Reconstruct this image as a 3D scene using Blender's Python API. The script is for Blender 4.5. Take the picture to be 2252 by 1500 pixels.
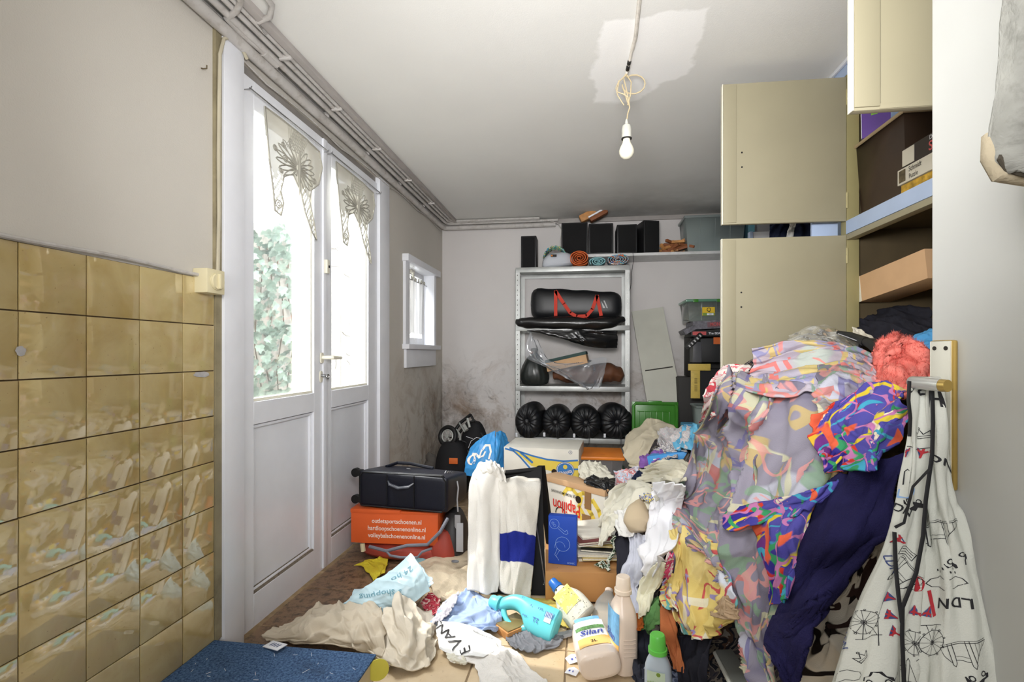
import bpy, bmesh, math, random
import numpy as np
from mathutils import Matrix, Vector, noise
random.seed(4); np.random.seed(4)
for _o in list(bpy.data.objects): bpy.data.objects.remove(_o)
S = bpy.context.scene; COL = S.collection
PSI = math.radians(7.97); CS, SN = math.cos(PSI), math.sin(PSI)
EYE = 1.04; F = 1100.0
# ---------------------------------------------------------------- camera
cam_d = bpy.data.cameras.new('camera'); cam = bpy.data.objects.new('camera', cam_d); COL.objects.link(cam)
cam_d.sensor_width = 36.0; cam_d.lens = 36.0*F/2252; cam_d.shift_y = 27/2252; cam_d.clip_start = .02
cam.location = (0, 0, EYE); cam.rotation_euler = (math.pi/2, 0, PSI); S.camera = cam
# ---------------------------------------------------------------- sky, sun, lamps, exposure
W = bpy.data.worlds.new('sky'); S.world = W; W.use_nodes = True
bg = W.node_tree.nodes['Background']; bg.inputs[0].default_value = (.90, .955, 1, 1); bg.inputs[1].default_value = 1.8
sun_d = bpy.data.lights.new('sun', 'SUN'); sun = bpy.data.objects.new('sun', sun_d); COL.objects.link(sun)
sun_d.energy = 1.35; sun_d.angle = .012; sun_d.color = (1, .955, .88)
sun.rotation_euler = Vector((1, -.07, -1.27)).to_track_quat('-Z', 'Y').to_euler()
def area(name, loc, aim, sx, sy, e, col=(1, 1, 1)):
    l = bpy.data.lights.new(name, 'AREA'); l.shape = 'RECTANGLE'; l.size = sx; l.size_y = sy; l.energy = e; l.color = col
    o = bpy.data.objects.new(name, l); COL.objects.link(o); o.location = loc
    o.rotation_euler = (Vector(aim)-Vector(loc)).to_track_quat('-Z', 'Y').to_euler(); return o
_fill = area('added_ceiling_fill', (-.05, .32, 1.42), (.0, 4.2, 2.18), .4, .3, 4.0, (1, .99, .985)); _fill.data.spread = math.radians(122)  # unseen fill lamp, added above the view to brighten ceiling and room
area('added_front_fill', (-.22, -.78, 1.35), (.1, 2.4, .85), 1.1, .9, 4.4, (1, .99, .975))  # unseen fill lamp, added behind the camera to lift the near side
area('added_outdoor_fill', (-1.95, 2.35, 2.75), (.4, 2.7, .6), 1.9, .7, 54, (.95, .975, 1))  # added lamp outside, out of view, boosts the daylight entering through the doors
for _n, _y, _w, _z, _h in (('door_portal', 2.24, 1.2, 1.42, 1.16), ('window_portal', 3.68, .5, 1.39, .5)):
    _o = area(_n, (-1.345, _y, _z), (0, _y, _z), _w, _h, 1); _o.data.cycles.is_portal = True
S.view_settings.view_transform = 'Standard'; S.view_settings.look = 'None'; S.view_settings.gamma = 1
S.view_settings.use_curve_mapping = False; S.view_settings.exposure = 2.4
# ---------------------------------------------------------------- helpers
def pt(px, py, d):
    xr = (px-1126)/F*d
    return Vector((xr*CS-d*SN, d*CS+xr*SN, EYE+(777-py)/F*d))
def fl(px, py, h=0.0): return pt(px, py, (EYE-h)*F/(py-777))
def onY(px, py, Y): return pt(px, py, Y/(CS+(px-1126)/F*SN))
def onX(px, py, X): return pt(px, py, X/((px-1126)/F*CS-SN))
def lin(c): return tuple(((x/255)/12.92 if x/255 <= .04045 else ((x/255+.055)/1.055)**2.4) for x in c)+(1,)
def N(t, typ, loc=None, **kw):
    n = t.nodes.new(typ)
    for k, v in kw.items():
        if k in n.inputs: n.inputs[k].default_value = v
        else: setattr(n, k, v)
    return n
def MIX(t, fac, a, b, bt='MIX'):
    n = t.nodes.new('ShaderNodeMix'); n.data_type = 'RGBA'; n.blend_type = bt
    for i, v in ((0, fac), (6, a), (7, b)):
        if isinstance(v, bpy.types.NodeSocket): t.links.new(v, n.inputs[i])
        else: n.inputs[i].default_value = v if i == 0 else (v if len(v) == 4 else lin(v))
    return n.outputs[2]
def MA(t, op, a, b=0.0, c=None):
    n = t.nodes.new('ShaderNodeMath'); n.operation = op
    for i, v in enumerate((a, b, c)):
        if v is None: continue
        if isinstance(v, bpy.types.NodeSocket): t.links.new(v, n.inputs[i])
        else: n.inputs[i].default_value = v
    return n.outputs[0]
def base(name, rough=.6, metal=0, spec=.4):
    m = bpy.data.materials.new(name); m.use_nodes = True; t = m.node_tree; p = t.nodes['Principled BSDF']
    p.inputs['Roughness'].default_value = rough; p.inputs['Metallic'].default_value = metal
    p.inputs['Specular IOR Level'].default_value = spec
    return m, t, p
def coords(t, uv=False):
    return t.nodes.new('ShaderNodeTexCoord').outputs['UV' if uv else 'Object']
def noi(t, co, sc, det=3, rough=.5, dist=0, off=None):
    if off is not None:
        mp = t.nodes.new('ShaderNodeMapping'); mp.inputs[1].default_value = off; t.links.new(co, mp.inputs[0]); co = mp.outputs[0]
    n = N(t, 'ShaderNodeTexNoise', Scale=sc, Detail=det, Roughness=rough, Distortion=dist); t.links.new(co, n.inputs['Vector']); return n.outputs[0]
def ramp(t, fac, lo, hi):
    n = t.nodes.new('ShaderNodeMapRange'); n.inputs[1].default_value = lo; n.inputs[2].default_value = hi; t.links.new(fac, n.inputs[0]); return n.outputs[0]
def bump(t, p, h, st, dist=.01):
    b = t.nodes.new('ShaderNodeBump'); b.inputs['Strength'].default_value = st; b.inputs['Distance'].default_value = dist
    t.links.new(h, b.inputs['Height']); t.links.new(b.outputs[0], p.inputs['Normal'])
MC = {}
def M(name, col, rough=.6, metal=0, spec=.4, var=.12, sc=9, bs=0, bsc=300, dirt=None, uv=False):
    """plain procedural surface: colour with a soft mottling, optional grain bump and dirt"""
    if name in MC: return MC[name]
    m, t, p = base(name, rough, metal, spec); co = coords(t, uv)
    c = lin(col); dk = tuple(x*(1-var) for x in c[:3])+(1,); lt = tuple(min(1, x*(1+var*.6)) for x in c[:3])+(1,)
    o = MIX(t, ramp(t, noi(t, co, sc), .3, .7), dk, lt)
    if dirt: o = MIX(t, MA(t, 'MULTIPLY', ramp(t, noi(t, co, dirt[1], 6, .65), .5, .75), dirt[2]), o, lin(dirt[0]))
    t.links.new(o, p.inputs['Base Color'])
    if bs: bump(t, p, noi(t, co, bsc, 2), bs, .002)
    MC[name] = m; return m
def FAB(name, col, var=.13, dirt=None, weave=.35, sc=6, rough=.9):
    return M(name, col, rough, 0, .15, var, sc, weave, 420, dirt, True)
def GLASSY(name, tint=(1, 1, 1), op=.12, rough=.03, milk=(230, 235, 235), milkf=0.0):
    if name in MC: return MC[name]
    m = bpy.data.materials.new(name); m.use_nodes = True; t = m.node_tree; t.nodes.remove(t.nodes['Principled BSDF'])
    out = t.nodes['Material Output']; tr = N(t, 'ShaderNodeBsdfTransparent', Color=tint+(1,)); gl = N(t, 'ShaderNodeBsdfGlossy', Roughness=rough)
    df = N(t, 'ShaderNodeBsdfPrincipled', Roughness=.35); df.inputs['Base Color'].default_value = lin(milk)
    fr = N(t, 'ShaderNodeLayerWeight', Blend=.35)
    a = t.nodes.new('ShaderNodeMixShader'); b = t.nodes.new('ShaderNodeMixShader')
    f = MA(t, 'MULTIPLY', fr.outputs['Fresnel'], op*5); f = MA(t, 'MINIMUM', f, .9)
    t.links.new(f, a.inputs[0]); t.links.new(tr.outputs[0], a.inputs[1]); t.links.new(gl.outputs[0], a.inputs[2])
    b.inputs[0].default_value = milkf; t.links.new(a.outputs[0], b.inputs[1]); t.links.new(df.outputs[0], b.inputs[2])
    t.links.new(b.outputs[0], out.inputs[0]); MC[name] = m; return m
WL = {}
def wloc(o): return WL.get(o.name, Vector((0, 0, 0))) if o else Vector((0, 0, 0))
def link_mesh(name, me, origin, parent):
    o = bpy.data.objects.new(name, me); COL.objects.link(o)
    if parent: o.parent = parent
    o.location = Vector(origin)-wloc(parent); WL[o.name] = Vector(origin); return o
def tag(o, label=None, cat=None, group=None, kind=None):
    if label: o['label'] = label
    if cat: o['category'] = cat
    if group: o['group'] = group
    if kind: o['kind'] = kind
    return o
def thing(name, label, cat, loc, group=None):
    o = bpy.data.objects.new(name, None); COL.objects.link(o); o.location = loc; o.empty_display_size = .05
    WL[o.name] = Vector(loc); return tag(o, label, cat, group)
def frame(o, x, up=(0, 0, 1)):
    """right-handed frame: x along the given direction, z near up, y away"""
    x = Vector(x).normalized(); z = Vector(up); z = (z-x*z.dot(x)).normalized(); y = z.cross(x)
    return Matrix(((x.x, y.x, z.x, o[0]), (x.y, y.y, z.y, o[1]), (x.z, y.z, z.z, o[2]), (0, 0, 0, 1)))
class MB:
    def __init__(s, T=None): s.v = []; s.f = []; s.T = T or Matrix.Identity(4); s.uv = None
    def add(s, vs, fs, T=None):
        o = len(s.v); A = s.T @ T if T else s.T
        s.v += [A @ Vector(v) for v in vs]; s.f += [[i+o for i in f] for f in fs]; return s
    def box(s, x0, x1, y0, y1, z0, z1, bev=0, T=None, seg=2):
        vs = [(x, y, z) for z in (z0, z1) for y in (y0, y1) for x in (x0, x1)]
        fs = [(0, 2, 3, 1), (4, 5, 7, 6), (0, 1, 5, 4), (2, 6, 7, 3), (0, 4, 6, 2), (1, 3, 7, 5)]
        if bev:
            bm = bmesh.new(); bv = [bm.verts.new(v) for v in vs]
            for f in fs: bm.faces.new([bv[i] for i in f])
            bmesh.ops.bevel(bm, geom=bm.edges[:], offset=bev, segments=seg, profile=.6, affect='EDGES')
            bm.verts.index_update(); vs = [tuple(v.co) for v in bm.verts]; fs = [[v.index for v in f.verts] for f in bm.faces]; bm.free()
        return s.add(vs, fs, T)
    def tube(s, pts, r, n=8, closed=False, flat=None, T=None):
        P = [Vector(p) for p in pts]; m = len(P); R = r if isinstance(r, (list, tuple)) else [r]*m; vs = []; up = None
        for i, p in enumerate(P):
            a = P[(i-1) % m] if (closed or i) else p; b = P[(i+1) % m] if (closed or i < m-1) else p
            t = (b-a).normalized() if (b-a).length else Vector((0, 0, 1))
            if up is None: up = Vector((0, 0, 1)) if abs(t.z) < .9 else Vector((0, 1, 0))
            up = (up-t*up.dot(t)).normalized(); q = t.cross(up)
            for k in range(n):
                an = 2*math.pi*k/n; vs.append(p+(up*math.cos(an)*(flat or 1)+q*math.sin(an))*R[i])
        fs = [(i*n+k, i*n+(k+1) % n, ((i+1) % m)*n+(k+1) % n, ((i+1) % m)*n+k) for i in range(m if closed else m-1) for k in range(n)]
        if not closed: fs += [list(range(n))[::-1], [(m-1)*n+k for k in range(n)]]
        return s.add(vs, fs, T)
    def cyl(s, a, b, r, r2=None, n=16, T=None): return s.tube([a, b], [r, r if r2 is None else r2], n, T=T)
    def loft(s, secs, n=20, T=None, pw=2.5):
        """secs: (z, rx, ry[, ox, oy]) superellipse sections along z"""
        vs = []
        for q in secs:
            z, rx, ry = q[:3]; ox, oy = (q[3:5] if len(q) > 4 else (0, 0))
            for k in range(n):
                a = 2*math.pi*k/n; c, d = math.cos(a), math.sin(a)
                vs.append((ox+rx*math.copysign(abs(c)**(2/pw), c), oy+ry*math.copysign(abs(d)**(2/pw), d), z))
        m = len(secs); fs = [(i*n+k, i*n+(k+1) % n, (i+1)*n+(k+1) % n, (i+1)*n+k) for i in range(m-1) for k in range(n)]
        fs += [list(range(n))[::-1], [(m-1)*n+k for k in range(n)]]
        return s.add(vs, fs, T)
    def poly(s, pts2, T=None, th=0):
        n = len(pts2); vs = [(p[0], 0, p[1]) for p in pts2]; fs = [list(range(n))]
        if th:
            vs += [(p[0], th, p[1]) for p in pts2]; fs += [list(range(n, 2*n))[::-1]]+[(i, n+i, n+(i+1) % n, (i+1) % n) for i in range(n)]
        return s.add(vs, fs, T)
    def build(s, name, mat, parent=None, smooth=True, ang=38, origin=None, sub=0):
        me = bpy.data.meshes.new(name)
        if origin is None:
            xs = np.array([tuple(v) for v in s.v]); origin = Vector(((xs[:, 0].min()+xs[:, 0].max())/2, (xs[:, 1].min()+xs[:, 1].max())/2, xs[:, 2].min()))
        origin = Vector(origin)
        me.from_pydata([tuple(v-origin) for v in s.v], [], s.f); me.materials.append(mat)
        if s.uv is not None:
            l = me.uv_layers.new(name='UVMap'); li = np.empty(len(me.loops), dtype=np.int32); me.loops.foreach_get('vertex_index', li)
            l.data.foreach_set('uv', s.uv[li].ravel().astype(np.float32))
        if smooth:
            me.polygons.foreach_set('use_smooth', [True]*len(me.polygons)); me.set_sharp_from_angle(angle=math.radians(ang))
        me.update(); o = link_mesh(name, me, origin, parent)
        if sub: md = o.modifiers.new('sub', 'SUBSURF'); md.levels = sub; md.render_levels = sub
        return o
def struct(o): o['kind'] = 'structure'; return o
TXT = {}
def text2d(s, size=1.0, bold=0.0, xs=1.0, italic=0.0, cut=0):
    k = (s, bold, cut)
    if k not in TXT:
        c = bpy.data.curves.new('t', 'FONT'); c.body = s; c.align_x = 'CENTER'; c.align_y = 'CENTER'; c.offset = bold; c.resolution_u = 3
        o = bpy.data.objects.new('t', c); me = bpy.data.meshes.new_from_object(o)
        if cut:
            bm = bmesh.new(); bm.from_mesh(me); bmesh.ops.triangulate(bm, faces=bm.faces[:])
            for _ in range(4):
                es = [e for e in bm.edges if e.calc_length() > cut]
                if not es: break
                bmesh.ops.subdivide_edges(bm, edges=es, cuts=1); bmesh.ops.triangulate(bm, faces=bm.faces[:])
            bm.to_mesh(me); bm.free()
        TXT[k] = ([tuple(v.co)[:2] for v in me.vertices], [list(p.vertices) for p in me.polygons])
        bpy.data.objects.remove(o); bpy.data.curves.remove(c); bpy.data.meshes.remove(me)
    v, f = TXT[k]; return [(x*size*xs+y*size*italic, y*size) for x, y in v], f
def put_text(mb, T, s, x, z, size, bold=0.0, xs=1.0, rot=0.0, off=.0012, italic=0):
    """lettering in the x-z plane of frame T, in front of its y=0 face"""
    v, f = text2d(s, size, bold, xs, italic); c, d = math.cos(rot), math.sin(rot)
    mb.add([(x+a*c-b*d, -off, z+a*d+b*c) for a, b in v], f, T)
def stroke2(pts, w):
    """ribbon polygon list along a 2-D polyline"""
    q = []
    for a, b in zip(pts[:-1], pts[1:]):
        dx, dy = b[0]-a[0], b[1]-a[1]; l = math.hypot(dx, dy) or 1; nx, ny = -dy/l*w/2, dx/l*w/2; ex, ey = dx/l*w*.3, dy/l*w*.3
        q.append([(a[0]+nx-ex, a[1]+ny-ey), (a[0]-nx-ex, a[1]-ny-ey), (b[0]-nx+ex, b[1]-ny+ey), (b[0]+nx+ex, b[1]+ny+ey)])
    return q
def circ(x, y, r, n=14, a0=0, a1=2*math.pi, ry=None):
    return [(x+r*math.cos(a0+(a1-a0)*i/n), y+(ry or r)*math.sin(a0+(a1-a0)*i/n)) for i in range(n+1)]
# ---------------------------------------------------------------- cloth
def resample(C, nv, nu):
    """smooth (Catmull-Rom) resampling of a control net to nv x nu"""
    def ax(A, n):
        m = A.shape[0]
        if m == n: return A
        t = np.linspace(0, m-1, n); i = np.clip(t.astype(int), 0, m-2); f = (t-i)[:, None, None]
        P = np.concatenate([2*A[:1]-A[1:2], A, 2*A[-1:]-A[-2:-1]])
        p0, p1, p2, p3 = P[i], P[i+1], P[i+2], P[i+3]
        return .5*(2*p1+(p2-p0)*f+(2*p0-5*p1+4*p2-p3)*f*f+(3*p1-p0-3*p2+p3)*f**3)
    A = ax(C, nv); return np.transpose(ax(np.transpose(A, (1, 0, 2)), nu), (1, 0, 2))
def nrm(A):
    du = np.gradient(A, axis=1); dv = np.gradient(A, axis=0); n = np.cross(du, dv); return n/(np.linalg.norm(n, axis=2, keepdims=True)+1e-9)
def smooth_noise(nv, nu, cells, rng):
    g = rng.standard_normal((max(2, int(cells*nv/max(nu, nv))+2), max(2, int(cells*nu/max(nu, nv))+2), 3)); return resample(g, nv, nu)
def con(P, a, b, L, stiff=.5, minonly=False):
    A, B = P[a], P[b]; d = B-A; l = np.linalg.norm(d, axis=2)+1e-9; e = (l-L)/l
    if minonly: e = np.minimum(e, 0)
    c = d*(e*stiff)[..., None]; P[a] = A+c; P[b] = B-c
def vn(x, y, tab):
    xi, yi = np.floor(x).astype(int), np.floor(y).astype(int); a, b = x-xi, y-yi; a = a*a*a*(a*(6*a-15)+10); b = b*b*b*(b*(6*b-15)+10); k = tab.shape[0]
    return (tab[yi % k, xi % k]*(1-a)+tab[yi % k, (xi+1) % k]*a)*(1-b)+(tab[(yi+1) % k, xi % k]*(1-a)+tab[(yi+1) % k, (xi+1) % k]*a)*b
def drape(C, nv, nu, ku, kv, R, Rin, seed, zmin, cells=5, crease=1.0, folds=None, lam=None, ang=None):
    """cloth relief on the smooth draped surface: long ridged folds along the hang, crossed by finer creases"""
    rng = np.random.default_rng(seed); T = resample(C, nv, nu); n = nrm(T); cen = T.mean(axis=(0, 1)); v = np.array([0, 0, EYE])-cen; sgn = 1 if (n*v).sum(axis=2).mean() > 0 else -1; n = n*sgn
    su = np.linalg.norm(np.diff(T, axis=1), axis=2).sum(axis=1).mean(); sv = np.linalg.norm(np.diff(T, axis=0), axis=2).sum(axis=0).mean()
    X, Y = np.meshgrid(np.linspace(0, su, nu), np.linspace(0, sv, nv)); L = lam or min(max(.17*max(su, sv), .028), .09)
    if ang is None: ang = rng.uniform(-.35, .35)+(0 if ku > kv+.04 else (math.pi/2 if kv > ku+.04 else rng.uniform(.4, 1.1)*(1 if rng.random() > .5 else -1)))
    A = min(R*.8, L*.36)*crease; f = np.zeros_like(X)
    for m, w, da, asp in ((1.0, 1.0, 0, 3.6), (.50, .34, .5, 3.0), (.55, .26, -.55, 3.0), (.26, .10, .2, 2.5)):
        c, s = math.cos(ang+da), math.sin(ang+da); x = (X*c+Y*s)/(L*m); y = (-X*s+Y*c)/(L*m*asp); tb = rng.random((41, 41)); t2 = rng.random((41, 41)); t3 = rng.random((41, 41))
        x = x+1.1*(vn(x*.45+9, y*.8, t2)-.5)+1.4*(vn(y*.7, x*.2+5, t3)-.5); q = np.abs(vn(x, y+3.3, tb)-.5)*2; r = 1-np.minimum(1, q*1.7)**.8
        if m < 1: r = r*np.clip(vn(x*.3+7, y*.9, t2)*2.2-.5, 0, 1)
        f = f+w*(r-.35)
    if folds:
        w = resample(rng.standard_normal((4, 4, 3)), nv, nu); U, V = X/su, Y/sv
        for nf, am, tl in folds:
            ph = nf*(U+tl*(V-.5))+.33*w[..., 0]+.12*nf*(U-.5)*(V-.4); q = np.abs(np.mod(ph, 1)-.5)*2; f = f+am/max(A, 1e-5)*(1-q**.85*1.25)*(.55+.45*np.clip(.5+w[..., 1], 0, 1.2))
    P = T+n*(np.maximum(f*A, -Rin*1.6)+A*.1)[..., None]
    g = resample(rng.standard_normal((5, 5, 3)), nv, nu)*R*.14; g2 = resample(rng.standard_normal((13, 13, 3)), nv, nu)*R*.07; P = P+g+g2
    du = np.gradient(f*A, axis=1); dv = np.gradient(f*A, axis=0); tu = np.gradient(T, axis=1); tv = np.gradient(T, axis=0)   # crests lean over a little
    tu /= np.linalg.norm(tu, axis=2, keepdims=True)+1e-9; P = P-tu*(.25*f*A)[..., None]
    if zmin is not None:
        h = .016; z = P[..., 2]; P[..., 2] = np.where(z < zmin+h, zmin+h*np.exp((z-zmin-h)/h), z)
    return P, sgn
CL = {}
def sheet(name, P, mat, parent, th=.004, uvs=1.0):
    nv, nu = P.shape[:2]; mb = MB(); mb.v = [Vector(p) for p in P.reshape(-1, 3)]
    mb.f = [(j*nu+i, j*nu+i+1, (j+1)*nu+i+1, (j+1)*nu+i) for j in range(nv-1) for i in range(nu-1)]
    su = np.linalg.norm(np.diff(P, axis=1), axis=2).sum(axis=1).mean(); sv = np.linalg.norm(np.diff(P, axis=0), axis=2).sum(axis=0).mean()
    U, V = np.meshgrid(np.linspace(0, su*uvs, nu), np.linspace(sv*uvs, 0, nv)); mb.uv = np.stack([U.ravel(), V.ravel()], 1)
    o = mb.build(name, mat, parent, ang=180)
    if th: md = o.modifiers.new('thick', 'SOLIDIFY'); md.thickness = th; md.offset = 0
    CL[o.name] = (P, su, sv); return o
def netpts(rows, depth=None, dz=0):
    C = []
    for r in rows:
        C.append([tuple(pt(q[0], q[1], (q[2] if len(q) > 2 else depth(q[0], q[1]))-dz)) for q in r])
    return np.array(C)
def cloth(name, label, cat, rows, mat, k=(1.25, 1.12), R=.03, Rin=.012, res=60, seed=1, depth=None, dz=0, zmin=.006, parent=None, group=None, th=.004, cells=5, C=None, uvs=1.0, crease=1.0, folds=None, lam=None, ang=None):
    if C is None: C = netpts(rows, depth, dz)
    if zmin is not None: C[..., 2] = np.maximum(C[..., 2], zmin+.004)
    su = np.linalg.norm(np.diff(C, axis=1), axis=2).sum(axis=1).mean(); sv = np.linalg.norm(np.diff(C, axis=0), axis=2).sum(axis=0).mean()
    res = int(res*1.5); nu = int(max(10, res*su/max(su, sv))); nv = int(max(10, res*sv/max(su, sv)))
    P, sg = drape(C, nv, nu, k[0], k[1], R, Rin, seed, zmin, crease=crease, folds=folds, lam=lam, ang=ang)
    o = sheet(name, P, mat, parent, th, uvs)
    CL[o.name] = (P, su, sv, sg)
    if label: tag(o, label, cat, group)
    return o
def on_cloth(mb, clo, px, py, polys, ang=0, scale=1.0, off=.0035, seg=.006):
    """map flat shapes (metres) onto the cloth around the point seen at px,py; list of (verts, faces)"""
    P, su, sv, sg = CL[clo.name]; nv, nu = P.shape[:2]; nn = nrm(P)*sg
    d = P-np.array([0, 0, EYE]); Fd = np.array([-SN, CS, 0]); Rt = np.array([CS, SN, 0]); z = d@Fd
    q = (1126+F*(d@Rt)/z-px)**2+(777-F*d[..., 2]/z-py)**2; j0, i0 = np.unravel_index(np.argmin(q+z*30), q.shape)
    j0 = min(max(j0, 1), nv-2); i0 = min(max(i0, 1), nu-2)
    ia, ib, ja, jb = max(i0-4, 0), min(i0+4, nu-1), max(j0-4, 0), min(j0+4, nv-1)
    lu = np.linalg.norm(P[j0, ib]-P[j0, ia])/(ib-ia)*1.03; lv = np.linalg.norm(P[jb, i0]-P[ja, i0])/(jb-ja)*1.03
    c, s = math.cos(ang), math.sin(ang)
    for vs, fs in polys:
        out = []
        for x, y in vs:
            X, Y = (x*c-y*s)*scale, (x*s+y*c)*scale
            u = min(max(i0+X/lu, 0), nu-1.001); v = min(max(j0-Y/lv, 0), nv-1.001); i, j = int(u), int(v); a, b = u-i, v-j
            g = lambda A: (A[j, i]*(1-a)+A[j, i+1]*a)*(1-b)+(A[j+1, i]*(1-a)+A[j+1, i+1]*a)*b
            out.append(Vector(g(P)+g(nn)*off))
        mb.add(out, fs)
def polys(lst): return [(p, [list(range(len(p)))]) for p in lst]
def dense(pts, st=.006):
    o = []
    for a, b in zip(pts[:-1], pts[1:]):
        n = max(1, int(math.hypot(b[0]-a[0], b[1]-a[1])/st)); o += [(a[0]+(b[0]-a[0])*i/n, a[1]+(b[1]-a[1])*i/n) for i in range(n)]
    return o+[pts[-1]]
def P_(sq): return polys([q for l in sq for q in stroke2(dense(l[0]), l[1])])
# ================================================================ materials of the setting
H = 2.18; XL = -1.22; YB = 4.28; XR = 1.56
def wall_mat(name, col, stains=True, uneven=.05):
    m, t, p = base(name, .85, 0, .2); co = coords(t)
    c = MIX(t, ramp(t, noi(t, co, 2.2, 4), .3, .7), tuple(x*(1-uneven) for x in lin(col)[:3])+(1,), lin(col))
    if stains:
        sx = t.nodes.new('ShaderNodeSeparateXYZ'); t.links.new(co, sx.inputs[0])
        low = ramp(t, sx.outputs[2], 1.15, .55)                       # damp rises from the floor
        far = ramp(t, sx.outputs[1], 2.9, 3.4)
        sp = ramp(t, noi(t, co, 3.2, 7, .72, .6), .47, .66)
        f = MA(t, 'MULTIPLY', MA(t, 'MULTIPLY', sp, low), far)
        c = MIX(t, MA(t, 'MULTIPLY', f, .7), c, lin((136, 104, 68)))
        sp2 = ramp(t, noi(t, co, 9, 6, .7, 1.2), .56, .72)
        c = MIX(t, MA(t, 'MULTIPLY', MA(t, 'MULTIPLY', sp2, low), MA(t, 'MULTIPLY', far, .7)), c, lin((70, 60, 52)))
        cr = MA(t, 'MULTIPLY', ramp(t, sx.outputs[2], .95, .35), ramp(t, sx.outputs[1], 3.7, 4.2))   # mould in the corner
        cr = MA(t, 'MULTIPLY', cr, ramp(t, sx.outputs[0], -.65, -1.1))
        cr = MA(t, 'MULTIPLY', cr, ramp(t, noi(t, co, 6, 6, .7), .36, .62))
        c = MIX(t, MA(t, 'MULTIPLY', cr, .8), c, lin((62, 54, 44)))
    t.links.new(c, p.inputs['Base Color'])
    bump(t, p, noi(t, co, 260, 2), .25, .002); return m
MW = wall_mat('wallpaper', (210, 205, 196))
MWB = wall_mat('back_wall_paint', (222, 218, 216))
MBL = M('light_blue_paint', (178, 196, 226), .5, var=.05)
def ceil_mat():
    m, t, p = base('ceiling_paint', .9, 0, .2); co = coords(t)
    sx = t.nodes.new('ShaderNodeSeparateXYZ'); t.links.new(co, sx.inputs[0])
    c = MIX(t, ramp(t, noi(t, co, 1.6, 3), .3, .7), lin((222, 221, 217)), lin((228, 227, 223)))
    wob = MA(t, 'MULTIPLY', MA(t, 'SUBTRACT', noi(t, co, 7, 4), .5), .13)
    X = MA(t, 'ADD', sx.outputs[0], wob); Y = MA(t, 'ADD', sx.outputs[1], wob)
    f = None                                                        # patch of newer filler round the cable
    for v, lo, hi in ((X, .05, .065), (X, .43, .415), (Y, 1.72, 1.735), (Y, 2.33, 2.30), (MA(t, 'ADD', X, Y), 2.56, 2.53)):
        r = ramp(t, v, lo, hi); f = r if f is None else MA(t, 'MULTIPLY', f, r)
    c = MIX(t, f, c, lin((244, 243, 241)))
    # soot on the ceiling over the back shelf
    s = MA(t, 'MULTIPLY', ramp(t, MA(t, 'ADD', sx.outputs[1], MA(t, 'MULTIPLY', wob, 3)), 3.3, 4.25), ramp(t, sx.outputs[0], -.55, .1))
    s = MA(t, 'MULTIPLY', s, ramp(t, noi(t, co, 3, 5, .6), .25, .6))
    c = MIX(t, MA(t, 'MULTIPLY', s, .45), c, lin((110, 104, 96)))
    t.links.new(c, p.inputs['Base Color']); bump(t, p, noi(t, co, 240, 2), .2, .002); return m
MCEI = ceil_mat()
MWH = M('white_gloss_paint', (234, 236, 242), .32, spec=.5, var=.03, bs=.05, bsc=30)
MWHD = M('soiled_white_paint', (214, 214, 214), .4, spec=.5, var=.06, dirt=((120, 105, 85), 14, .35))
MCR = M('cream_paint', (226, 222, 204), .4, var=.05)
MPIPE = M('painted_pipe', (196, 192, 188), .45, var=.1, sc=14, dirt=((130, 118, 104), 22, .5))
MDIRT = M('dirty_ledge', (128, 118, 104), .8, var=.3, sc=60, dirt=((40, 34, 28), 70, .8))
# ================================================================ room shell
def sbox(name, x0, x1, y0, y1, z0, z1, mat, parent=None, bev=0):
    o = MB().box(x0, x1, y0, y1, z0, z1, bev).build(name, mat, parent, origin=(0, 0, 0) if not parent else None); return o
TH = .14; wl = MB()
DY0, DY1, WY0, WY1, WZ0, WZ1 = 1.57, 2.94, 3.38, 3.98, 1.10, 1.68
wl.box(XL-TH, XL, -1.0, DY0, 0, H); wl.box(XL-TH, XL, DY0, DY1, 2.1, H); wl.box(XL-TH, XL, DY1, WY0, 0, H)
wl.box(XL-TH, XL, WY0, WY1, 0, WZ0); wl.box(XL-TH, XL, WY0, WY1, WZ1, H); wl.box(XL-TH, XL, WY1, YB+.12, 0, H)
wall_left = struct(wl.build('wall_left', MW, origin=(0, 0, 0))); WL['wall_left'] = Vector((0, 0, 0))
struct(sbox('wall_back', XL, XR, YB, YB+.12, 0, H, MWB))
nw = MB(); nw.box(XL-TH, -.75, -1.0, -.9, 0, H); nw.box(1.0, XR+.1, -1.0, -.9, 0, H); nw.box(-.75, 1.0, -1.0, -.9, 2.06, H); nw.box(-.85, -.75, -2.4, -1.0, 0, H); nw.box(1.0, 1.1, -2.4, -1.0, 0, H); nw.box(-.85, 1.1, -2.5, -2.4, 0, H); struct(nw.build('wall_front', MW, origin=(0, 0, 0)))
struct(sbox('wall_right', XR, XR+.1, 2.42, YB, 0, H, MBL)); struct(sbox('wall_right_near', XR, XR+.1, -1.0, 2.42, 0, H, MW))
struct(sbox('ceiling', XL-TH, XR+.1, -2.5, YB+.12, H, H+.1, MCEI))
fm = M('tile_joint', (150, 130, 104), .9, var=.3, sc=20)
floor = struct(sbox('floor', XL-TH, XR+.1, -2.5, YB+.12, -.08, -.004, fm)); WL['floor'] = Vector((0, 0, 0))
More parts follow.
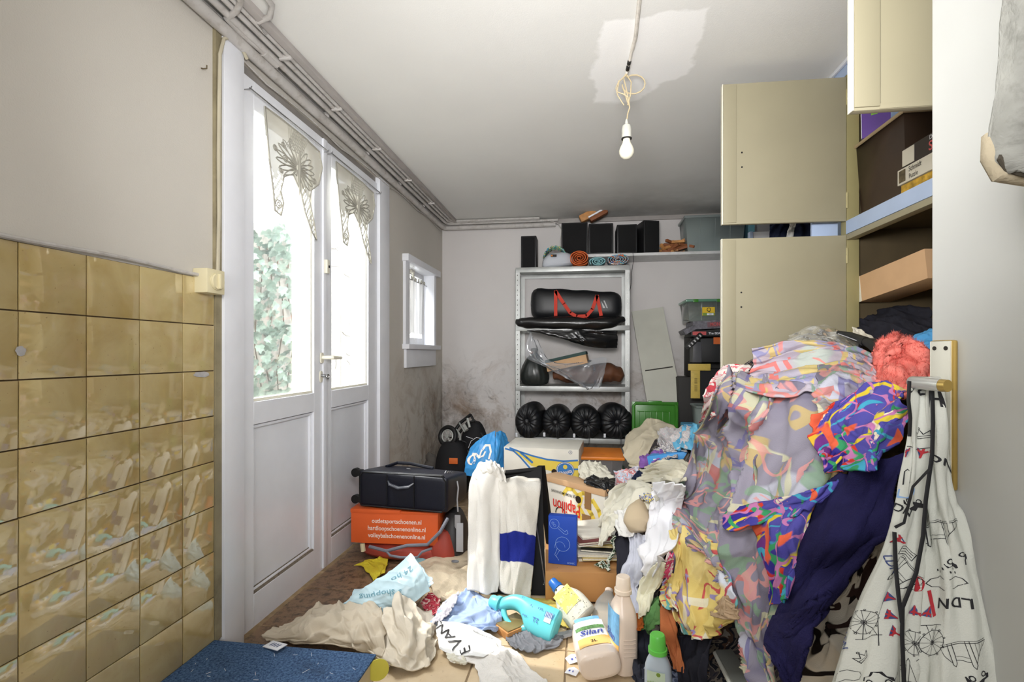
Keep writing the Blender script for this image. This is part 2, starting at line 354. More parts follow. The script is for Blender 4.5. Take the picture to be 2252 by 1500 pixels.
def floor_mat():
    m, t, p = base('floor_tile', .42, 0, .5); oi = t.nodes.new('ShaderNodeNewGeometry'); co = oi.outputs['Position']
    c = MIX(t, ramp(t, noi(t, co, 5, 6, .6), .3, .7), lin((196, 172, 136)), lin((222, 202, 170)))
    sx = t.nodes.new('ShaderNodeSeparateXYZ'); t.links.new(co, sx.inputs[0])
    w = MA(t, 'MULTIPLY', MA(t, 'SUBTRACT', noi(t, co, 4, 5), .5), .5)
    f = ramp(t, MA(t, 'ADD', sx.outputs[0], w), -.62, -.86)           # trodden-in dirt in front of the doors
    c = MIX(t, MA(t, 'MULTIPLY', f, .9), c, lin((122, 92, 66)))
    c = MIX(t, MA(t, 'MULTIPLY', MA(t, 'MULTIPLY', f, ramp(t, noi(t, co, 26, 7, .75), .47, .62)), .85), c, lin((52, 38, 28)))
    c = MIX(t, MA(t, 'MULTIPLY', ramp(t, noi(t, co, 70, 4), .62, .72), .35), c, lin((128, 104, 78)))
    t.links.new(c, p.inputs['Base Color']); bump(t, p, noi(t, co, 30, 4), .12, .004); return m
FT = floor_mat(); tp = .31; ftile = None
for i in range(-4, 6):
    for j in range(0, 9):
        x0 = -.054+tp*i; y0 = 1.2+tp*j-.06
        if x0+tp > XR or x0 < XL-.1 or y0 > YB: continue
        if ftile is None:
            mb = MB(); mb.box(.003, tp-.003, .003, tp-.003, -.012, 0, .002, seg=1); ft = mb.build('floor_tile', FT, floor, origin=(0, 0, 0)); ftile = ft; o = ft
        else: o = ftile.copy(); COL.objects.link(o)
        o.location = (max(x0, XL), y0, random.uniform(-.0008, 0)); o.name = 'floor_tile'
# ---------------------------------------------------------------- wall tiles
def tile_mat(k):
    m, t, p = base('glazed_tile', .05, 0, 1.0); co = t.nodes.new('ShaderNodeNewGeometry').outputs['Position']; oi = t.nodes.new('ShaderNodeObjectInfo')
    p.inputs['Coat Weight'].default_value = 1; p.inputs['Coat Roughness'].default_value = .03
    c = MIX(t, ramp(t, noi(t, co, 7, 4, .55, .8), .28, .72), lin((188, 164, 108)), lin((214, 196, 144)))
    c = MIX(t, MA(t, 'MULTIPLY', ramp(t, noi(t, co, 9, 3, .5, .5, (4, 2, 1)), .55, .75), .45), c, lin((208, 176, 134)))
    c = MIX(t, MA(t, 'MULTIPLY', oi.outputs['Random'], .35), c, lin((178, 152, 94)))
    c = MIX(t, MA(t, 'MULTIPLY', ramp(t, noi(t, co, 160, 2), .70, .76), .5), c, lin((110, 80, 40)))
    t.links.new(c, p.inputs['Base Color']); bump(t, p, noi(t, co, 7, 2, .4), .05, .010); return m
TM = tile_mat(0); tile = None; cuts = [1.512, 1.379]+[1.379-.1505*k for k in range(1, 8)]
rowz = [1.283-.1505*k for k in range(0, 9)]
MGR = M('dark_grout', (96, 80, 58), .95, var=.3, sc=40)
g_ = MB().box(XL, XL+.003, cuts[-1], cuts[0], .07, rowz[0]).build('grout', MGR, wall_left)
for a, b in zip(cuts[1:], cuts[:-1]):
    for za, zb in zip(rowz[1:], rowz[:-1]):
        za2 = max(za, .084)
        if zb-za2 < .02: continue
        full = abs(b-a-.1505) < .004 and za2 == za
        if full and tile: o = tile.copy(); COL.objects.link(o); o.name = 'wall_tile'
        else:
            w, h = (b-a)/2-.0014, (zb-za2)/2-.0014
            mb = MB(); mb.box(0, .0065, -w, w, -h, h, .002, seg=2); o = mb.build('wall_tile', TM, wall_left, origin=(0, 0, 0))
            if full: tile = o
        o.location = (XL+.001+random.uniform(0, .001), (a+b)/2, (za2+zb)/2)
        o.rotation_euler = (0, random.gauss(0, .006), random.gauss(0, .006))
# chipped plaster spots on the tiles
pm = M('bare_plaster', (186, 184, 184), .9, var=.15, sc=60)
for (Y, Z, a, b) in ((1.452, .972, .034, .0095), (.93, 1.045, .010, .011)):
    mb = MB(); n = 16; r = [random.uniform(.85, 1.12) for _ in range(n)]
    mb.add([(XL+.0102, Y+a*r[k]*math.cos(k*6.283/n), Z+b*r[k]*math.sin(k*6.283/n)) for k in range(n)]+[(XL+.0115, Y, Z)], [(k, (k+1) % n, n) for k in range(n)]); mb.build('plaster_chip', pm, wall_left)
MOL = M('olive_strip', (150, 140, 112), .7, var=.2, sc=10, dirt=((90, 78, 54), 8, .6))
struct(sbox('trim_1', XL, XL+.012, 1.513, 1.541, .08, 2.13, MOL))
# ---------------------------------------------------------------- door frame and doors
fr = MB(); fr.box(XL-TH-.02, XL+.022, 1.541, 1.642, 0, 2.12, .003); fr.box(XL-TH-.02, XL+.018, 2.868, 3.018, 0, 2.10, .003)
dframe = struct(fr.build('trim_2', MWH, origin=(0, 0, 0)))
struct(MB().box(XL-.06, XL-.012, 1.642, 2.868, 2.066, 2.12).build('trim_3', M('door_head', (150, 145, 140), .7, var=.15, sc=12), origin=(0, 0, 0)))
MGL = GLASSY('window_glass', op=.10, milkf=.05)
def leaf(n, y0, y1, g0, g1):
    x1 = XL; x0 = XL-.042; zt = 2.062; mb = MB()
    for a, b, c, d in ((y0, g0, .012, zt), (g1, y1, .012, zt), (g0, g1, .012, .135), (g0, g1, .772, .857), (g0, g1, 1.955, zt)): mb.box(x0, x1, a, b, c, d, .0012, seg=1)
    L = struct(mb.build(f'door_{n}', MWH, origin=(XL, y0, 0))); 
    MB().box(x0+.012, x1-.022, g0, g1, .13, .777).build('lower_panel', MWH, L)
    bd = MB()
    for zz in (.137, .768): bd.box(x1-.024, x1-.010, g0, g1, zz-(.0 if zz < .5 else .012), zz+(.012 if zz < .5 else 0), .004)
    for yy in (g0, g1-.012): bd.box(x1-.024, x1-.012, yy, yy+.012, .14, .768, .004)
    bd.build('panel_moulding', MWH, L)
    w = MB(); w.add([(x1-.001, g0, .1355), (x1-.001, g1, .1355), (x1-.022, g1, .150), (x1-.022, g0, .150)], [(0, 1, 2, 3)]); w.add([(x1-.0012, g0+.01, .1352), (x1-.0012, g1-.01, .1352), (x1-.0205, g1-.01, .152), (x1-.0205, g0+.01, .152)], [(0, 1, 2, 3)]); w.build('dirty_ledge', MDIRT, L)
    MB().box(XL-.030, XL-.026, g0-.005, g1+.005, .85, 1.96).build('pane', MGL, L)
    gm = MB(); gm.box(x1-.024, x1-.008, g0, g1, .857, .869, .003); gm.box(x1-.024, x1-.012, g0, g0+.01, .857, 1.955, .003); gm.box(x1-.024, x1-.012, g1-.01, g1, .857, 1.955, .003)
    gm.build('glazing_bead', MCR, L)
    ex = MB(); ex.box(XL-.11, XL-.045, g1, g1+.05, .8, 2.0); ex.box(XL-.11, XL-.045, g0-.05, g0, .8, 2.0); ex.box(XL-.11, XL-.045, g0, g1, .80, .852); ex.build('outer_frame', MCR, L)
    return L
d1 = leaf(1, 1.646, 2.238, 1.725, 2.152); d2 = leaf(2, 2.242, 2.866, 2.312, 2.742)
MB().box(XL-.002, XL+.009, 2.222, 2.258, .02, 2.06, .003).build('cover_strip', MWH, d1)
MHN = M('ivory_metal', (226, 222, 206), .3, spec=.6, var=.03); MSTEEL = M('steel', (170, 170, 172), .3, .9, var=.1)
h = MB(); h.loft([(0, .014, .026), (.006, .013, .025)], T=Matrix.Translation((XL+.006, 2.205, 1.018)) @ Matrix.Rotation(math.pi/2, 4, 'Y') @ Matrix.Rotation(math.pi/2, 4, 'Z'), pw=3)
h.tube([(XL+.008, 2.205, 1.02), (XL+.045, 2.205, 1.02), (XL+.055, 2.215, 1.02), (XL+.055, 2.30, 1.018)], [.009, .009, .010, .008], 10); h.build('lever_handle', MHN, d1)
h = MB(); h.loft([(0, .013, .028), (.005, .012, .027)], T=Matrix.Translation((XL+.002, 2.205, .93)) @ Matrix.Rotation(math.pi/2, 4, 'Y') @ Matrix.Rotation(math.pi/2, 4, 'Z')); h.build('keyhole_plate', MHN, d1)
h = MB(); h.cyl((XL+.006, 2.205, .935), (XL+.025, 2.205, .935), .007); h.tube(circ(0, 0, .011, 12)[:-1] and [(XL+.03, 2.22+.012*math.cos(a), .93+.012*math.sin(a)) for a in [k*.5236 for k in range(12)]], .003, 6, closed=True); h.cyl((XL+.02, 2.205, .935), (XL+.032, 2.222, .932), .004); h.build('key', MSTEEL, d1)
h = MB(); h.box(XL+.006, XL+.026, 2.225, 2.25, 1.42, 1.485, .004); h.build('rim_latch', MHN, d1); MB().box(XL+.027, XL+.029, 2.234, 2.243, 1.447, 1.458).build('latch_slot', M('black_plastic', (22, 22, 24), .4, var=.1), d1)
# ---------------------------------------------------------------- small window
wd = MB(); fx = XL+.02
wd.box(XL-TH, fx, WY0-.075, WY0+.004, WZ0-.0, WZ1+.02, .002); wd.box(XL-TH, fx, WY1-.004, WY1+.05, WZ0, WZ1+.02, .002)
wd.box(XL-TH, XL+.045, WY0-.09, WY1+.10, WZ1-.004, WZ1+.045, .003); wd.box(XL-TH, XL+.05, WY0-.09, WY1+.09, WZ0-.03, WZ0+.004, .003); wd.box(XL, fx, WY0-.06, WY1+.04, WZ0-.16, WZ0-.03, .002)
win = struct(wd.build('window_1', MWH, origin=(XL, WY0, WZ0)))
s = MB(); x0, x1 = XL-.10, XL-.07
for a, b, c, d in ((WY0, WY0+.05, WZ0, WZ1+.02), (WY1-.05, WY1, WZ0, WZ1+.02), (WY0+.05, WY1-.05, WZ0, WZ0+.06), (WY0+.05, WY1-.05, WZ1-.04, WZ1+.02)): s.box(x0, x1, a, b, c, d, .002)
s.build('sash', MWHD, win); MB().box(x0+.01, x0+.014, WY0+.05, WY1-.05, WZ0+.06, WZ1-.04).build('pane', MGL, win)
h = MB(); h.box(x1, x1+.012, 3.64, 3.72, WZ1-.03, WZ1-.005, .002); h.box(x1+.01, x1+.02, 3.665, 3.69, WZ1-.07, WZ1-.02, .002); h.build('window_catch', MHN, win)
# ---------------------------------------------------------------- lace curtains
MLACE = FAB('white_lace', (172, 169, 158), .05, weave=.2); MSHEER = GLASSY('sheer_voile', (1, 1, 1), .05, .5, (238, 238, 240), .72)
def curtain(y0, y1, z0, z1):
    t = thing('lace_curtain', 'short gathered white voile curtain on rod in the small window', 'curtain', (XL-.04, (y0+y1)/2, z0)); n, m = 60, 10; P = np.zeros((m, n, 3))
    for j in range(m):
        for i in range(n):
            u = i/(n-1); v = j/(m-1); P[j, i] = (XL-.045+.008*math.sin(u*44)+.004*math.sin(u*17+v*3), y0+(y1-y0)*u-.012*v*math.sin(u*9), z1-(z1-z0)*v-.006*math.sin(u*25)*v)
    sheet('voile', P, MSHEER, t, .0); r = MB(); r.cyl((XL-.045, WY0+.002, z1-.01), (XL-.045, WY1-.002, z1-.01), .004); r.build('rod', MSTEEL, t)
    fr = MB(); 
    for i in range(16): fr.tube([(XL-.036+.006*math.sin(i*2.7), y0+(y1-y0)*(i+.5)/16+.012*math.cos(a), z1+.0+.012*math.sin(a)) for a in [k*.785 for k in range(8)]], .0025, 5, closed=True)
    fr.build('scalloped_heading', MLACE, t)
curtain(3.40, 3.90, 1.19, 1.60)
def butterfly(name_lab, yc, ztop, w, hgt, y0r, y1r, zr, seed):
    """crocheted butterfly valance: outline cords, wing cells and mesh, as real threads with a translucent ground"""
    T = thing('lace_valance', name_lab, 'curtain', (XL+.03, yc, ztop-hgt)); x = XL+.022; rnd = random.Random(seed)
    ear = [(0, 1), (.25, 1.0), (.6, .97), (.93, .94), (1.0, .80), (.97, .62), (.84, .52), (.80, .40), (.88, .20), (.90, .02), (.80, .08), (.66, .24), (.60, .42), (.46, .55), (.30, .50), (.20, .32), (.24, .22), (.20, .10), (.10, .12), (.06, .30), (.02, .55)]
    def W3(p, o=0):
        u, v = p; r = .5+.5*math.sin(u*9+seed); return (x+.006*r+o+.010*math.sin(v*5+u*3), yc-w/2+w*u, ztop-hgt+hgt*v)
    def inside(u, v):
        c = False; n = len(ear)
        for i in range(n):
            a, b = ear[i], ear[i-1]
            if (a[1] > v) != (b[1] > v) and u < (b[0]-a[0])*(v-a[1])/(b[1]-a[1])+a[0]: c = not c
        return c
    gr = MB(); n = 44; idx = {}
    for j in range(n+1):
        for i in range(n+1): idx[i, j] = len(gr.v); gr.v.append(Vector(W3((i/n, j/n))))
    gr.f = [[idx[i, j], idx[i+1, j], idx[i+1, j+1], idx[i, j+1]] for j in range(n) for i in range(n) if inside((i+.5)/n, (j+.5)/n) and ((j+.5)/n > .46+.05*math.sin(i*.9) or ((i*7+j*3) % 5 < 3))]
    gr.build('gauze_ground', GLASSY('lace_gauze', (1, 1, 1), .04, .6, (216, 213, 200), .93), T)
    th = MB(); th.tube([W3(p, .002) for p in ear], .0038, 5, closed=True)
    th2 = MB(); bx, by = .56, .60
    th2.tube([W3((bx, by+.22), .004), W3((bx+.01, by), .005), W3((bx-.01, by-.22), .004)], [.004, .007, .002], 6)
    for sx in (-1, 1):
        for k, an in enumerate((-62, -44, -26, -8, 10, 28, 46, 64)):
            a = math.radians(an); L = (.40 if an > 0 else .42)*(1.0 if sx < 0 else .82); q = []
            for t in range(13):
                ph = math.pi*2*t/12; rr = L*(.56-.44*math.cos(ph)); ww = .036*math.sin(ph)
                q.append((bx+sx*(rr*math.cos(a)-ww*math.sin(a))*.95, by+.05+(rr*math.sin(a)+ww*math.cos(a))*.62))
            q = [p for p in q if inside(*p)]
            if len(q) > 3: th2.tube([W3(p, .003) for p in q], .0026, 4)
    for (u, v, r) in ((.16, .70, .035), (.30, .78, .03), (.33, .66, .04), (.15, .19, .05), (.88, .62, .035), (.24, .52, .03)):
        for q in (1, .45): th2.tube([W3((u+r*q*math.cos(a), v+r*q*.7*math.sin(a)), .004) for a in [k*.628 for k in range(10)]], .0024, 4, closed=True)
    th.build('edging', MLACE, T); th2.build('wing_pattern', MLACE, T)
    ms = MB()
    for k in range(11):
        u = .36+k*.025; ms.tube([W3((u, .98), .002), W3((u+.05, .78), .002)], .0014, 3); ms.tube([W3((u+.1, .98), .002), W3((u-.02, .78), .002)], .0014, 3)
    ms.build('net_mesh', MLACE, T)
    r = MB(); r.cyl((XL+.026, y0r, zr), (XL+.026, y1r, zr-.005), .0028, n=8)
    for yy, zz in ((y0r, zr), (y1r, zr-.005)): r.tube([(XL+.001, yy, zz-.004), (XL+.03, yy, zz-.004), (XL+.034, yy, zz+.006)], .002, 6)
    r.build('rod', MSTEEL, T)
butterfly('white crocheted butterfly valance on the nearer door pane', 1.965, 1.985, .40, .44, 1.665, 2.225, 2.003, 3)
butterfly('white crocheted butterfly valance on the farther door pane', 2.54, 1.985, .44, .44, 2.26, 2.85, 2.003, 8)
# ---------------------------------------------------------------- pipes under the ceiling
def pipe(name, lab, xz, r, yend, xend, group='painted pipes along the ceiling edge', extra=None, y0=.6):
    mb = MB(); x, z = xz; k = YB-.012-r-(x-XL-.012)
    pts = [(x, y0, z)]+[(x+random.uniform(-.002, .002), y, z+random.uniform(-.002, .002)) for y in np.arange(y0+.4, k-.15, .35)]+[(x, k-.04, z), (x+.012, k-.01, z), (x+.04, k, z)]+([(xend, k, z)] if xend else [])
    if extra: pts = extra+pts[1:]
    mb.tube(pts, r, 10); o = mb.build(name, MPIPE, ang=60); tag(o, lab, 'pipe', group); return o
G_ = 'painted pipes along the ceiling edge'
pipe('pipe', 'thick white painted pipe, lowest of the bundle above the doors', (-1.190, 2.128), .021, 0, -.22, G_)
pipe('pipe', 'thin grey pipe tucked just behind the thickest ceiling pipe', (-1.200, 2.160), .009, 0, -.25, G_)
for (xz, r, lab, ex) in (((-1.158, 2.158), .012, 'white conduit with S bend at near end, left of the two bent ones', [(-1.155, .6, 2.155), (-1.155, 1.55, 2.155)]), ((-1.128, 2.164), .0095, 'thin white conduit second from the ceiling side of the bundle', None), ((-1.100, 2.166), .0095, 'white conduit with S bend, nearest the ceiling side', [(-.98, 1.40, 2.164), (-.99, 1.49, 2.163), (-1.03, 1.54, 2.163), (-1.085, 1.56, 2.164), (-1.10, 1.62, 2.166)])):
    pipe('pipe', lab, xz, r, 0, -.2 if r > .01 else -.35, G_, ex)
s2 = MB(); s2.tube([(-1.06, 1.36, 2.164), (-1.07, 1.45, 2.158), (-1.115, 1.49, 2.156), (-1.165, 1.51, 2.15), (-1.172, 1.57, 2.15), (-1.165, 1.75, 2.152)], .0105, 10); s2.tube([(-1.165, 1.70, 2.152), (-1.165, 1.78, 2.152)], .016, 10)
tag(s2.build('pipe', MPIPE), 'short white conduit with a double bend above the near door post', 'pipe', G_)
cl = MB()
for y in (1.75, 2.15, 2.6, 3.1, 3.6): cl.box(-1.135, -1.085, y, y+.012, 2.150, 2.179, .002); cl.box(-1.212, -1.175, y+.05, y+.06, 2.146, 2.172, .002)
tag(cl.build('pipe_clips', MPIPE, origin=(0, 0, 0)), 'small saddle clips holding the ceiling pipes', 'pipe clip', None, 'stuff')
struct(MB().box(-1.085, -1.058, .5, YB, 2.158, 2.18, .002).build('trim_4', M('grey_batten', (170, 164, 160), .6, var=.1), origin=(0, 0, 0)))
struct(MB().box(-1.05, XR, YB-.02, YB, 2.145, 2.18, .002).build('trim_5', M('grey_batten', (170, 164, 160)), origin=(0, 0, 0)))
cab = MB(); pts = [onX(620, 250, XL+.018)]
cab.tube([(XL+.016, y, 2.085+.016*abs(math.sin(y*5.3))+.012*math.sin(y*2.1)) for y in np.arange(1.6, 4.2, .06)], .0035, 6)
tag(cab.build('cable', MPIPE), 'slack white cable sagging below the thick ceiling pipe', 'cable')
cab = MB(); cab.tube([(XL+.012, y, 1.291+.003*math.sin(y*12)) for y in np.arange(.35, 1.42, .06)]+[(XL+.02, 1.43, 1.288)], .0055, 8)
tag(cab.build('cable', MPIPE), 'white cable running along the top of the yellow wall tiles', 'cable')
cab = MB(); cab.tube([(XL+.02, 1.512, 1.31), (XL+.019, 1.519, 1.5), (XL+.02, 1.516, 1.7), (XL+.019, 1.52, 1.9), (XL+.02, 1.522, 2.04), (XL+.024, 1.535, 2.10), (XL+.03, 1.57, 2.128), (XL+.03, 1.61, 2.125), (XL+.03, 1.645, 2.095)], .006, 8)
tag(cab.build('cable', M('yellowed_cable', (188, 180, 158), .5)), 'yellowed cable rising beside the door post to the ceiling', 'cable')
# switch box
sb = thing('switch_box', 'cream surface mounted rotary switch box above the yellow tiles', 'switch', (XL, 1.46, 1.235)); T = Matrix.Translation((XL+.001, 1.425, 1.232)); MIV = M('ivory_plastic', (224, 214, 178), .35, var=.04)
MB(T).box(0, .052, 0, .078, 0, .078, .004).build('housing', MIV, sb)
k = MB(T @ Matrix.Translation((.053, .039, .039)) @ Matrix.Rotation(math.pi/2, 4, 'Y')); k.loft([(0, .028, .028), (.003, .028, .028), (.003, .026, .026), (.009, .025, .025)], 28, pw=2); k.box(-.024, .024, -.005, .005, .008, .017, .003); k.build('rotary_knob', MIV, sb)
hk = MB(); hk.tube([onX(443, 150, XL+.001), onX(447, 151, XL+.02), onX(455, 151, XL+.025), onX(455, 143, XL+.028)], .002, 6)
tag(hk.build('wall_hook', M('rusty_iron', (110, 96, 70), .6, .6)), 'small rusty screw hook in the upper wall left of the doors', 'hook')
# ---------------------------------------------------------------- carpeted step
ms, t, p = base('blue_carpet', .95, 0, .1); co = coords(t); c = MIX(t, ramp(t, noi(t, co, 130, 4, .8), .35, .65), lin((38, 60, 96)), lin((104, 136, 176)))
c = MIX(t, MA(t, 'MULTIPLY', ramp(t, noi(t, co, 7, 5, .6), .5, .75), .55), c, lin((44, 46, 52))); t.links.new(c, p.inputs['Base Color']); bump(t, p, noi(t, co, 420, 2), .9, .004)
st = thing('carpeted_step', 'low step covered in worn blue speckled carpet, front left', 'step', (-.93, 1.2, 0))
MB().box(XL+.012, -.652, -.3, 1.505, .0, .078, .002).build('riser', M('cream_board', (214, 200, 172), .6, var=.1, dirt=((120, 100, 76), 10, .5)), st)
MB().box(XL+.008, -.646, -.3, 1.512, .0785, .086, .003).build('carpet', ms, st)
# ================================================================ outside
def ivy():
    MLF = [M('ivy_leaf_%s' % 'abc'[i], c, .35, spec=.5, var=.25, sc=20) for i, c in enumerate(((120, 142, 128), (148, 168, 154), (96, 116, 104)))]
    T = thing('ivy', 'dense ivy covering garden wall outside the left door pane', 'ivy', (-3.0, 4.4, 0))
    out = [(0, 0), (.28, -.08), (.5, .12), (.36, .36), (.42, .62), (.2, .62), (0, 1.0), (-.2, .62), (-.42, .62), (-.36, .36), (-.5, .12), (-.28, -.08)]
    def leafmesh(mat):
        mb = MB(); mb.add([(x, -.12*abs(x), z) for x, z in out]+[(0, .06, .35)], [(i, (i+1) % 12, 12) for i in range(12)]); mb.add([(0, 0, 0), (.02, .3, .25), (-.02, .3, .25)], [(0, 1, 2)]); return mb.build('leaf', mat, T, smooth=False, origin=(0, 0, 0))
    protos = [leafmesh(m) for m in MLF]; rnd = random.Random(7); n = 0; st = MB()
    for k in range(2600):
        Y = rnd.uniform(3.3, 6.2) if k < 2000 else rnd.uniform(1.2, 3.3); Z = rnd.uniform(-.1, 2.35-.25*math.sin(Y*2)**2); X = -2.93+rnd.uniform(-.06, .09); s = rnd.uniform(.055, .10)
        R = Matrix.Rotation(math.pi/2+rnd.gauss(-.35, .35), 4, 'Z') @ Matrix.Rotation(rnd.gauss(.5, .35), 4, 'X') @ Matrix.Rotation(math.pi+rnd.gauss(0, .6), 4, 'Y')
        vis = 3.9 < Y < 5.3 and .7 < Z
        if n < 285 and vis:
            o = protos[k % 3].copy() if n >= 3 else protos[n]
            if n >= 3: COL.objects.link(o)
            o.name = 'leaf'; o.location = (X+3.0+.03, Y-4.4, Z); o.rotation_euler = R.to_euler(); o.scale = (s, s, s); n += 1
        else: st.add([(x*s, y*s, z*s) for x, y, z in [(a, -.12*abs(a), b) for a, b in out]+[(0, .06, .35)]], [(i, (i+1) % 12, 12) for i in range(12)], Matrix.Translation((X, Y, Z)) @ R)
    for v_ in [st.build('foliage', MLF[1], T, smooth=False)]: v_['kind'] = 'stuff'
    s2 = MB()
    for k in range(16):
        y = 3.6+k*.17; s2.tube([(-2.98, y+.06*math.sin(j*1.3+k), -.1+j*.24) for j in range(10)], .006, 5)
    s2.build('stems', M('ivy_stem', (92, 74, 56), .8), T)
ivy()
def GW(name, x0, x1, y0, y1, z0, z1, mat): o = MB().box(x0, x1, y0, y1, z0, z1).build(name, mat); return struct(o)
MGW = M('garden_wall', (186, 178, 168), .9, var=.2, sc=6, bs=.4, bsc=40)
GW('garden_wall', -3.3, -3.0, .5, 6.6, -.2, 2.25, MGW)
yd = M('yard_paving', (176, 170, 160), .9, var=.2, sc=5); GW('yard_ground', -3.3, XL-TH-.002, .4, 6.6, -.25, -.08, yd)
bw = M('whitewashed_boards', (206, 202, 194), .8, var=.06, dirt=((96, 90, 80), 6, .4)); bf = thing('board_fence', 'whitewashed vertical board fence outside the right door pane', 'fence', (-2.0, 4.75, 0))
for i in range(8): MB().box(-2.78+i*.19, -2.78+i*.19+.182, 4.74+.006*(i % 2), 4.765+.006*(i % 2), -.08, 2.75, .003).build('board', bw, bf)
MB().box(-2.8, -1.3, 4.775, 4.81, .5, .58).build('rail', bw, bf)
dp = MB(); dp.cyl((-2.02, 4.70, -.08), (-2.02, 4.70, 2.75), .022); tag(dp.build('drainpipe', M('grey_pipe', (150, 156, 164), .5)), 'grey drainpipe against the white board fence outside', 'drainpipe')
tw = MB(); rnd = random.Random(3)
for k in range(26):
    x, z = rnd.uniform(-2.45, -1.7), rnd.uniform(.9, 2.5); a = rnd.uniform(0, 6.28); p = [(x, 4.728, z)]
    for j in range(4): p.append((p[-1][0]+.035*math.cos(a), 4.728, p[-1][2]+.03*math.sin(a))); a += rnd.uniform(-.7, .7)
    tw.tube(p, .003, 4)
tag(tw.build('creeper_twigs', M('dry_twig', (110, 100, 92), .8)), 'dry creeper twigs clinging to the white board fence', 'creeper', None, 'stuff')
# ================================================================ hanging bulb
B = onY(1378, 155, 2.04); bx, by = B.x, B.y; L = thing('pendant_bulb', 'bare white bulb hanging on knotted cable from the ceiling', 'lamp', (bx, by, 1.86))
MCAB = M('beige_flex', (196, 180, 146), .5); MBT = M('black_tape', (24, 22, 22), .5)
zc = H-.006; w_ = MB(); A0 = pt(1412, -60, (zc-EYE)*F/837); A1 = pt(1398, 80, (zc-EYE)*F/697); w_.tube([A0, A1, pt(1390, 110, (zc-EYE)*F/667)], .007, 8); w_.tube([pt(1390, 108, (zc-EYE)*F/669), (bx+.005, by-.02, zc-.004), (bx, by, zc-.015)], .0055, 8); w_.build('ceiling_cable', M('white_sheath', (222, 216, 206), .5, dirt=((120, 110, 96), 20, .5)), L)
tpz = MB(); q = Vector((bx, by, zc))
for a, b in ((.55, .68), (.80, .86), (.88, .97)):
    s_, e_ = pt(1390, 108, (zc-EYE)*F/669), Vector((bx+.002, by-.006, zc-.008)); tpz.cyl(s_+(e_-s_)*a-Vector((0, .002, .002)), s_+(e_-s_)*b-Vector((0, .002, .002)), .0075, n=8)
tpz.build('black_tape', MBT, L)
w_ = MB(); z = zc-.015; w_.tube([(bx, by, z), (bx-.012, by, z-.02), (bx-.004, by, z-.05), (bx+.004, by, z-.09), (bx+.012, by, z-.14), (bx+.004, by, z-.165), (bx, by, z-.20), (bx, by, 1.955)], .0028, 8)
w_.tube([(bx-.004, by, z-.01)]+[(bx+.028+.045*math.cos(a), by+.006, z-.045+.038*math.sin(a)) for a in [2.2-k*.45 for k in range(13)]]+[(bx+.005, by, z-.12)], .0028, 8)
w_.tube([(bx+.002, by, z-.005), (bx-.03, by-.004, z-.035), (bx-.038, by-.004, z-.075), (bx-.01, by, z-.085), (bx+.008, by, z-.10)], .0028, 8); w_.tube([(bx-.03, by-.004, z-.03), (bx-.042, by-.003, z-.06), (bx-.035, by-.004, z-.09), (bx-.01, by-.002, z-.13)], .0022, 8)
w_.tube([(bx+.002, by, z-.01), (bx+.018, by-.003, z-.04), (bx+.015, by, z-.09), (bx+.004, by, z-.13)], .0026, 8); w_.build('knotted_flex', MCAB, L)
so = MB(Matrix.Translation((bx, by, 1.898))); so.loft([(0, .0195, .0195), (.034, .0195, .0195), (.05, .016, .016), (.056, .007, .007), (.075, .004, .004)], 24, pw=2); so.build('socket', M('socket_plastic', (200, 200, 190), .4), L)
so = MB(Matrix.Translation((bx, by, 1.898))); so.loft([(-.004, .0205, .0205), (.0, .0205, .0205)], 24, pw=2); so.build('socket_ring', MBT, L)
bu = MB(Matrix.Translation((bx, by, 1.898))); bu.loft([(-.004, .014, .014), (-.02, .017, .017), (-.035, .025, .025), (-.05, .0300, .0300), (-.062, .029, .029), (-.074, .022, .022), (-.081, .012, .012), (-.083, .003, .003)], 28, pw=2); bu.build('bulb', M('opal_glass', (240, 236, 216), .12, spec=.6, var=.02), L)
# ================================================================ cabinet on the right
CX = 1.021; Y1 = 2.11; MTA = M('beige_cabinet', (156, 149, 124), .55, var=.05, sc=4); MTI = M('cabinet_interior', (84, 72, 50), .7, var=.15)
zb0, zb1 = 1.503, 1.555
C_ = thing('built_in_cabinet', 'tall built-in beige cabinet with light blue rail and open doors', 'cabinet', (CX, 1.2, 0))
MB().box(CX+.046, XR, Y1+.03, Y1+.065, 0, 2.15).build('side_panel', MTI, C_); mb = MB(); mb.box(CX, CX+.045, Y1, Y1+.045, 0, 2.13, .002); mb.build('end_panel', M('stile_paint', (152, 143, 100), .55, var=.06), C_)
MB().box(XR-.03, XR-.004, .3, Y1+.04, 0, 2.15).build('back_panel', MTI, C_)
MB().box(CX+.02, XR-.03, .3, Y1+.04, 1.525, 1.545).build('shelf', MTI, C_); MB().box(CX+.02, XR-.03, .3, Y1+.04, .80, .82).build('shelf', MTI, C_)
MB().box(CX+.03, XR-.03, .3, 1.80, 1.84, 1.85).build('shelf', M('pale_shelf', (176, 160, 128), .5), C_)
MB().box(CX-.004, CX+.02, .3, Y1-.001, zb0, zb1, .002).build('blue_rail', MBL, C_); MB().box(CX-.002, CX+.03, .3, Y1-.001, zb0-.022, zb0-.0005, .002).build('rail_lip', MTA, C_)
MB().box(CX-.002, CX+.02, .3, Y1+.2, 2.125, H-.001, .002).build('blue_crown', MBL, C_); MB().box(CX-.014, CX-.003, .3, Y1+.2, 2.164, H-.001, .002).build('crown_bead', MWH, C_)
MB().box(CX+.02, XR-.03, .28, .3, 0, 2.15).build('end_panel', MTA, C_)
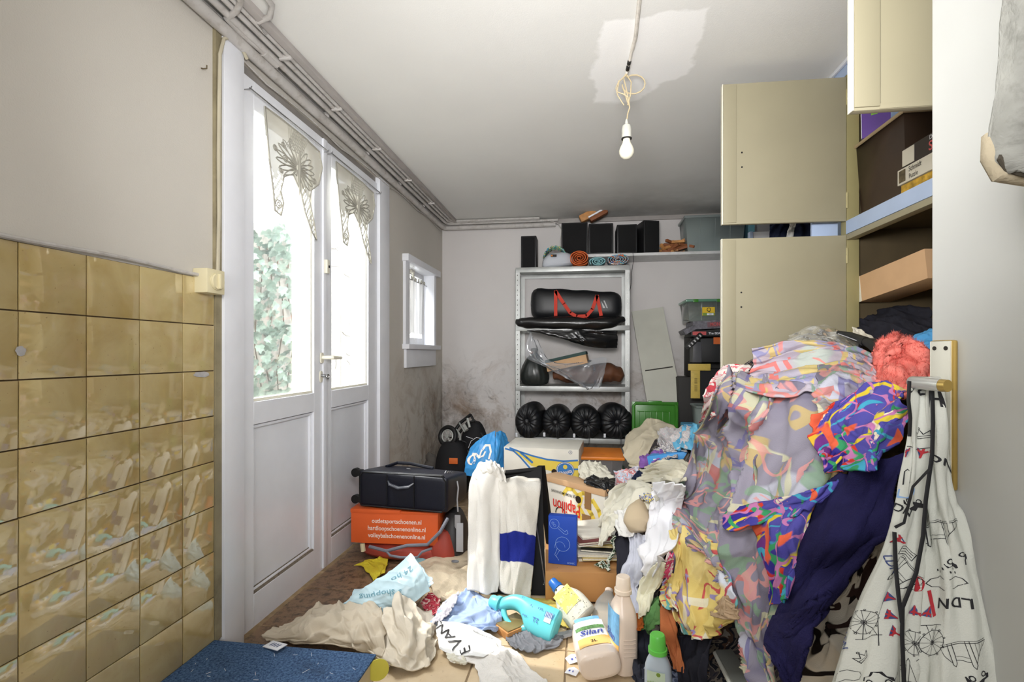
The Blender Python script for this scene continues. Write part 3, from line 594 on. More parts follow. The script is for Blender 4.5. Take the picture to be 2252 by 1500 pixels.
def cdoor(y, z0, z1, w, holes=None, knob=False, ang=0):
    T = Matrix.Translation((CX, y, 0)) @ Matrix.Rotation(ang, 4, 'Z')
    d = MB(T).box(-w, -.002, 0, .018, z0, z1, .0015).build('door', MTA, C_)
    s = MB(T); s.box(-w, -w+.05, -.004, 0, z0+.006, z1-.006, .001); s.box(-w+.05, -.03, -.002, 0, z0+.001, z0+.012, .001); s.build('edge_batten', MTA, d)
    e = MB(T).box(-w-.004, -w-.0003, -.002, .018, z0, z1, .001); e.build('pale_edge_strip', MCR, d)
    if holes:
        hh = MB(T)
        for z in holes: hh.cyl((-w+.072, -.0008, z), (-w+.072, .001, z), .0035, n=10)
        hh.build('screw_holes', MBT, d)
    if knob: k = MB(T); k.cyl((-.36, 0, knob), (-.36, -.022, knob), .008); k.cyl((-.36, -.018, knob), (-.36, -.026, knob), .014); k.build('knob', M('bronze_knob', (92, 78, 52), .4, .6), d)
    h = MB(T)
    for z in (z0+.08, z1-.08): h.cyl((-.001, -.003, z-.03), (-.001, -.003, z+.03), .0035, n=8)
    h.build('hinges', M('painted_hinge', (176, 166, 120), .5), d)
cdoor(Y1-.001, 1.555, 2.116, .462, (1.840, 1.782), ang=.02); cdoor(Y1-.001, .975, 1.500, .462, (1.283, 1.225)); cdoor(1.16, 1.558, 2.116, .446, None, 2.02)
# ================================================================ white door leaf on the right
FW = Vector((-SN, CS, 0)); RT = Vector((CS, SN, 0)); O3 = FW*.86+RT*.722; T3 = frame(O3, -FW)
D3 = struct(MB(T3).box(0, .80, 0, .038, .008, 2.06, .002).build('door_3', M('off_white_door', (184, 185, 181), .4, var=.02), origin=O3))
zz = lambda y, d=.83: EYE+(777-y)/F*d
MGD = M('gold_rim', (196, 166, 96), .3, .75, var=.1); MPL = M('ivory_plate', (206, 204, 192), .3, .1, var=.05)
MB(T3).box(.007, .052, -.009, -.0005, zz(1072), zz(748), .004).build('back_plate', MGD, D3)
MB(T3).box(.009, .0485, -.0105, -.0088, zz(1069), zz(750), .002).build('plate_face', MPL, D3)
hd = MB(T3)
for a, b in ((.018, 766), (.040, 766)): hd.cyl((a, -.0118, zz(b)), (a, -.010, zz(b)), .0035, n=10)
hd.build('plate_screws', M('screw_hole', (40, 36, 30), .6), D3)
zl = zz(840); hn = MB(T3); hn.tube([(.026, -.010, zl), (.026, -.045, zl), (.030, -.058, zl), (.045, -.062, zl-.001), (.088, -.060, zl-.002)], [.007, .007, .0075, .008, .0078], 14, flat=1.25); hn.build('lever', M('satin_lever', (204, 204, 200), .28, .5), D3)
MB(T3).tube([(.089, -.060, zl-.002), (.100, -.0595, zl-.002)], [.0082, .0078], 14, flat=1.2).build('lever_tip', MGD, D3)
# ================================================================ metal rack
RX0, RX1, RY0, RY1 = -.52, .362, 3.90, 4.25; MGV = M('galvanised_steel', (176, 178, 176), .42, .55, var=.2, sc=8)
RK = thing('metal_shelving', 'galvanised metal shelving rack with perforated uprights by back wall', 'shelving', (-.08, 4.08, 0)); RZ = [1.675, 1.215, .745, .345, .05]
for x, sx in ((RX0, 1), (RX1, -1)):
    for y, sy in ((RY0, 1), (RY1, -1)):
        p_ = MB(); xa, xb = sorted((x, x+sx*.036)); ya, yb = sorted((y, y+sy*.002)); p_.box(xa, xb, ya, yb, 0, 1.70); xa, xb = sorted((x, x+sx*.002)); ya, yb = sorted((y, y+sy*.036)); p_.box(xa, xb, ya, yb, 0, 1.70); up = p_.build('upright', MGV, RK)
        hl = MB()
        for k in range(42): hl.box(x+sx*.018-.003, x+sx*.018+.003, y-.0012*sy, y-.0002*sy, .05+k*.039, .058+k*.039)
        if sy > 0: ho = hl.build('slots', M('slot_pale' if x > 0 else 'slot_dark', (226, 226, 220) if x > 0 else (90, 90, 88), .6), up); ho['kind'] = 'stuff'
for z in RZ:
    s = MB(); s.box(RX0+.003, RX1-.003, RY0+.003, RY1-.003, z+.036, z+.038); s.box(RX0+.003, RX1-.003, RY0-.002, RY0+.0015, z, z+.038, .001); s.box(RX0+.003, RX1-.003, RY1-.003, RY1-.0005, z, z+.038); s.box(RX0+.003, RX1-.003, RY0+.0015, RY0+.016, z, z+.002); s.build('rack_shelf', MGV, RK)
RT_ = [z+.0385 for z in RZ]
# ================================================================ high wall shelf with its load
SZ = 1.80
sh = thing('wall_shelf', 'long white wall shelf high on the back wall', 'shelf', (.6, 4.0, SZ)); MB().box(-.20, 1.5, 3.99, YB-.002, SZ, SZ+.022, .002).build('board', MWHD, sh)
br = MB()
for x in (-.1, 1.35): br.box(x, x+.03, 4.15, YB-.002, SZ-.02, SZ-.001)
br.build('brackets', MWHD, sh); ST = SZ+.0225
MBK = M('black_vinyl', (26, 26, 28), .5, var=.15, bs=.1, bsc=120); MBKG = M('speaker_cloth', (18, 18, 19), .9, var=.1, bs=.4, bsc=500)
def xy(px, Y): return math.tan(math.atan((px-1126)/F)-PSI)*Y
def speaker(lab, px0, px1, Y, ztop, zbot, dep=.22, grille=True, group='black loudspeakers on the high shelf', rot=0):
    x0, x1 = xy(px0, Y), xy(px1, Y); t = thing('loudspeaker', lab, 'loudspeaker', ((x0+x1)/2, Y+dep/2, zbot), group); T = Matrix.Translation(((x0+x1)/2, Y+dep/2, zbot)) @ Matrix.Rotation(rot, 4, 'Z'); w = (x1-x0)/2-.002; h = ztop-zbot
    MB(T).box(-w, w, -dep/2, dep/2, 0, h, .006).build('cabinet', MBK, t)
    if grille: MB(T).box(-w+.012, w-.012, -dep/2-.006, -dep/2-.0005, .012, h-.012, .004).build('grille', MBKG, t)
def zY(py, Y, px=1300): return pt(px, py, Y/(CS+(px-1126)/F*SN)).z
speaker('large black box speaker, leftmost on the high shelf', 1234, 1293, 4.01, zY(488, 4.01), ST)
speaker('large black box speaker second from left on the high shelf', 1294, 1349, 4.01, zY(492, 4.01), ST)
speaker('squat black speaker third from left on the high shelf', 1356, 1402, 4.02, zY(496, 4.02), ST)
speaker('black speaker turned slightly beside the heap of wooden blocks', 1407, 1445, 4.03, zY(489, 4.03), ST, .2, rot=.25)
speaker('slim upright black speaker on the left end of the metal rack', 1145, 1180, 3.98, zY(514, 3.98), RT_[0], .16, group=None)
# wooden offcuts
MWD = M('pine_offcut', (196, 140, 84), .6, var=.2, sc=30); MWD2 = M('brown_offcut', (140, 84, 50), .6, var=.25, sc=30); rnd = random.Random(11)
for i in range(36):
    lay = i//10; x = xy(1450+lay*7+rnd.uniform(4, 72-lay*12), 4.08); y = 4.03+rnd.uniform(0, .14); z = ST+.008+lay*.026; a = rnd.uniform(-.9, .9); l = rnd.uniform(.04, .075)
    T = Matrix.Translation((x, y, z)) @ Matrix.Rotation(a, 4, 'Z') @ Matrix.Rotation(rnd.uniform(-.5, .5) if lay else 0, 4, 'Y')
    o = MB(T).box(-l, l, -.011, .011, -.008, .012, .002).build('wooden_block', (MWD, MWD2)[i % 2]); tag(o, ('pale' if i % 2 == 0 else 'brown')+' wooden block in the heap on the high shelf', 'wooden block', 'wooden blocks heaped on the high shelf')
# wooden planks above speakers
T = frame(onY(1278, 486, 4.06), (.9, 0, .42)); o = MB(T).box(0, .14, 0, .07, -.01, .05, .012).build('wooden_offcut', MWD); tag(o, 'short pale wooden board lying on the leftmost high speaker', 'board')
T = frame(onY(1300, 487, 4.04), (.88, 0, .45)); t = thing('upholstered_plank', 'brown wooden plank with white rounded edge atop the black speakers', 'plank', tuple(T.translation)); MB(T).box(0, .155, 0, .08, 0, .035, .014).build('plank', MWD2, t); MB(T).box(-.004, .16, -.003, .085, .034, .048, .006).build('white_edge', MWH, t)
# clear bin
MCL = GLASSY('clear_plastic', (.93, .96, .96), .22, .12, (170, 182, 180), .45)
def tub(name, lab, x0, x1, y0, y1, z0, z1, mat, lidmat, taper=.03, lid=True, load=None):
    t = thing(name, lab, 'storage box', ((x0+x1)/2, (y0+y1)/2, z0)); a = taper
    mb = MB(); vs = []
    for z, k in ((z0, a), (z1, 0)):
        vs += [(x0+k, y0+k, z), (x1-k, y0+k, z), (x1-k, y1-k, z), (x0+k, y1-k, z)]
    mb.add(vs, [(0, 3, 2, 1), (0, 1, 5, 4), (1, 2, 6, 5), (2, 3, 7, 6), (3, 0, 4, 7)]); b = mb.build('tub', mat, t); md = b.modifiers.new('thick', 'SOLIDIFY'); md.thickness = .003
    rb = MB(); n = 4
    for k in range(1, n):
        x = x0+(x1-x0)*k/n; rb.cyl((x, y0+a-.001, z0+.01), (x, y0-.001, z1-.01), .002, n=6)
    rb.build('ribs', mat, t)
    MB().box(x0-.012, x1+.012, y0-.012, y1+.012, z1-.002, z1+.018, .006).build('lid' if lid else 'rim', lidmat, t) if lid else MB().tube([(x0-.004, y0-.004, z1), (x1+.004, y0-.004, z1), (x1+.004, y1+.004, z1), (x0-.004, y1+.004, z1)], .007, 8, closed=True).build('rim', lidmat, t)
    return t
tub('storage_box', 'large clear plastic storage box on the high shelf', xy(1508, 4.01), xy(1640, 4.01), 4.01, 4.26, ST+.002, zY(478, 4.01, 1550), MCL, MCL, .02)
def item(name, lab, cat, px0, px1, py0, Y, zb, dep, mat, bev=.004, group=None):
    x0, x1 = xy(px0, Y), xy(px1, Y); o = MB().box(x0, x1, Y, Y+dep, zb, zY(py0, Y, (px0+px1)/2), bev).build(name, mat); return tag(o, lab, cat, group)
item('storage_box', 'teal box on the high shelf seen between the cabinet doors', 'box', 1645, 1660, 486, 4.05, ST, .2, M('teal', (112, 168, 184), .5))
MB().box(.918, CX-.006, 2.165, 2.180, 1.30, 1.62, .002).build('blue_side_board', MBL, C_)
wp = MB().box(.866, .945, 2.70, 2.72, .0, 1.66, .002).build('white_plank', MWH); tag(wp, 'white plank standing upright seen between the open cabinet doors', 'plank')
wp = MB().box(.845, .862, 2.69, 2.72, .0, 1.66, .002).build('white_plank', MBL); tag(wp, 'narrow light blue plank beside the white upright plank', 'plank')
# ================================================================ rack load
def roll(name, lab, px0, px1, py0, Y, zb, dep, mats, turns=3, tilt=0, group=None, seed=0, cat='towel'):
    """rolled towel seen from its end: a spiral of cloth"""
    x0, x1 = xy(px0, Y), xy(px1, Y); z1 = zY(py0, Y, (px0+px1)/2); a, b = (x1-x0)/2, (z1-zb)/2; cx, cz = (x0+x1)/2, (z1+zb)/2; rnd = random.Random(seed)
    n = 26*turns; P = np.zeros((10, n, 3)); ph = rnd.uniform(0, 6)
    for i in range(n):
        u = i/(n-1); r = .12+.86*u; an = ph+u*turns*6.283
        for j in range(10): P[j, i] = (cx+a*r*math.cos(an)*(1+.05*math.sin(an*3+j)), Y+dep*j/9+.006*math.sin(an*2+seed)*(j == 0), max(zb+.002, cz+b*r*math.sin(an)*(1+.04*math.sin(an*2.3))))
    o = sheet(name, P, mats, None, .006); return tag(o, lab, cat, group)
def stripes(name, cols, sc=40, dist=4, uvd=True):
    m, t, p = base(name, .95, 0, .1); co = coords(t, uvd); n = noi(t, co, sc, 2, .5, dist); r = t.nodes.new('ShaderNodeValToRGB'); r.color_ramp.interpolation = 'CONSTANT'; t.links.new(ramp(t, n, .25, .75), r.inputs[0])
    e = r.color_ramp.elements; e[0].color = lin(cols[0]); e[1].color = lin(cols[-1]); e[1].position = 1-1/len(cols)
    for i, c in enumerate(cols[1:-1]): q = e.new((i+1)/len(cols)); q.color = lin(c)
    t.links.new(r.outputs[0], p.inputs['Base Color']); bump(t, p, noi(t, co, 380, 2), .5, .003); return m
MTOR = FAB('orange_terry', (206, 104, 58), .2, weave=.8); MTTE = FAB('pale_teal_terry', (150, 200, 206), .15, weave=.8)
MMUL = stripes('multicolour_terry', [(70, 130, 190), (240, 230, 220), (90, 180, 200), (226, 120, 70), (120, 190, 210), (60, 90, 170), (236, 204, 80)], 22)
MMUL2 = stripes('striped_towel', [(60, 110, 150), (110, 180, 120), (70, 150, 190), (230, 220, 120), (40, 70, 120), (120, 190, 200)], 26)
sb_ = thing('sports_bag', 'grey white drawstring bag holding a multicolour towel, rack top', 'bag', (xy(1228, 3.9), 3.95, RT_[0]))
c0 = xy(1226, 3.93); bg_ = MB(Matrix.Translation((c0, 3.99, RT_[0]+.066)) @ Matrix.Rotation(-.12, 4, 'Y')); bg_.loft([(-.066, .10, .07), (-.05, .128, .09), (-.01, .13, .10), (.03, .11, .09), (.055, .07, .06)], 28, pw=2.6); b_ = bg_.build('bag_body', FAB('silver_nylon', (196, 200, 208), .1, rough=.6), sb_, sub=1)
MB(Matrix.Translation((c0-.05, 3.886, RT_[0]+.075))).box(0, .045, 0, .006, 0, .018, .001).build('label_patch', M('black_patch', (28, 26, 26), .6), sb_); o_ = MB(Matrix.Translation((c0-.047, 3.8855, RT_[0]+.079))).box(0, .012, -.001, 0, 0, .010).build('label_mark', M('orange_mark', (220, 130, 40), .6), sb_)
P = np.zeros((14, 40, 3))
for j in range(14):
    for i in range(40): a = math.pi*i/39; u = j/13; P[j, i] = (c0-.02-.095*math.cos(a)*(1-.25*abs(u-.5)), 3.93+.12*u, RT_[0]+.085+.085*math.sin(a)*(.9+.1*math.sin(u*9))+.004*math.sin(i*1.3))
sheet('towel', P, MMUL2, sb_, .008)
roll('rolled_towel', 'orange rolled towel on top of the metal rack', 1252, 1297, 549, 3.885, RT_[0], .11, MTOR, 4, seed=2)
roll('rolled_towel', 'pale teal rolled towel on top of the metal rack', 1296, 1334, 565, 3.90, RT_[0], .10, MTTE, 3, seed=5)
roll('rolled_towel', 'multicolour striped rolled towel at right end of rack top', 1333, 1383, 558, 3.895, RT_[0], .10, MMUL, 4, seed=8)
# black duffel with red straps
MNY = M('black_nylon', (24, 25, 28), .42, spec=.5, var=.2, sc=12, bs=.15, bsc=60); MPB = M('black_bin_plastic', (18, 18, 19), .28, spec=.6, var=.2, sc=20, bs=.5, bsc=34); MRD = M('red_webbing', (206, 62, 44), .7, bs=.2, bsc=600)
Yd = 3.93; xa, xb = xy(1163, Yd), xy(1371, Yd); df = thing('duffel_bag', 'long black duffel bag with red carrying straps on the rack', 'bag', ((xa+xb)/2, Yd, RT_[1]))
zt = zY(628, Yd, 1180); zt2 = zY(640, Yd, 1360); zb = RT_[1]+.05; mb = MB(Matrix.Translation((xa, 4.06, 0)) @ Matrix.Rotation(math.pi/2, 4, 'Y')); secs = []
for k in range(13):
    u = k/12; top = zt+(zt2-zt)*u+.006*math.sin(k*1.9); q = min(1, .72+u*6, .82+(1-u)*9); hz = (top-zb)/2*q; cz = zb+(top-zb)/2; secs.append(((xb-xa)*u, hz, .125*q, -cz, 0))
mb.loft(secs, 28, pw=3.4); mb.build('bag_body', MNY, df, sub=1)
def strap(mb, pts, w, T=None, th=.0025):
    """flat webbing in the x-z plane"""
    for a, b in zip(pts[:-1], pts[1:]):
        a, b = Vector(a), Vector(b); t = (b-a).normalized(); n = t.cross(Vector((0, 1, 0))).normalized()*w/2; e = t*w*.1
        q = [a+n-e, a-n-e, b-n+e, b+n+e]; mb.add(q+[v+Vector((0, th, 0)) for v in q], [(0, 1, 2, 3), (7, 6, 5, 4), (0, 4, 5, 1), (1, 5, 6, 2), (2, 6, 7, 3), (3, 7, 4, 0)], T)
mb = MB(); f_ = lambda x, y: tuple(onY(x, y, Yd-.022)); strap(mb, [f_(1222, 694), f_(1222, 640), f_(1240, 668), f_(1254, 688), f_(1268, 696), f_(1290, 695), f_(1303, 680), f_(1313, 650), f_(1322, 694)], .026); mb.build('red_strap', MRD, df)
mb = MB(); lt_ = lambda s, px, py, sz: put_text(mb, Matrix.Translation(onY(px, py, Yd-.0225)), s, 0, 0, sz, .01); mb.add([tuple(onY(1322, 662, Yd-.023)), tuple(onY(1332, 678, Yd-.023)), tuple(onY(1326, 678, Yd-.023))], [(0, 1, 2)]); mb.add([tuple(onY(1327, 661, Yd-.023)), tuple(onY(1330, 661, Yd-.023)), tuple(onY(1337, 678, Yd-.023)), tuple(onY(1334, 678, Yd-.023))], [(0, 1, 2, 3)]); mb.build('white_emblem', M('grey_print', (190, 190, 190), .6), df)
# rolled black plastic below it
def blob_tube(name, lab, cat, pts, rad, mat, flat=1, n=18, group=None, parent=None, amp=.08, sub=1):
    mb = MB(); P = [Vector(p) for p in pts]; Q = []; R_ = []
    C = resample(np.array([[tuple(p)+(0,)] for p in P])[:, :, :3], max(12, len(P)*5), 1)[:, 0]; r = np.interp(np.linspace(0, 1, len(C)), np.linspace(0, 1, len(rad)), rad)
    mb.tube([Vector(c) for c in C], list(r), n, flat=flat)
    for v in mb.v:
        e = noise.noise(Vector((v.x*14, v.y*14, v.z*30)))*amp+noise.noise(v*45)*amp*.5; v += Vector((e*.15, e*.15, e))*max(rad)*1.0*.6
    o = mb.build(name, mat, parent, sub=sub, ang=180); return tag(o, lab, cat, group) if lab else o
Y = 3.885; blob_tube('plastic_roll', 'rolled black plastic sheet under the duffel bag', 'plastic sheet', [onY(1134, 706, Y), onY(1150, 709, Y), onY(1200, 710, Y-.005), onY(1280, 711, Y-.005), onY(1340, 710, Y), onY(1375, 700, Y+.02)], [.02, .045, .047, .046, .043, .02], MPB, amp=.5)
cloth('plastic_sheet', 'black bin plastic sagging below the second rack shelf', 'plastic sheet', [[(1158, 726, 3.84), (1230, 727, 3.84), (1300, 727, 3.84), (1358, 727, 3.84)], [(1190, 732, 3.86), (1240, 742, 3.83), (1300, 748, 3.83), (1358, 745, 3.84)], [(1215, 737, 3.87), (1260, 752, 3.86), (1310, 762, 3.86), (1357, 765, 3.87)]], MPB, (1.12, 1.2), .02, .01, 70, 5)
# third shelf
Y = 3.88; bt = thing('bin_bag', 'dark knotted bin bag at the left of the third rack shelf', 'bag', (xy(1172, 3.98), 3.98, RT_[2])); mb = MB(Matrix.Translation((xy(1174, 3.95), 3.99, RT_[2]))); secs = [(0, .08, .06), (.02, .118, .085), (.08, .125, .10), (.16, .10, .09, -.01), (.22, .06, .06, -.02), (.26, .02, .02, -.03), (.275, .028, .012, -.03), (.30, .035, .008, -.035)]
mb.loft(secs, 40, pw=2)
for v in mb.v:
    a = math.atan2(v.y-3.99, v.x-xy(1174, 3.95)); v += Vector((math.cos(a), math.sin(a), 0))*.006*math.sin(a*15+v.z*20)*(1 if v.z < RT_[2]+.25 else .3)
mb.build('bag_body', M('dark_green_plastic', (40, 44, 42), .3, spec=.6, var=.25, bs=.5, bsc=30), bt, sub=1, ang=180); MB(Matrix.Translation((xy(1168, 3.9), 3.985, RT_[2]+.262))).loft([(-.01, .018, .018), (0, .022, .022), (.01, .018, .018)], 16, pw=2).build('knot', M('brown_tie', (120, 70, 46), .5), bt)
bw_ = blob_tube('brown_bag', 'brown leather bag lying on the third rack shelf', 'bag', [onY(1215, 832, 3.98), onY(1250, 830, 3.98), onY(1300, 830, 4.0), onY(1345, 826, 4.02), onY(1370, 838, 4.0)], [.035, .075, .085, .08, .04], M('brown_leather', (104, 66, 44), .5, var=.25, bs=.3, bsc=50), amp=.45, flat=.9)
for v in (bw_,): v.location.z = max(v.location.z, RT_[2]+.004)
T = frame(onY(1204, 818, 3.90), (1, -.12, .23)); sb = thing('shoe_box', 'shoe box with dark green lid tilted on the brown bag', 'box', tuple(T.translation)); MB(T).box(0, .32, 0, .13, 0, .068, .001).build('box', M('kraft_card', (206, 168, 128), .8, var=.08), sb)
MB(T).box(-.003, .323, -.003, .133, .068, .092, .001).build('lid', M('dark_green_card', (36, 66, 62), .6), sb); mb = MB(T); put_text(mb, Matrix.Identity(4), 'L a n n n c c n', .2, .02, .022, .0, .9); mb.build('lettering', M('dark_ink', (50, 36, 28), .7), sb)
MCB = GLASSY('clear_film', (.97, .98, 1), .30, .12, (205, 212, 220), .22)
cloth('clear_bag', 'crumpled clear plastic bag spilling over the third rack shelf', 'plastic bag', [[(1166, 728, 3.87), (1172, 742, 3.87), (1180, 752, 3.88)], [(1155, 780, 3.86), (1185, 790, 3.84), (1215, 800, 3.85)], [(1190, 800, 3.85), (1235, 815, 3.82), (1290, 790, 3.84), ][:3], [(1215, 815, 3.85), (1262, 835, 3.81), (1332, 785, 3.86)], [(1255, 838, 3.84), (1290, 850, 3.81), (1328, 815, 3.84)], [(1285, 852, 3.84), (1300, 856, 3.82), (1320, 852, 3.84)]], MCB, (1.25, 1.1), .03, .02, 60, 9, th=0)
# four black sleeping bags
MSB = M('black_ripstop', (22, 23, 26), .4, spec=.5, var=.2, bs=.1, bsc=40)
SL = [(1171, 938, 31, 40, 'leftmost of four black stuffed sleeping bags, greyer on top'), (1226, 930, 33, 36, 'second from left of four black stuffed sleeping bags'), (1285, 931, 35, 37, 'third from left of four black stuffed sleeping bags'), (1346, 935, 38, 39, 'rightmost and largest of four black stuffed sleeping bags')]
for i, (cx, cy, rx, ry, lab) in enumerate(SL):
    d = 3.80; k = d/F; a, b = rx*k, ry*k; c = pt(cx, cy, d); zc_ = max(c.z, RT_[3]+b*.97); t = thing('sleeping_bag', lab, 'sleeping bag', (c.x, c.y+.15, RT_[3]), 'stuffed sleeping bags on the fourth rack shelf')
    T = Matrix.Translation((c.x, c.y+.34, zc_)) @ Matrix.Rotation(math.pi/2, 4, 'X') @ Matrix.Rotation(.08*(i-1.5), 4, 'Y')
    mb = MB(T); mb.loft([(0, a*.6, b*.6), (.02, a*.93, b*.93), (.1, a, b), (.26, a, b), (.32, a*.96, b*.96), (.345, a*.8, b*.8), (.358, a*.5, b*.5), (.35, a*.25, b*.25), (.335, a*.12, b*.12)], 56, pw=2)
    for j, v in enumerate(mb.v):
        q = T.inverted() @ v; an = math.atan2(q.y, q.x); rr = math.hypot(q.x/a, q.y/b)
        if q.z > .3: q.z += .0085*math.sin(an*17+i)*min(1, rr*1.5)*(1 if rr < .97 else .4)+.005*math.sin(an*29)
        else: q.x *= 1+.015*math.sin(an*5+q.z*30)
        mb.v[j] = T @ q
    mb.build('stuff_sack', MSB, t, sub=1, ang=180); MB(T).loft([(.335, a*.2, b*.2), (.362, a*.17, b*.17), (.37, a*.07, b*.07)], 16, pw=2).build('end_knob', MNY, t)
    cd = MB(); cd.tube([T @ Vector((.01, 0, .36)), T @ Vector((.012, -b*.5, .375)), T @ Vector((.014, -b*1.0, .372)), T @ Vector((.018, -b*1.25, .368))], .0016, 5); cd.tube([T @ Vector((.02, 0, .36)), T @ Vector((.022, -b*.6, .375)), T @ Vector((.026, -b*1.2, .368))], .0016, 5); cd.build('cord', MNY, t)
    T5 = T @ Matrix.Translation((-a*.75, -b*.70, .352)); MB(T5).box(-.008, .008, -.018, .012, 0, .001).build('tag', MWH, t)
# ---------------------------------------------------------------- leaning board, green lid, stack on the right
q0, q1, q2, q3 = onY(1423, 884, 4.02), onY(1500, 884, 4.02), onY(1458, 675, YB-.03), onY(1389, 685, YB-.03)
lb = thing('leaning_board', 'pale cut-off cupboard panel leaning on the back wall', 'board', tuple(q0)); nz = (q1-q0).cross(q3-q0).normalized()*.016
if nz.y < 0: nz = -nz
MB().add([q0, q1, q2, q3, q0+nz, q1+nz, q2+nz, q3+nz], [(0, 1, 2, 3), (7, 6, 5, 4), (0, 4, 5, 1), (1, 5, 6, 2), (2, 6, 7, 3), (3, 7, 4, 0)]).build('panel', M('pale_laminate', (206, 206, 194), .4, var=.04), lb)
L2 = lambda u, v, o=.004: (q0+(q1-q0)*u+(q3-q0)*v)-nz.normalized()*o
MB().tube([L2(.10, .33), L2(.92, .37)], .005, 8).build('metal_bar', M('dull_metal', (90, 88, 84), .4, .7), lb)
hh = MB()
for u, v in ((.50, .69), (.78, .71)): hh.tube([L2(u, v, .001), L2(u, v, .0022)], .006, 8)
hh.build('screw_holes', MBT, lb)
Y = 3.86; gx0, gx1 = xy(1390, Y), xy(1492, Y); gz1 = zY(884, Y, 1440); gl = thing('crate_lid', 'green plastic crate lid standing upright behind the clothes', 'lid', ((gx0+gx1)/2, Y, .2)); MGN = M('green_plastic', (64, 132, 44), .3, spec=.5, var=.12, sc=10)
T = Matrix.Translation((gx0, Y, gz1-.42)); w = gx1-gx0; MB(T).box(0, w, .006, .016, 0, .42, .004).build('lid_panel', MGN, gl)
rm = MB(T); rm.tube([(.012, .004, .01), (.012, .004, .39), (.03, .004, .408), (w-.03, .004, .408), (w-.012, .004, .39), (w-.012, .004, .01)], .013, 8); rm.box(w/2-.05, w/2+.05, -.002, .02, .395, .428, .004); rm.build('rim', MGN, gl)
rb = MB(T)
for u in (.14, .27, .40, .53, .66, .80): rb.box(w*u, w*u+.008, .000, .007, .02, .35, .002)
rb.box(w*.12, w*.84, .000, .007, .345, .357, .002)
rb.build('ribs', MGN, gl)
Y = 3.80; x0 = xy(1503, Y)
def zr(py): return zY(py, 3.80, 1540)
sd = thing('shelf_tower', 'dark narrow shelf unit behind the duvet, right of green lid', 'shelving', (xy(1560, 3.95), 4.0, 0)); MDK = M('dark_wood', (40, 38, 36), .6, var=.15)
MB().box(xy(1493, 3.95), xy(1640, 3.95), 3.97, 4.2, 0, zY(830, 3.95, 1500), .003).build('lower_unit', MDK, sd)
MB().box(xy(1519, 3.95), xy(1640, 3.95), 3.97, 4.2, zY(829, 3.95, 1500), zY(738, 3.95, 1500), .003).build('upper_unit', MDK, sd)
zq = zr(740)
bx_ = thing('game_box', 'black music quiz game box at the bottom of the game stack', 'game box', (xy(1555, Y), Y, zq)); T = Matrix.Translation((xy(1520, Y), Y, zq)); MB(T).box(0, .36, 0, .24, 0, .045, .002).build('box', MBK, bx_)
mb = MB(T); put_text(mb, Matrix.Identity(4), 'The BEATLES', .185, .022, .024, .01, .95); mb.build('lettering', MWH, bx_); mb = MB(T); mb.box(.01, .105, -.0015, 0, .01, .036); mb.build('red_panel', M('salmon_print', (206, 92, 92), .6), bx_)
T = Matrix.Translation((xy(1524, Y), Y-.01, zq+.049)) @ Matrix.Rotation(-.05, 4, 'Y'); bx_ = thing('game_box', 'grey board game box on top of the black quiz box', 'game box', tuple(T.translation)); MB(T).box(0, .36, 0, .25, 0, .060, .002).build('box', M('grey_print_card', (112, 110, 118), .6, var=.5, sc=40), bx_)
mb = MB(T); mb.box(.10, .30, -.002, 0, .012, .048, .001); mb.build('title_band', M('title_band', (120, 84, 92), .6), bx_); mb = MB(T); put_text(mb, Matrix.Identity(4), 'MONOPOLY', .2, .03, .036, .02, .8, off=.003); mb.build('lettering', M('salmon_print', (206, 92, 92)), bx_)
MB(Matrix.Translation((xy(1507, Y), Y-.02, zq+.012)) @ Matrix.Rotation(-.5, 4, 'Y')).box(0, .09, 0, .2, 0, .035, .002).build('flap', M('grey_print_card', (112, 110, 118)), bx_)
tb = tub('storage_box', 'clear plastic box with green clips on the game boxes', xy(1512, 3.84), xy(1640, 3.84), 3.84, 4.12, zq+.112, zr(662), GLASSY('clear_tub', (.93, .96, .95), .3, .1, (165, 172, 166), .25), GLASSY('clear_green_lid', (.8, .95, .88), .3, .2, (110, 170, 140), .55), .015)
T = Matrix.Translation((xy(1545, 3.83), 3.835, zY(694, 3.83, 1550))); mb = MB(T); mb.box(0, .088, -.0, .002, 0, .062); lbm = mb.build('yellow_label', M('label_yellow', (226, 190, 40), .5), tb)
mb = MB(T); mb.box(.003, .086, -.0012, 0, .0, .02); mb.build('green_band', M('label_green', (120, 150, 60), .5), tb); mb = MB(T); mb.box(.032, .078, -.0022, -.001, .003, .017); mb.build('barcode_panel', MWH, tb); mb = MB(T); put_text(mb, Matrix.Identity(4), 'Q', .045, .042, .04, .01); put_text(mb, Matrix.Identity(4), '||||||', .055, .011, .012, .0, off=.003); mb.build('lettering', MBT, tb)
for gx in (1525, 1577): MB().box(xy(gx, 3.82), xy(gx, 3.82)+.035, 3.82, 3.83, zr(662)-.006, zr(662)+.016, .002).build('green_clip', MGN, tb)
pj = thing('equipment_case', 'black equipment case with orange label inside the stack', 'case', (xy(1560, Y), Y, zr(797))); MB().box(xy(1540, Y), xy(1640, Y), Y, Y+.16, zr(797), zr(744), .006).build('case', MBK, pj); MB().box(xy(1569, Y), xy(1590, Y), Y-.003, Y-.0005, zr(757), zr(741)-.004).build('orange_label', M('orange_print', (214, 106, 44), .6), pj)
MB(Matrix.Translation((xy(1523, Y), Y+.0, zr(797)))).box(0, .06, -.02, .1, 0, .15, .004).build('grey_end', M('dark_grey_plastic', (84, 84, 88), .4), pj)
vc = thing('cassette_case', 'black slatted holder leaning at the left of the stack', 'holder', (xy(1520, Y), Y-.05, zr(770))); T = frame(onY(1516, 768, Y-.06), (.7, 0, .7)); MB(T).box(0, .14, 0, .08, 0, .03, .003).build('body', MBK, vc); m_ = MB(T)
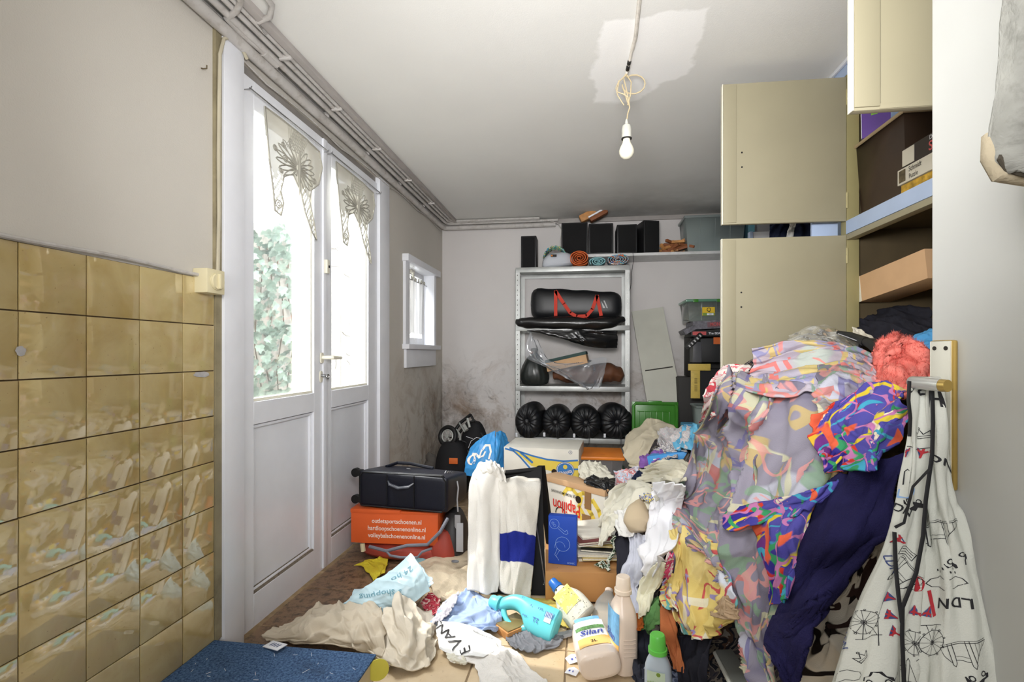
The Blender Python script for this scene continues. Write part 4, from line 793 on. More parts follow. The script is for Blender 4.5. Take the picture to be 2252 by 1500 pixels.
for k in range(5): m_.box(.012+k*.026, .022+k*.026, -.001, 0, .006, .024)
m_.build('pale_slots', M('grey_print', (190, 190, 190)), vc)
yc = thing('yellow_crate', 'yellow slotted folding crate beside the leaning board', 'crate', (xy(1535, Y), Y, zr(880))); MYC = M('yellow_plastic', (214, 186, 92), .5, var=.12, dirt=((120, 96, 50), 20, .4)); fz = lambda x, y, o=0: onY(x, y, Y-.02+o)
mb = MB(); xs0, xs1 = fz(1519, 878).x, fz(1539, 878).x; mb.box(xs0, xs1, Y-.03, Y-.015, fz(1525, 876).z, fz(1525, 812).z, .003); mb.build('side_board', MYC, yc); mb = MB(); mb.box(fz(1513, 0).x, fz(1562, 0).x, Y-.034, Y-.016, fz(1525, 815).z, fz(1525, 800).z, .003); mb.build('top_bar', MYC, yc)
mb = MB(); mb.box(xs1+.002, fz(1590, 0).x, Y, Y+.12, fz(1525, 878).z, fz(1525, 812).z); mb.build('dark_contents', MBK, yc); mb = MB(Matrix.Translation((xs0+.035, Y-.0305, fz(1525, 846).z))); put_text(mb, Matrix.Identity(4), 'IIIIII IIIIII', 0, 0, .03, .0, rot=1.57); mb.build('slots', M('crate_slot', (110, 92, 50), .7), yc)
tub('waste_bin', 'grey plastic bin standing below the yellow crate', xy(1528, 3.78), xy(1600, 3.78), 3.70, 3.9, .3, zY(893, 3.78, 1540), M('grey_plastic', (132, 142, 138), .4), M('grey_plastic', (132, 142, 138)), .03, lid=False)
lbk = MB(); lbk.box(xy(1502, 3.7), xy(1532, 3.7), 3.68, 3.8, zY(948, 3.7, 1510), zY(932, 3.7, 1510), .008); tag(lbk.build('sponge_pack', M('blue_pack', (92, 164, 206), .5)), 'small blue and tan packet behind the cream sack', 'packet')

cb_ = MB(); cb_.tube([onY(1392, 556, 3.985), onY(1393, 575, 3.97), onY(1389, 600, 3.965), onY(1388, 625, 3.96), onY(1384, 645, 3.95)], .0022, 6); tag(cb_.build('cable', MBK), 'thin black cable dangling from the high shelf to the rack', 'cable')
cb_ = MB(); cb_.tube([onY(1210, 486, 4.2), onY(1228, 492, 4.18), onY(1236, 505, 4.16), onY(1232, 530, 4.15), onY(1233, 560, 4.14)], .004, 6); tag(cb_.build('cable', MPIPE), 'pale cable drooping beside the leftmost high speaker', 'cable')
# ================================================================ left group: suitcase, shoe carton, holdall, stroller, blue bag
MLG = M('dark_blue_nylon', (18, 20, 32), .45, spec=.4, var=.15, bs=.25, bsc=500); MRB = M('black_rubber', (20, 20, 21), .5)
L_ = pt(772, 1198, 2.50); R_ = pt(963, 1200, 2.45); L_.z = R_.z = .095; T = frame(L_, R_-L_); w = (R_-L_).length
ob = thing('shoe_carton', 'orange carton with white web addresses under the dark suitcase', 'box', tuple(L_)); MOR = M('orange_card', (226, 98, 44), .5, var=.04)
MB(T).box(0, w, 0, .30, 0, .150, .002).build('carton', MOR, ob); MB(T).box(-.002, w*.57, -.003, .28, .150, .168, .001).build('lid_flap', MOR, ob); MB(T).box(w*.57, w+.002, -.001, .28, .150, .163, .001).build('lid_flap', MOR, ob)
mb = MB(T)
for i, s in enumerate(('outletsportschoenen.nl', 'hardloopschoenenonline.nl', 'volleybalschoenenonline.nl')): put_text(mb, Matrix.Identity(4), s, w*.53, .112-.036*i, .031, .012, .88)
mb.build('lettering', M('print_white', (246, 232, 220), .6, var=.02), ob)
L_ = pt(787, 1112, 2.52); R_ = pt(985, 1134, 2.40); L_.z = R_.z = .267; T = frame(L_, R_-L_); w = (R_-L_).length; hh_ = .185
sc = thing('suitcase', 'dark blue soft suitcase lying on the orange carton', 'suitcase', tuple(L_)); mb = MB(T); mb.box(0, w, 0, .29, 0, hh_, .028, seg=4)
for v in mb.v:
    q = T.inverted() @ v
    if q.z > .1: q.z -= .035*min(1, q.y/.29)
    q.y -= .008*math.sin(math.pi*q.x/w); q.z += .010*math.sin(q.x*9)*(q.z > .1); v.xyz = T @ q
mb.build('shell', MLG, sc, sub=1, ang=60)
pp = MB(T); 
for yy in (-.004, .012): pp.tube([(.02, yy, .012), (.012, yy, .03), (.012, yy, hh_-.03), (.03, yy, hh_-.008), (w-.03, yy, hh_-.004), (w-.010, yy, hh_-.03), (w-.010, yy, .03), (w-.03, yy, .008)], .0035, 6, closed=True)
pp.build('piping', MRB, sc); gu = MB(T); gu.box(.165, .168, -.012, -.006, .02, hh_-.01); gu.box(.31, .313, -.012, -.006, .02, hh_-.01); gu.build('seams', MRB, sc)
hd_ = MB(T); hd_.tube([(.175, -.010, .145), (.19, -.022, .13), (.24, -.028, .118), (.29, -.022, .125), (.31, -.010, .14)], [.006, .012, .013, .012, .006], 8, flat=.45); hd_.build('grab_handle', MLG, sc)
for z in (.03, .165):
    for y in (.03,): wh = MB(T); wh.cyl((-.028, y-.012, z), (-.028, y+.012, z), .022); wh.box(-.02, .01, y-.014, y+.014, z-.016, z+.016, .005); wh.build('wheel', MRB, sc)
zp = MB(T)
for k in range(5): zp.tube([(w-.04+k*.01, .06+k*.004, hh_-.004), (w-.035+k*.012, .065, hh_+.006), (w-.03+k*.008, .075, hh_-.0)], .0025, 6)
zp.tube([(.21, .12, hh_-.008), (.24, .10, hh_-.004)], .003, 6); zp.build('zip_pulls', MSTEEL, sc)
tr = MB(T); tr.tube([(.06, .18, hh_-.02), (.09, .25, hh_-.012), (.16, .26, hh_-.014), (.3, .25, hh_-.03)], .009, 8); tr.build('raised_zip_edge', MLG, sc)
tg = MB(T); tg.tube([(w+.002, .12, .13), (w+.012, .11, .10), (w+.006, .11, .04), (w+.01, .11, -.02)], .004, 6); tg.box(w+.0, w+.03, .09, .093, -.12, -.03, .003); tg.build('luggage_tag', M('grey_strap', (176, 176, 180), .6), sc)
hb = thing('holdall', 'red and black holdall flattened under the orange carton', 'bag', tuple(pt(900, 1225, 2.5))); MRE = M('brick_red_nylon', (166, 66, 52), .6, var=.15, bs=.2, bsc=300)
def gpt(px, py, d, zmin=.004): v = pt(px, py, d); v.z = max(v.z, zmin); return v
mb = MB(); c = pt(905, 1200, 2.56); mb.loft([(0, .26, .13), (.03, .275, .15), (.06, .26, .145), (.088, .20, .11)], 36, Matrix.Translation((c.x, c.y+.04, .004)), 2.6); mb.build('bag_body', MRE, hb, sub=1)
mb = MB(); c = pt(992, 1190, 2.52); mb.loft([(0, .07, .12), (.05, .085, .13), (.12, .075, .12), (.19, .05, .09), (.24, .03, .06, .01)], 28, Matrix.Translation((c.x, c.y+.06, .004)), 2.6); mb.build('end_pocket', M('dark_grey_nylon', (48, 46, 48), .5, var=.2, bs=.2, bsc=200), hb, sub=1)
c = pt(955, 1150, 2.44); mb = MB(Matrix.Translation((c.x+.03, c.y+.06, 0))); mb.loft([(.0, .07, .06), (.06, .075, .07), (.12, .055, .05, .03), (.17, .03, .03, .055)], 20, pw=2.3); mb.build('red_side_panel', MRE, hb, sub=1)
pp = MB(); pp.tube([gpt(812, 1202, 2.40), gpt(850, 1212, 2.38), gpt(895, 1200, 2.36), gpt(940, 1198, 2.36), gpt(968, 1170, 2.34), gpt(985, 1140, 2.38)], .008, 8); pp.tube([gpt(850, 1212, 2.38), gpt(858, 1222, 2.36), gpt(880, 1226, 2.34), gpt(918, 1226, 2.34), gpt(928, 1214, 2.34), gpt(950, 1206, 2.36)], .006, 8); pp.build('grey_handle', M('grey_webbing', (112, 114, 124), .7), hb)
MB().tube([gpt(797, 1195, 2.5), gpt(799, 1212, 2.5)], .012, 8).build('foot', M('ivory_plastic', (224, 214, 178)), hb)
mb = MB(); a = pt(1003, 1150, 2.42); mb.box(a.x, a.x+.035, a.y, a.y+.004, a.z-.14, a.z, .003, T=None); mb.build('shipping_tag', M('grey_strap', (176, 176, 180)), hb)
# stroller heap in the corner
so_ = thing('stroller', 'folded black stroller with grey spoked wheel in the left corner', 'stroller', tuple(onY(1010, 1030, 3.6))); MGY = M('grey_alloy', (170, 172, 168), .4, .3)
c = onY(985, 959, 3.50); ax = (Vector((-.25, -1, .25))).normalized(); T = Matrix.Translation(c) @ ax.to_track_quat('Z', 'Y').to_matrix().to_4x4()
MB(T).tube(circ(0, 0, .062, 24)[:-1] and [(x, y, 0) for x, y in circ(0, 0, .062, 24)[:-1]], .017, 10, closed=True).build('tyre', MRB, so_)
mb = MB(T); mb.tube([(x, y, .006) for x, y in circ(0, 0, .043, 24)[:-1]], .006, 8, closed=True); mb.cyl((0, 0, -.02), (0, 0, .016), .014)
for k in range(6): a = k*1.047; mb.cyl((.01*math.cos(a), .01*math.sin(a), .006), (.043*math.cos(a), .043*math.sin(a), .006), .005, n=8)
mb.build('wheel_rim', MGY, so_)
c2 = onY(1020, 1002, 3.52); T2 = Matrix.Translation(c2) @ Vector((-.2, -1, .5)).normalized().to_track_quat('Z', 'Y').to_matrix().to_4x4(); MB(T2).loft([(-.02, .055, .04), (.0, .062, .045), (.012, .05, .035), (.016, .03, .02)], 24, pw=2).build('wheel_cover', M('dark_grey_plastic', (84, 84, 88), .4), so_)
f3 = lambda x, y, Y=3.55: tuple(onY(x, y, Y)); mb = MB()
mb.tube([f3(1000, 948), f3(1012, 930), f3(1035, 912, 3.62)], .012, 10); mb.tube([f3(1008, 955), f3(1028, 930), f3(1045, 925)], .010, 10); mb.tube([f3(985, 959), f3(1005, 965), f3(1030, 975), f3(1060, 985)], .011, 10); mb.tube([f3(1035, 912, 3.62), f3(1050, 940, 3.6), f3(1062, 960), f3(1068, 990)], .009, 10); mb.build('frame', MRB, so_)
mb = MB(); mb.tube([f3(1003, 945, 3.52), f3(1012, 957, 3.5), f3(1012, 968, 3.5)], .009, 8); mb.tube([f3(1020, 935, 3.52), f3(1027, 946, 3.5)], .014, 8); mb.tube([f3(1028, 920, 3.53), f3(1033, 940, 3.51)], .010, 8); mb.tube([f3(1010, 930, 3.54), f3(1022, 950, 3.5)], .006, 8); mb.build('hinge_joints', MGY, so_)
mb = MB(Matrix.Translation(onY(1043, 968, 3.62))); mb.loft([(-.16, .06, .05), (-.08, .10, .08), (0, .105, .09), (.08, .08, .08), (.15, .04, .05, -.01)], 24, pw=2.3); mb.build('folded_seat', M('black_canvas', (24, 24, 27), .8, var=.2, bs=.3, bsc=60), so_, sub=1)
mb = MB(); mb.tube([f3(1030, 985, 3.52), f3(1036, 970, 3.5), f3(1048, 962, 3.5), f3(1066, 967, 3.5)], .0022, 6); mb.tube([f3(1025, 960, 3.51), f3(1040, 965, 3.5)], .0018, 6); mb.build('white_piping', MWH, so_)
bb = thing('bag', 'black bag with small orange patch under the stroller', 'bag', tuple(onY(995, 1035, 3.5))); c = onY(993, 1040, 3.46); mb = MB(Matrix.Translation((c.x, 3.5, 0))); mb.loft([(0, .12, .10), (.15, .13, .11), (.28, .125, .10), (.36, .10, .08), (.42, .06, .05)], 24, pw=2.6); mb.build('bag_body', M('black_canvas', (24, 24, 27)), bb, sub=1)
a = onY(997, 1014, 3.36); MB().box(a.x-.03, a.x+.03, a.y-.002, a.y+.008, a.z-.02, a.z+.02, .002).build('orange_patch', M('orange_print', (214, 106, 44)), bb)
hz = blob_tube('grey_cloth', 'crumpled grey cloth against the stained wall beside the stroller', 'cloth', [onY(945, 1030, 3.5), onY(950, 1012, 3.5), onY(940, 1000, 3.52)], [.05, .04, .02], FAB('grey_cloth', (96, 92, 88), .3), amp=.8)
# blue bag with white mark
MBU = M('blue_tarp', (60, 146, 210), .4, spec=.4, var=.1, uv=False); bgb = thing('carrier_bag', 'bright blue carrier bag with white looped mark', 'bag', tuple(onY(1075, 1045, 3.2)))
b_ = cloth('bag_front', None, None, [[(1034, 988, 3.12), (1060, 962, 3.10), (1090, 947, 3.12)], [(1026, 1012, 3.06), (1055, 1003, 3.02), (1088, 995, 3.02)], [(1020, 1045, 3.05), (1055, 1050, 3.0), (1086, 1050, 2.98)]], MBU, (1.06, 1.05), .008, .006, 46, 3, parent=bgb)
cloth('bag_side', None, None, [[(1090, 950, 3.12), (1104, 952, 3.16), (1118, 975, 3.25)], [(1088, 990, 3.02), (1110, 985, 3.1), (1130, 1000, 3.25)], [(1086, 1050, 2.98), (1112, 1040, 3.1), (1130, 1030, 3.25)]], MBU, (1.15, 1.1), .02, .01, 40, 4, parent=bgb)
mb = MB(); s_ = []
s_.append(([(-.055+.020*math.cos(a), -.005+.03*math.sin(a)) for a in [k*.45 for k in range(15)]], .011)); s_.append(([(-.055, .035), (-.03, .022), (-.012, -.005), (.0, .025), (.02, .052), (.042, .045), (.05, .01), (.042, -.02)], .011)); s_.append(([(-.012, -.005), (.01, .0), (.02, .018)], .009)); on_cloth(mb, b_, 1058, 1003, P_(s_), scale=1.15); mb.build('white_mark', M('print_white', (246, 232, 220)), bgb)
MB().add([pt(1034, 990, 3.14), pt(1110, 958, 3.25), pt(1130, 1040, 3.3), pt(1022, 1045, 3.12)], [(0, 1, 2, 3)]).build('bag_back', MBU, bgb)
# ================================================================ banana boxes and what stands round them
MCD = M('white_card', (226, 222, 210), .65, var=.06); MKR = M('kraft_card', (206, 168, 128)); MYL = M('banana_yellow', (230, 204, 84), .6, var=.04); MBB = M('banana_blue', (58, 120, 186), .6, var=.04); MHO = M('hole_dark', (44, 30, 22), .9)
def support(name, lab, x0, x1, y0, y1, z1): o = MB().box(x0, x1, y0, y1, .0, z1, .003).build(name, MKR); return tag(o, lab, 'box')
L_ = pt(1108, 1050, 3.03); R_ = pt(1273, 1052, 2.93); zb = .245; L_.z = R_.z = zb; T = frame(L_, R_-L_); w = (R_-L_).length; Hh = pt(1190, 986, 2.98).z-zb
bn = thing('banana_box', 'white banana carton with yellow band and blue oval sticker', 'box', tuple(L_)); MB(T).box(0, w, 0, .34, 0, Hh, .002).build('carton', MCD, bn)
fx_ = lambda px: (px-1108)/165*w; fz_ = lambda py: Hh-(py-986)/F*2.96
mb = MB(T); mb.poly([(fx_(1122), fz_(989)), (fx_(1150), fz_(997)), (fx_(1200), fz_(1008)), (fx_(1240), fz_(1011)), (w-.001, fz_(1010)), (w-.001, fz_(1048)), (fx_(1190), fz_(1030)), (fx_(1170), fz_(1026)), (fx_(1150), fz_(1008))], Matrix.Translation((0, -.0012, 0))); mb.build('yellow_band', MYL, bn)
mb = MB(T); 
for (pl, wd_) in (([(1112, 990), (1130, 994), (1146, 1008), (1166, 1030)], .010), ([(1122, 988), (1146, 996), (1175, 1004), (1205, 1010), (1240, 1012), (1270, 1009)], .010), ([(1146, 997), (1160, 1008), (1172, 1018)], .013), ([(1258, 1029), (1272, 1028)], .009)):
    for q in stroke2([(fx_(x), fz_(y)) for x, y in pl], wd_): mb.poly(q, Matrix.Translation((0, -.0022, 0)))
mb.build('blue_lines', MBB, bn)
cx_, cz_ = fx_(1244), fz_(1031); mb = MB(T); mb.poly(circ(cx_, cz_, .053, 28, ry=.047), Matrix.Translation((0, -.0032, 0))); od = mb.build('oval_sticker', MBB, bn)
mb = MB(T); [mb.poly(q, Matrix.Translation((0, -.0042, 0))) for q in stroke2(circ(cx_, cz_, .048, 28, ry=.042), .003)]; put_text(mb, Matrix.Identity(4), 'Chiquita', cx_, cz_-.014, .030, .01, .8, rot=.28, off=.0045); mb.build('lettering', M('print_white', (246, 232, 220)), od)
mb = MB(T); mb.poly(circ(cx_, cz_+.018, .013, 14), Matrix.Translation((0, -.0042, 0))); mb.build('yellow_dot', MYL, od)
mb = MB(T); mb.poly(circ(fx_(1220), fz_(1036), .016, 18), Matrix.Translation((0, -.0032, 0))); mb.build('hand_hole', MHO, bn); mb = MB(T); [mb.poly(q, Matrix.Translation((0, -.0022, 0))) for q in stroke2(circ(fx_(1255), fz_(992), .010, 14), .0018)]; put_text(mb, Matrix.Identity(4), 'A', fx_(1255), fz_(992), .012, .003, off=.0022); mb.build('printed_mark', M('ink_blue', (70, 84, 130), .6), bn)
a = T @ Vector((w/2, .17, 0)); support('carton', 'plain brown carton hidden below the white banana carton', a.x-.2, a.x+.2, a.y-.12, a.y+.15, zb-.002)
# low wooden drawer unit
L_ = pt(1210, 1330, 2.08); R_ = pt(1372, 1332, 2.06); L_.z = R_.z = 0; TW = frame(L_, R_-L_); w = (R_-L_).length; MBE = M('beech_veneer', (196, 144, 90), .5, var=.12, sc=5)
wdn = thing('wooden_plinth', 'low beech veneer box on the floor behind the bottles', 'box', tuple(L_)); MB(TW).box(-.02, w, 0, .58, .012, .132, .002).build('carcass', MBE, wdn); MB(TW).box(.0, w-.02, .01, .5, 0, .0115).build('base', MHO, wdn)
# papillon box
L_ = pt(1196, 1149, 2.76); R_ = pt(1330, 1190, 2.44); L_.z = R_.z = .134; T = frame(L_, R_-L_); w = (R_-L_).length; Hh = .236
pb = thing('banana_box', 'upside down white and yellow fruit carton with brown tape', 'box', tuple(L_)); MB(T).box(0, w, 0, .10, 0, Hh-.02, .002).build('carton', MCD, pb); MB(T).box(-.004, w+.004, -.005, .105, Hh-.03, Hh, .003).build('kraft_rim', MKR, pb)
mb = MB(T); k = 1
for pl, wd_ in (([(.16, .16), (.19, .195), (.23, .20), (.27, .175), (.31, .195), (.35, .19), (.37, .16)], .020), ([(.30, .17), (.28, .12), (.33, .07)], .022), ([(.33, .14), (.37, .10), (.40, .06), (.43, .02)], .026), ([(.27, .09), (.31, .05), (.34, .015)], .022), ([(.38, .17), (.42, .13), (.44, .08)], .024)):
    for q in stroke2([(min(x*w/.46, w-.005), z) for x, z in pl], wd_): mb.poly(q, Matrix.Translation((0, -.0015, 0)))
mb.build('yellow_print', MYL, pb)
mb = MB(T); put_text(mb, Matrix.Identity(4), 'Papillon', w*.40, .095, .085, .014, .74, rot=math.pi, off=.0025); mb.build('red_lettering', M('print_red', (206, 48, 40), .6), pb); mb = MB(T); put_text(mb, Matrix.Identity(4), 'SUPER PREMIUM BANANAS', w*.38, .165, .021, .004, .8, rot=math.pi, off=.0025); [mb.poly(q, Matrix.Translation((0, -.002, 0))) for q in stroke2(circ(w*.30, .052, .034, 16, 0, math.pi), .006)]; mb.build('black_lettering', MBT, pb)
mb = MB(T)
for (a, b, c, d) in ((.70, .80, .12, .225), (.66, .80, .0, .09)): mb.box(w*a, w*b, -.003, -.0005, c, d)
mb.build('brown_tape', M('parcel_tape', (150, 116, 78), .35, var=.1), pb); mb = MB(T); mb.poly(circ(w*.60, .155, .019, 16), Matrix.Translation((0, -.0022, 0))); mb.build('hand_hole', MHO, pb)
# blue box with bat drawings
L_ = pt(1206, 1250, 2.16); R_ = pt(1268, 1251, 2.13); L_.z = R_.z = .134; T = frame(L_, R_-L_); w = (R_-L_).length; Hh = .206
bx_ = thing('game_box', 'blue cardboard box printed with white bat outlines', 'box', tuple(L_)); MB(T).box(0, w, 0, .04, 0, Hh, .0015).build('box', M('royal_blue_card', (32, 74, 178), .45, var=.04), bx_)
mb = MB(T); ln = [(circ(.026, .172, .021, 16), .0014), ([(.045, .162), (.072, .142), (.080, .150), (.085, .136), (.078, .13)], .0014), ([(.042, .154), (.066, .134), (.078, .13)], .0014), (circ(.062, .088, .031, 18), .0014), (circ(.05, .075, .022, 12, 0, 3.4), .0012), ([(.04, .07), (.028, .04), (.045, .02)], .0014), ([(.05, .062), (.034, .036), (.046, .016)], .0012), (circ(.02, .175, .005, 8), .0014), (circ(.028, .165, .005, 8), .0014)]
for l, w_ in ln:
    for q in stroke2(l, w_): mb.poly(q, Matrix.Translation((0, -.0015, 0)))
put_text(mb, Matrix.Identity(4), 'DONIC', .098, .009, .010, .006); mb.build('outline_print', M('pale_blue_print', (150, 180, 230), .6), bx_)
# magazines and books under the carton
cols = [((226, 222, 206), 'white'), ((206, 180, 84), 'yellow'), ((232, 228, 218), 'cream'), ((60, 60, 58), 'black'), ((90, 120, 84), 'green'), ((214, 190, 110), 'mustard'), ((236, 234, 228), 'pale'), ((120, 60, 60), 'maroon'), ((224, 220, 210), 'grey')]
z = .134; rnd = random.Random(5); words_ = ['lowest of the pile', 'second from the bottom', 'third from the bottom', 'fourth from the bottom', 'middle of the pile', 'fourth from the top', 'third from the top', 'second from the top', 'topmost of the pile']
for i, (c, nm) in enumerate(cols):
    th = rnd.choice((.007, .010, .012)); o_ = pt(1274+rnd.uniform(-4, 8), 1240, 2.17+rnd.uniform(-.02, .05)); T = Matrix.Translation((o_.x, o_.y, z)) @ Matrix.Rotation(.14+rnd.uniform(-.22, .22), 4, 'Z') @ Matrix.Rotation(-.004*i, 4, 'Y')
    b = thing('magazine', nm+' magazine in the pile under the fruit carton, '+words_[i], 'magazine', tuple(T.translation), 'magazines piled under the fruit carton'); wd_ = rnd.uniform(.15, .18)
    MB(T).box(0, wd_, 0, .22, 0, .0012).build('cover', M('cover_'+nm, c, .5, var=.1), b); MB(T).box(.002, wd_-.002, .002, .218, .0014, th-.0014).build('pages', M('paper', (228, 222, 204), .8, var=.15, sc=120), b); MB(T).box(0, wd_, 0, .22, th-.0012, th).build('cover', M('cover_'+nm, c), b); z += th+(.001 if i > 4 else .0004)
rp = MB(); rp.tube([pt(1352, 1180, 2.12)]+[pt(1345+8*math.sin(k*.9), 1190+k*9, 2.10) for k in range(7)]+[pt(1325, 1247, 2.08), pt(1310, 1243, 2.09), pt(1325, 1236, 2.1), pt(1340, 1255, 2.07)], .008, 8)
tag(rp.build('bead_cord', stripes('green_white_cord', [(70, 100, 70), (220, 224, 210), (60, 80, 60), (200, 204, 190)], 30, 2, False)), 'green and white twisted cord hanging beside the magazines', 'cord')
# orange lid tote
tt = tub('storage_box', 'clear plastic tote with orange lid below the metal rack', pt(1276, 1000, 3.16).x, pt(1368, 1000, 3.12).x, 3.12, 3.42, .10, pt(1320, 1006, 3.14).z, GLASSY('clear_tote', (.95, .95, .95), .25, .1, (190, 186, 186), .35), M('orange_lid', (236, 136, 44), .4, var=.05), .02)
ctn = MB(); rnd = random.Random(2)
for k, c in enumerate(((60, 110, 190), (190, 90, 50), (200, 190, 180), (120, 70, 120), (90, 130, 100))): o = blob_tube('crumpled_cloth', None, None, [Vector((pt(1290+k*16, 1000, 3.2).x, 3.26, .14)), Vector((pt(1292+k*16, 1000, 3.2).x, 3.24, .26)), Vector((pt(1288+k*16, 1000, 3.2).x, 3.26, .34))], [.04, .05, .04], FAB('tote_cloth_%d' % k, c), parent=tt, amp=.6, sub=0)
a = pt(1320, 1000, 3.1); mb = MB(); mb.box(a.x-.03, a.x+.03, 3.106, 3.108, a.z-.006+.012, a.z+.008); mb.build('lid_mark', M('dark_orange', (196, 96, 30), .5), tt)
# black A-frame board and towel
af = thing('folding_board', 'black folding board stand behind the hanging white towel', 'stand', tuple(fl(1170, 1310))); MBF = M('black_laminate', (13, 12, 13), .6, spec=.2, var=.15)
def slab(name, q, th, mat, par):
    q = [Vector(v) for v in q]; n = (q[1]-q[0]).cross(q[3]-q[0]).normalized()
    if n.y < 0: n = -n
    r = [v+n*th for v in q]; return MB().add(q+r, [(0, 1, 2, 3), (7, 6, 5, 4), (0, 4, 5, 1), (1, 5, 6, 2), (2, 6, 7, 3), (3, 7, 4, 0)]).build(name, mat, par)
slab('front_board', [gpt(1058, 1306, 2.16), gpt(1201, 1311, 2.14), pt(1191, 1026, 2.32), pt(1060, 1040, 2.36)], .018, MBF, af)
slab('rear_board', [gpt(1201, 1262, 2.38, .134), gpt(1216, 1262, 2.36, .134), pt(1194, 1026, 2.36), pt(1180, 1026, 2.38)], .02, MBF, af)
MB().tube([gpt(1203, 1312, 2.125, .006), pt(1176, 1130, 2.25)], .003, 6).build('metal_stay', MSTEEL, af); MB().tube([pt(1052, 1046, 2.34), pt(1190, 1032, 2.33)], .012, 10).build('top_bar', MBF, af)
def towel_mat():
    m, t, p = base('white_terry_blue_band', .95, 0, .1); co = coords(t, True); sx = t.nodes.new('ShaderNodeSeparateXYZ'); t.links.new(co, sx.inputs[0])
    f = MA(t, 'MULTIPLY', ramp(t, sx.outputs[1], .098, .101), ramp(t, sx.outputs[1], .196, .193)); c = MIX(t, ramp(t, noi(t, co, 5), .3, .7), lin((214, 208, 196)), lin((232, 228, 220)))
    t.links.new(MIX(t, f, c, lin((36, 46, 132))), p.inputs['Base Color']); bump(t, p, noi(t, co, 420, 2), .9, .004); return m
MTW = FAB('white_terry', (226, 222, 214), .06, weave=.9); tw = thing('towel', 'white terry towel with blue band draped over the black stand', 'towel', tuple(fl(1100, 1312)))
cloth('hanging_end', None, None, [[(1042, 1050, 2.34), (1060, 1024, 2.34), (1085, 1020, 2.34), (1108, 1036, 2.32)], [(1034, 1080, 2.24), (1050, 1070, 2.22), (1075, 1068, 2.2), (1108, 1075, 2.22)], [(1030, 1180, 2.18), (1050, 1180, 2.15), (1078, 1180, 2.14), (1104, 1185, 2.16)], [(1028, 1300, 2.10), (1048, 1300, 2.08), (1072, 1306, 2.07), (1098, 1302, 2.09)]], MTW, (1.4, 1.03), .026, .012, 74, 21, parent=tw, th=.008, cells=5, crease=.25, folds=((2.6, .014, .05),))
cloth('hanging_end', None, None, [[(1070, 1030, 2.33), (1100, 1052, 2.31), (1140, 1052, 2.30), (1188, 1058, 2.29)], [(1090, 1075, 2.22), (1112, 1075, 2.20), (1145, 1078, 2.19), (1186, 1085, 2.20)], [(1102, 1180, 2.15), (1125, 1180, 2.12), (1150, 1180, 2.11), (1176, 1185, 2.12)], [(1100, 1298, 2.09), (1120, 1306, 2.06), (1140, 1310, 2.05), (1164, 1318, 2.05)]], towel_mat(), (1.35, 1.03), .022, .012, 80, 24, parent=tw, th=.008, cells=5, crease=.25, folds=((2.6, .014, .05),))
rr = MB(); 
def ruck(cx, r, t): return pt(cx, 1054-12*math.sin(t), 2.27)
cloth('rucked_top', None, None, [[(1046, 1040, 2.30), (1062, 1018, 2.33), (1085, 1014, 2.33), (1105, 1030, 2.31)], [(1048, 1056, 2.24), (1066, 1036, 2.25), (1088, 1034, 2.25), (1112, 1060, 2.24)], [(1050, 1066, 2.25), (1075, 1046, 2.26), (1095, 1056, 2.25), (1122, 1100, 2.23)]], MTW, (1.35, 1.2), .02, .01, 50, 27, parent=tw, th=.008)
# ================================================================ bottles
MBX = {}
def bottle(name, lab, base_p, top_p, face, w, dp, prof, body, capm, label=None, handle=False, cap=(.3, .35), txt=None, pw=3.0, sh=0, flip=1):
    """prof: (t, rx, ry) fractions along the body; face = rough direction the label faces"""
    B_, T_ = Vector(base_p), Vector(top_p); z = (T_-B_); Ln = z.length; z.normalize(); y = -Vector(face); y = (y-z*y.dot(z)).normalized(); x = y.cross(z)
    Tm = Matrix(((x.x, y.x, z.x, B_.x), (x.y, y.y, z.y, B_.y), (x.z, y.z, z.z, B_.z), (0, 0, 0, 1))); t = thing('bottle', lab, 'bottle', tuple(B_))
    mb = MB(Tm); hb_ = Ln*(1-cap[1]*.0)-cap[1]*w*1.2; mb.loft([(f*hb_, a*w/2, b*dp/2, (c[0]*w if c else 0), 0) for f, a, b, *c in prof], 36, pw=pw); mb.build('body', body, t, sub=1)
    ox = (prof[-1][3]*w if len(prof[-1]) > 3 else 0); r = cap[0]*w/2; c = MB(Tm @ Matrix.Translation((ox, 0, hb_-.004))); c.loft([(0, r*1.15, r*1.15), (.012, r*1.15, r*1.15), (.013, r, r), (Ln-hb_-.004, r*.92, r*.92), (Ln-hb_, r*.8, r*.8)], 24, pw=2); c.build('cap', capm, t)
    if handle: h = MB(Tm); h.tube([(a*w, 0, b*Ln) for a, b in handle], .105*w if handle is not True else 0, 12, flat=1); h.build('handle', body, t, sub=1)
    return t, Tm, hb_
def lab_patch(t, Tm, w, dp, x0, x1, z0, z1, mat, name='label', bulge=1.0, off=.0012):
    mb = MB(Tm); n = 10; m = 6; vs = []
    for j in range(m+1):
        for i in range(n+1):
            u = x0+(x1-x0)*i/n; a = min(.999, abs(u)/(w/2)); vs.append((u, -dp/2*(1-a**3.0)**(1/3.0)*bulge-off, z0+(z1-z0)*j/m))
    mb.add(vs, [(j*(n+1)+i, j*(n+1)+i+1, (j+1)*(n+1)+i+1, (j+1)*(n+1)+i) for j in range(m) for i in range(n)]); return mb.build(name, mat, t)
MTQ = M('turquoise_plastic', (104, 206, 214), .3, spec=.5, var=.03); MWP = M('blush_plastic', (236, 218, 202), .3, spec=.5, var=.04); MMP = M('milky_plastic', (216, 214, 200), .3, spec=.5, var=.1, dirt=((130, 130, 120), 60, .3))
std = [(0, .86, .8), (.02, .98, .95), (.08, 1, 1), (.55, 1, 1), (.72, .92, .95), (.86, .62, .7), (.93, .42, .5), (1, .36, .42)]
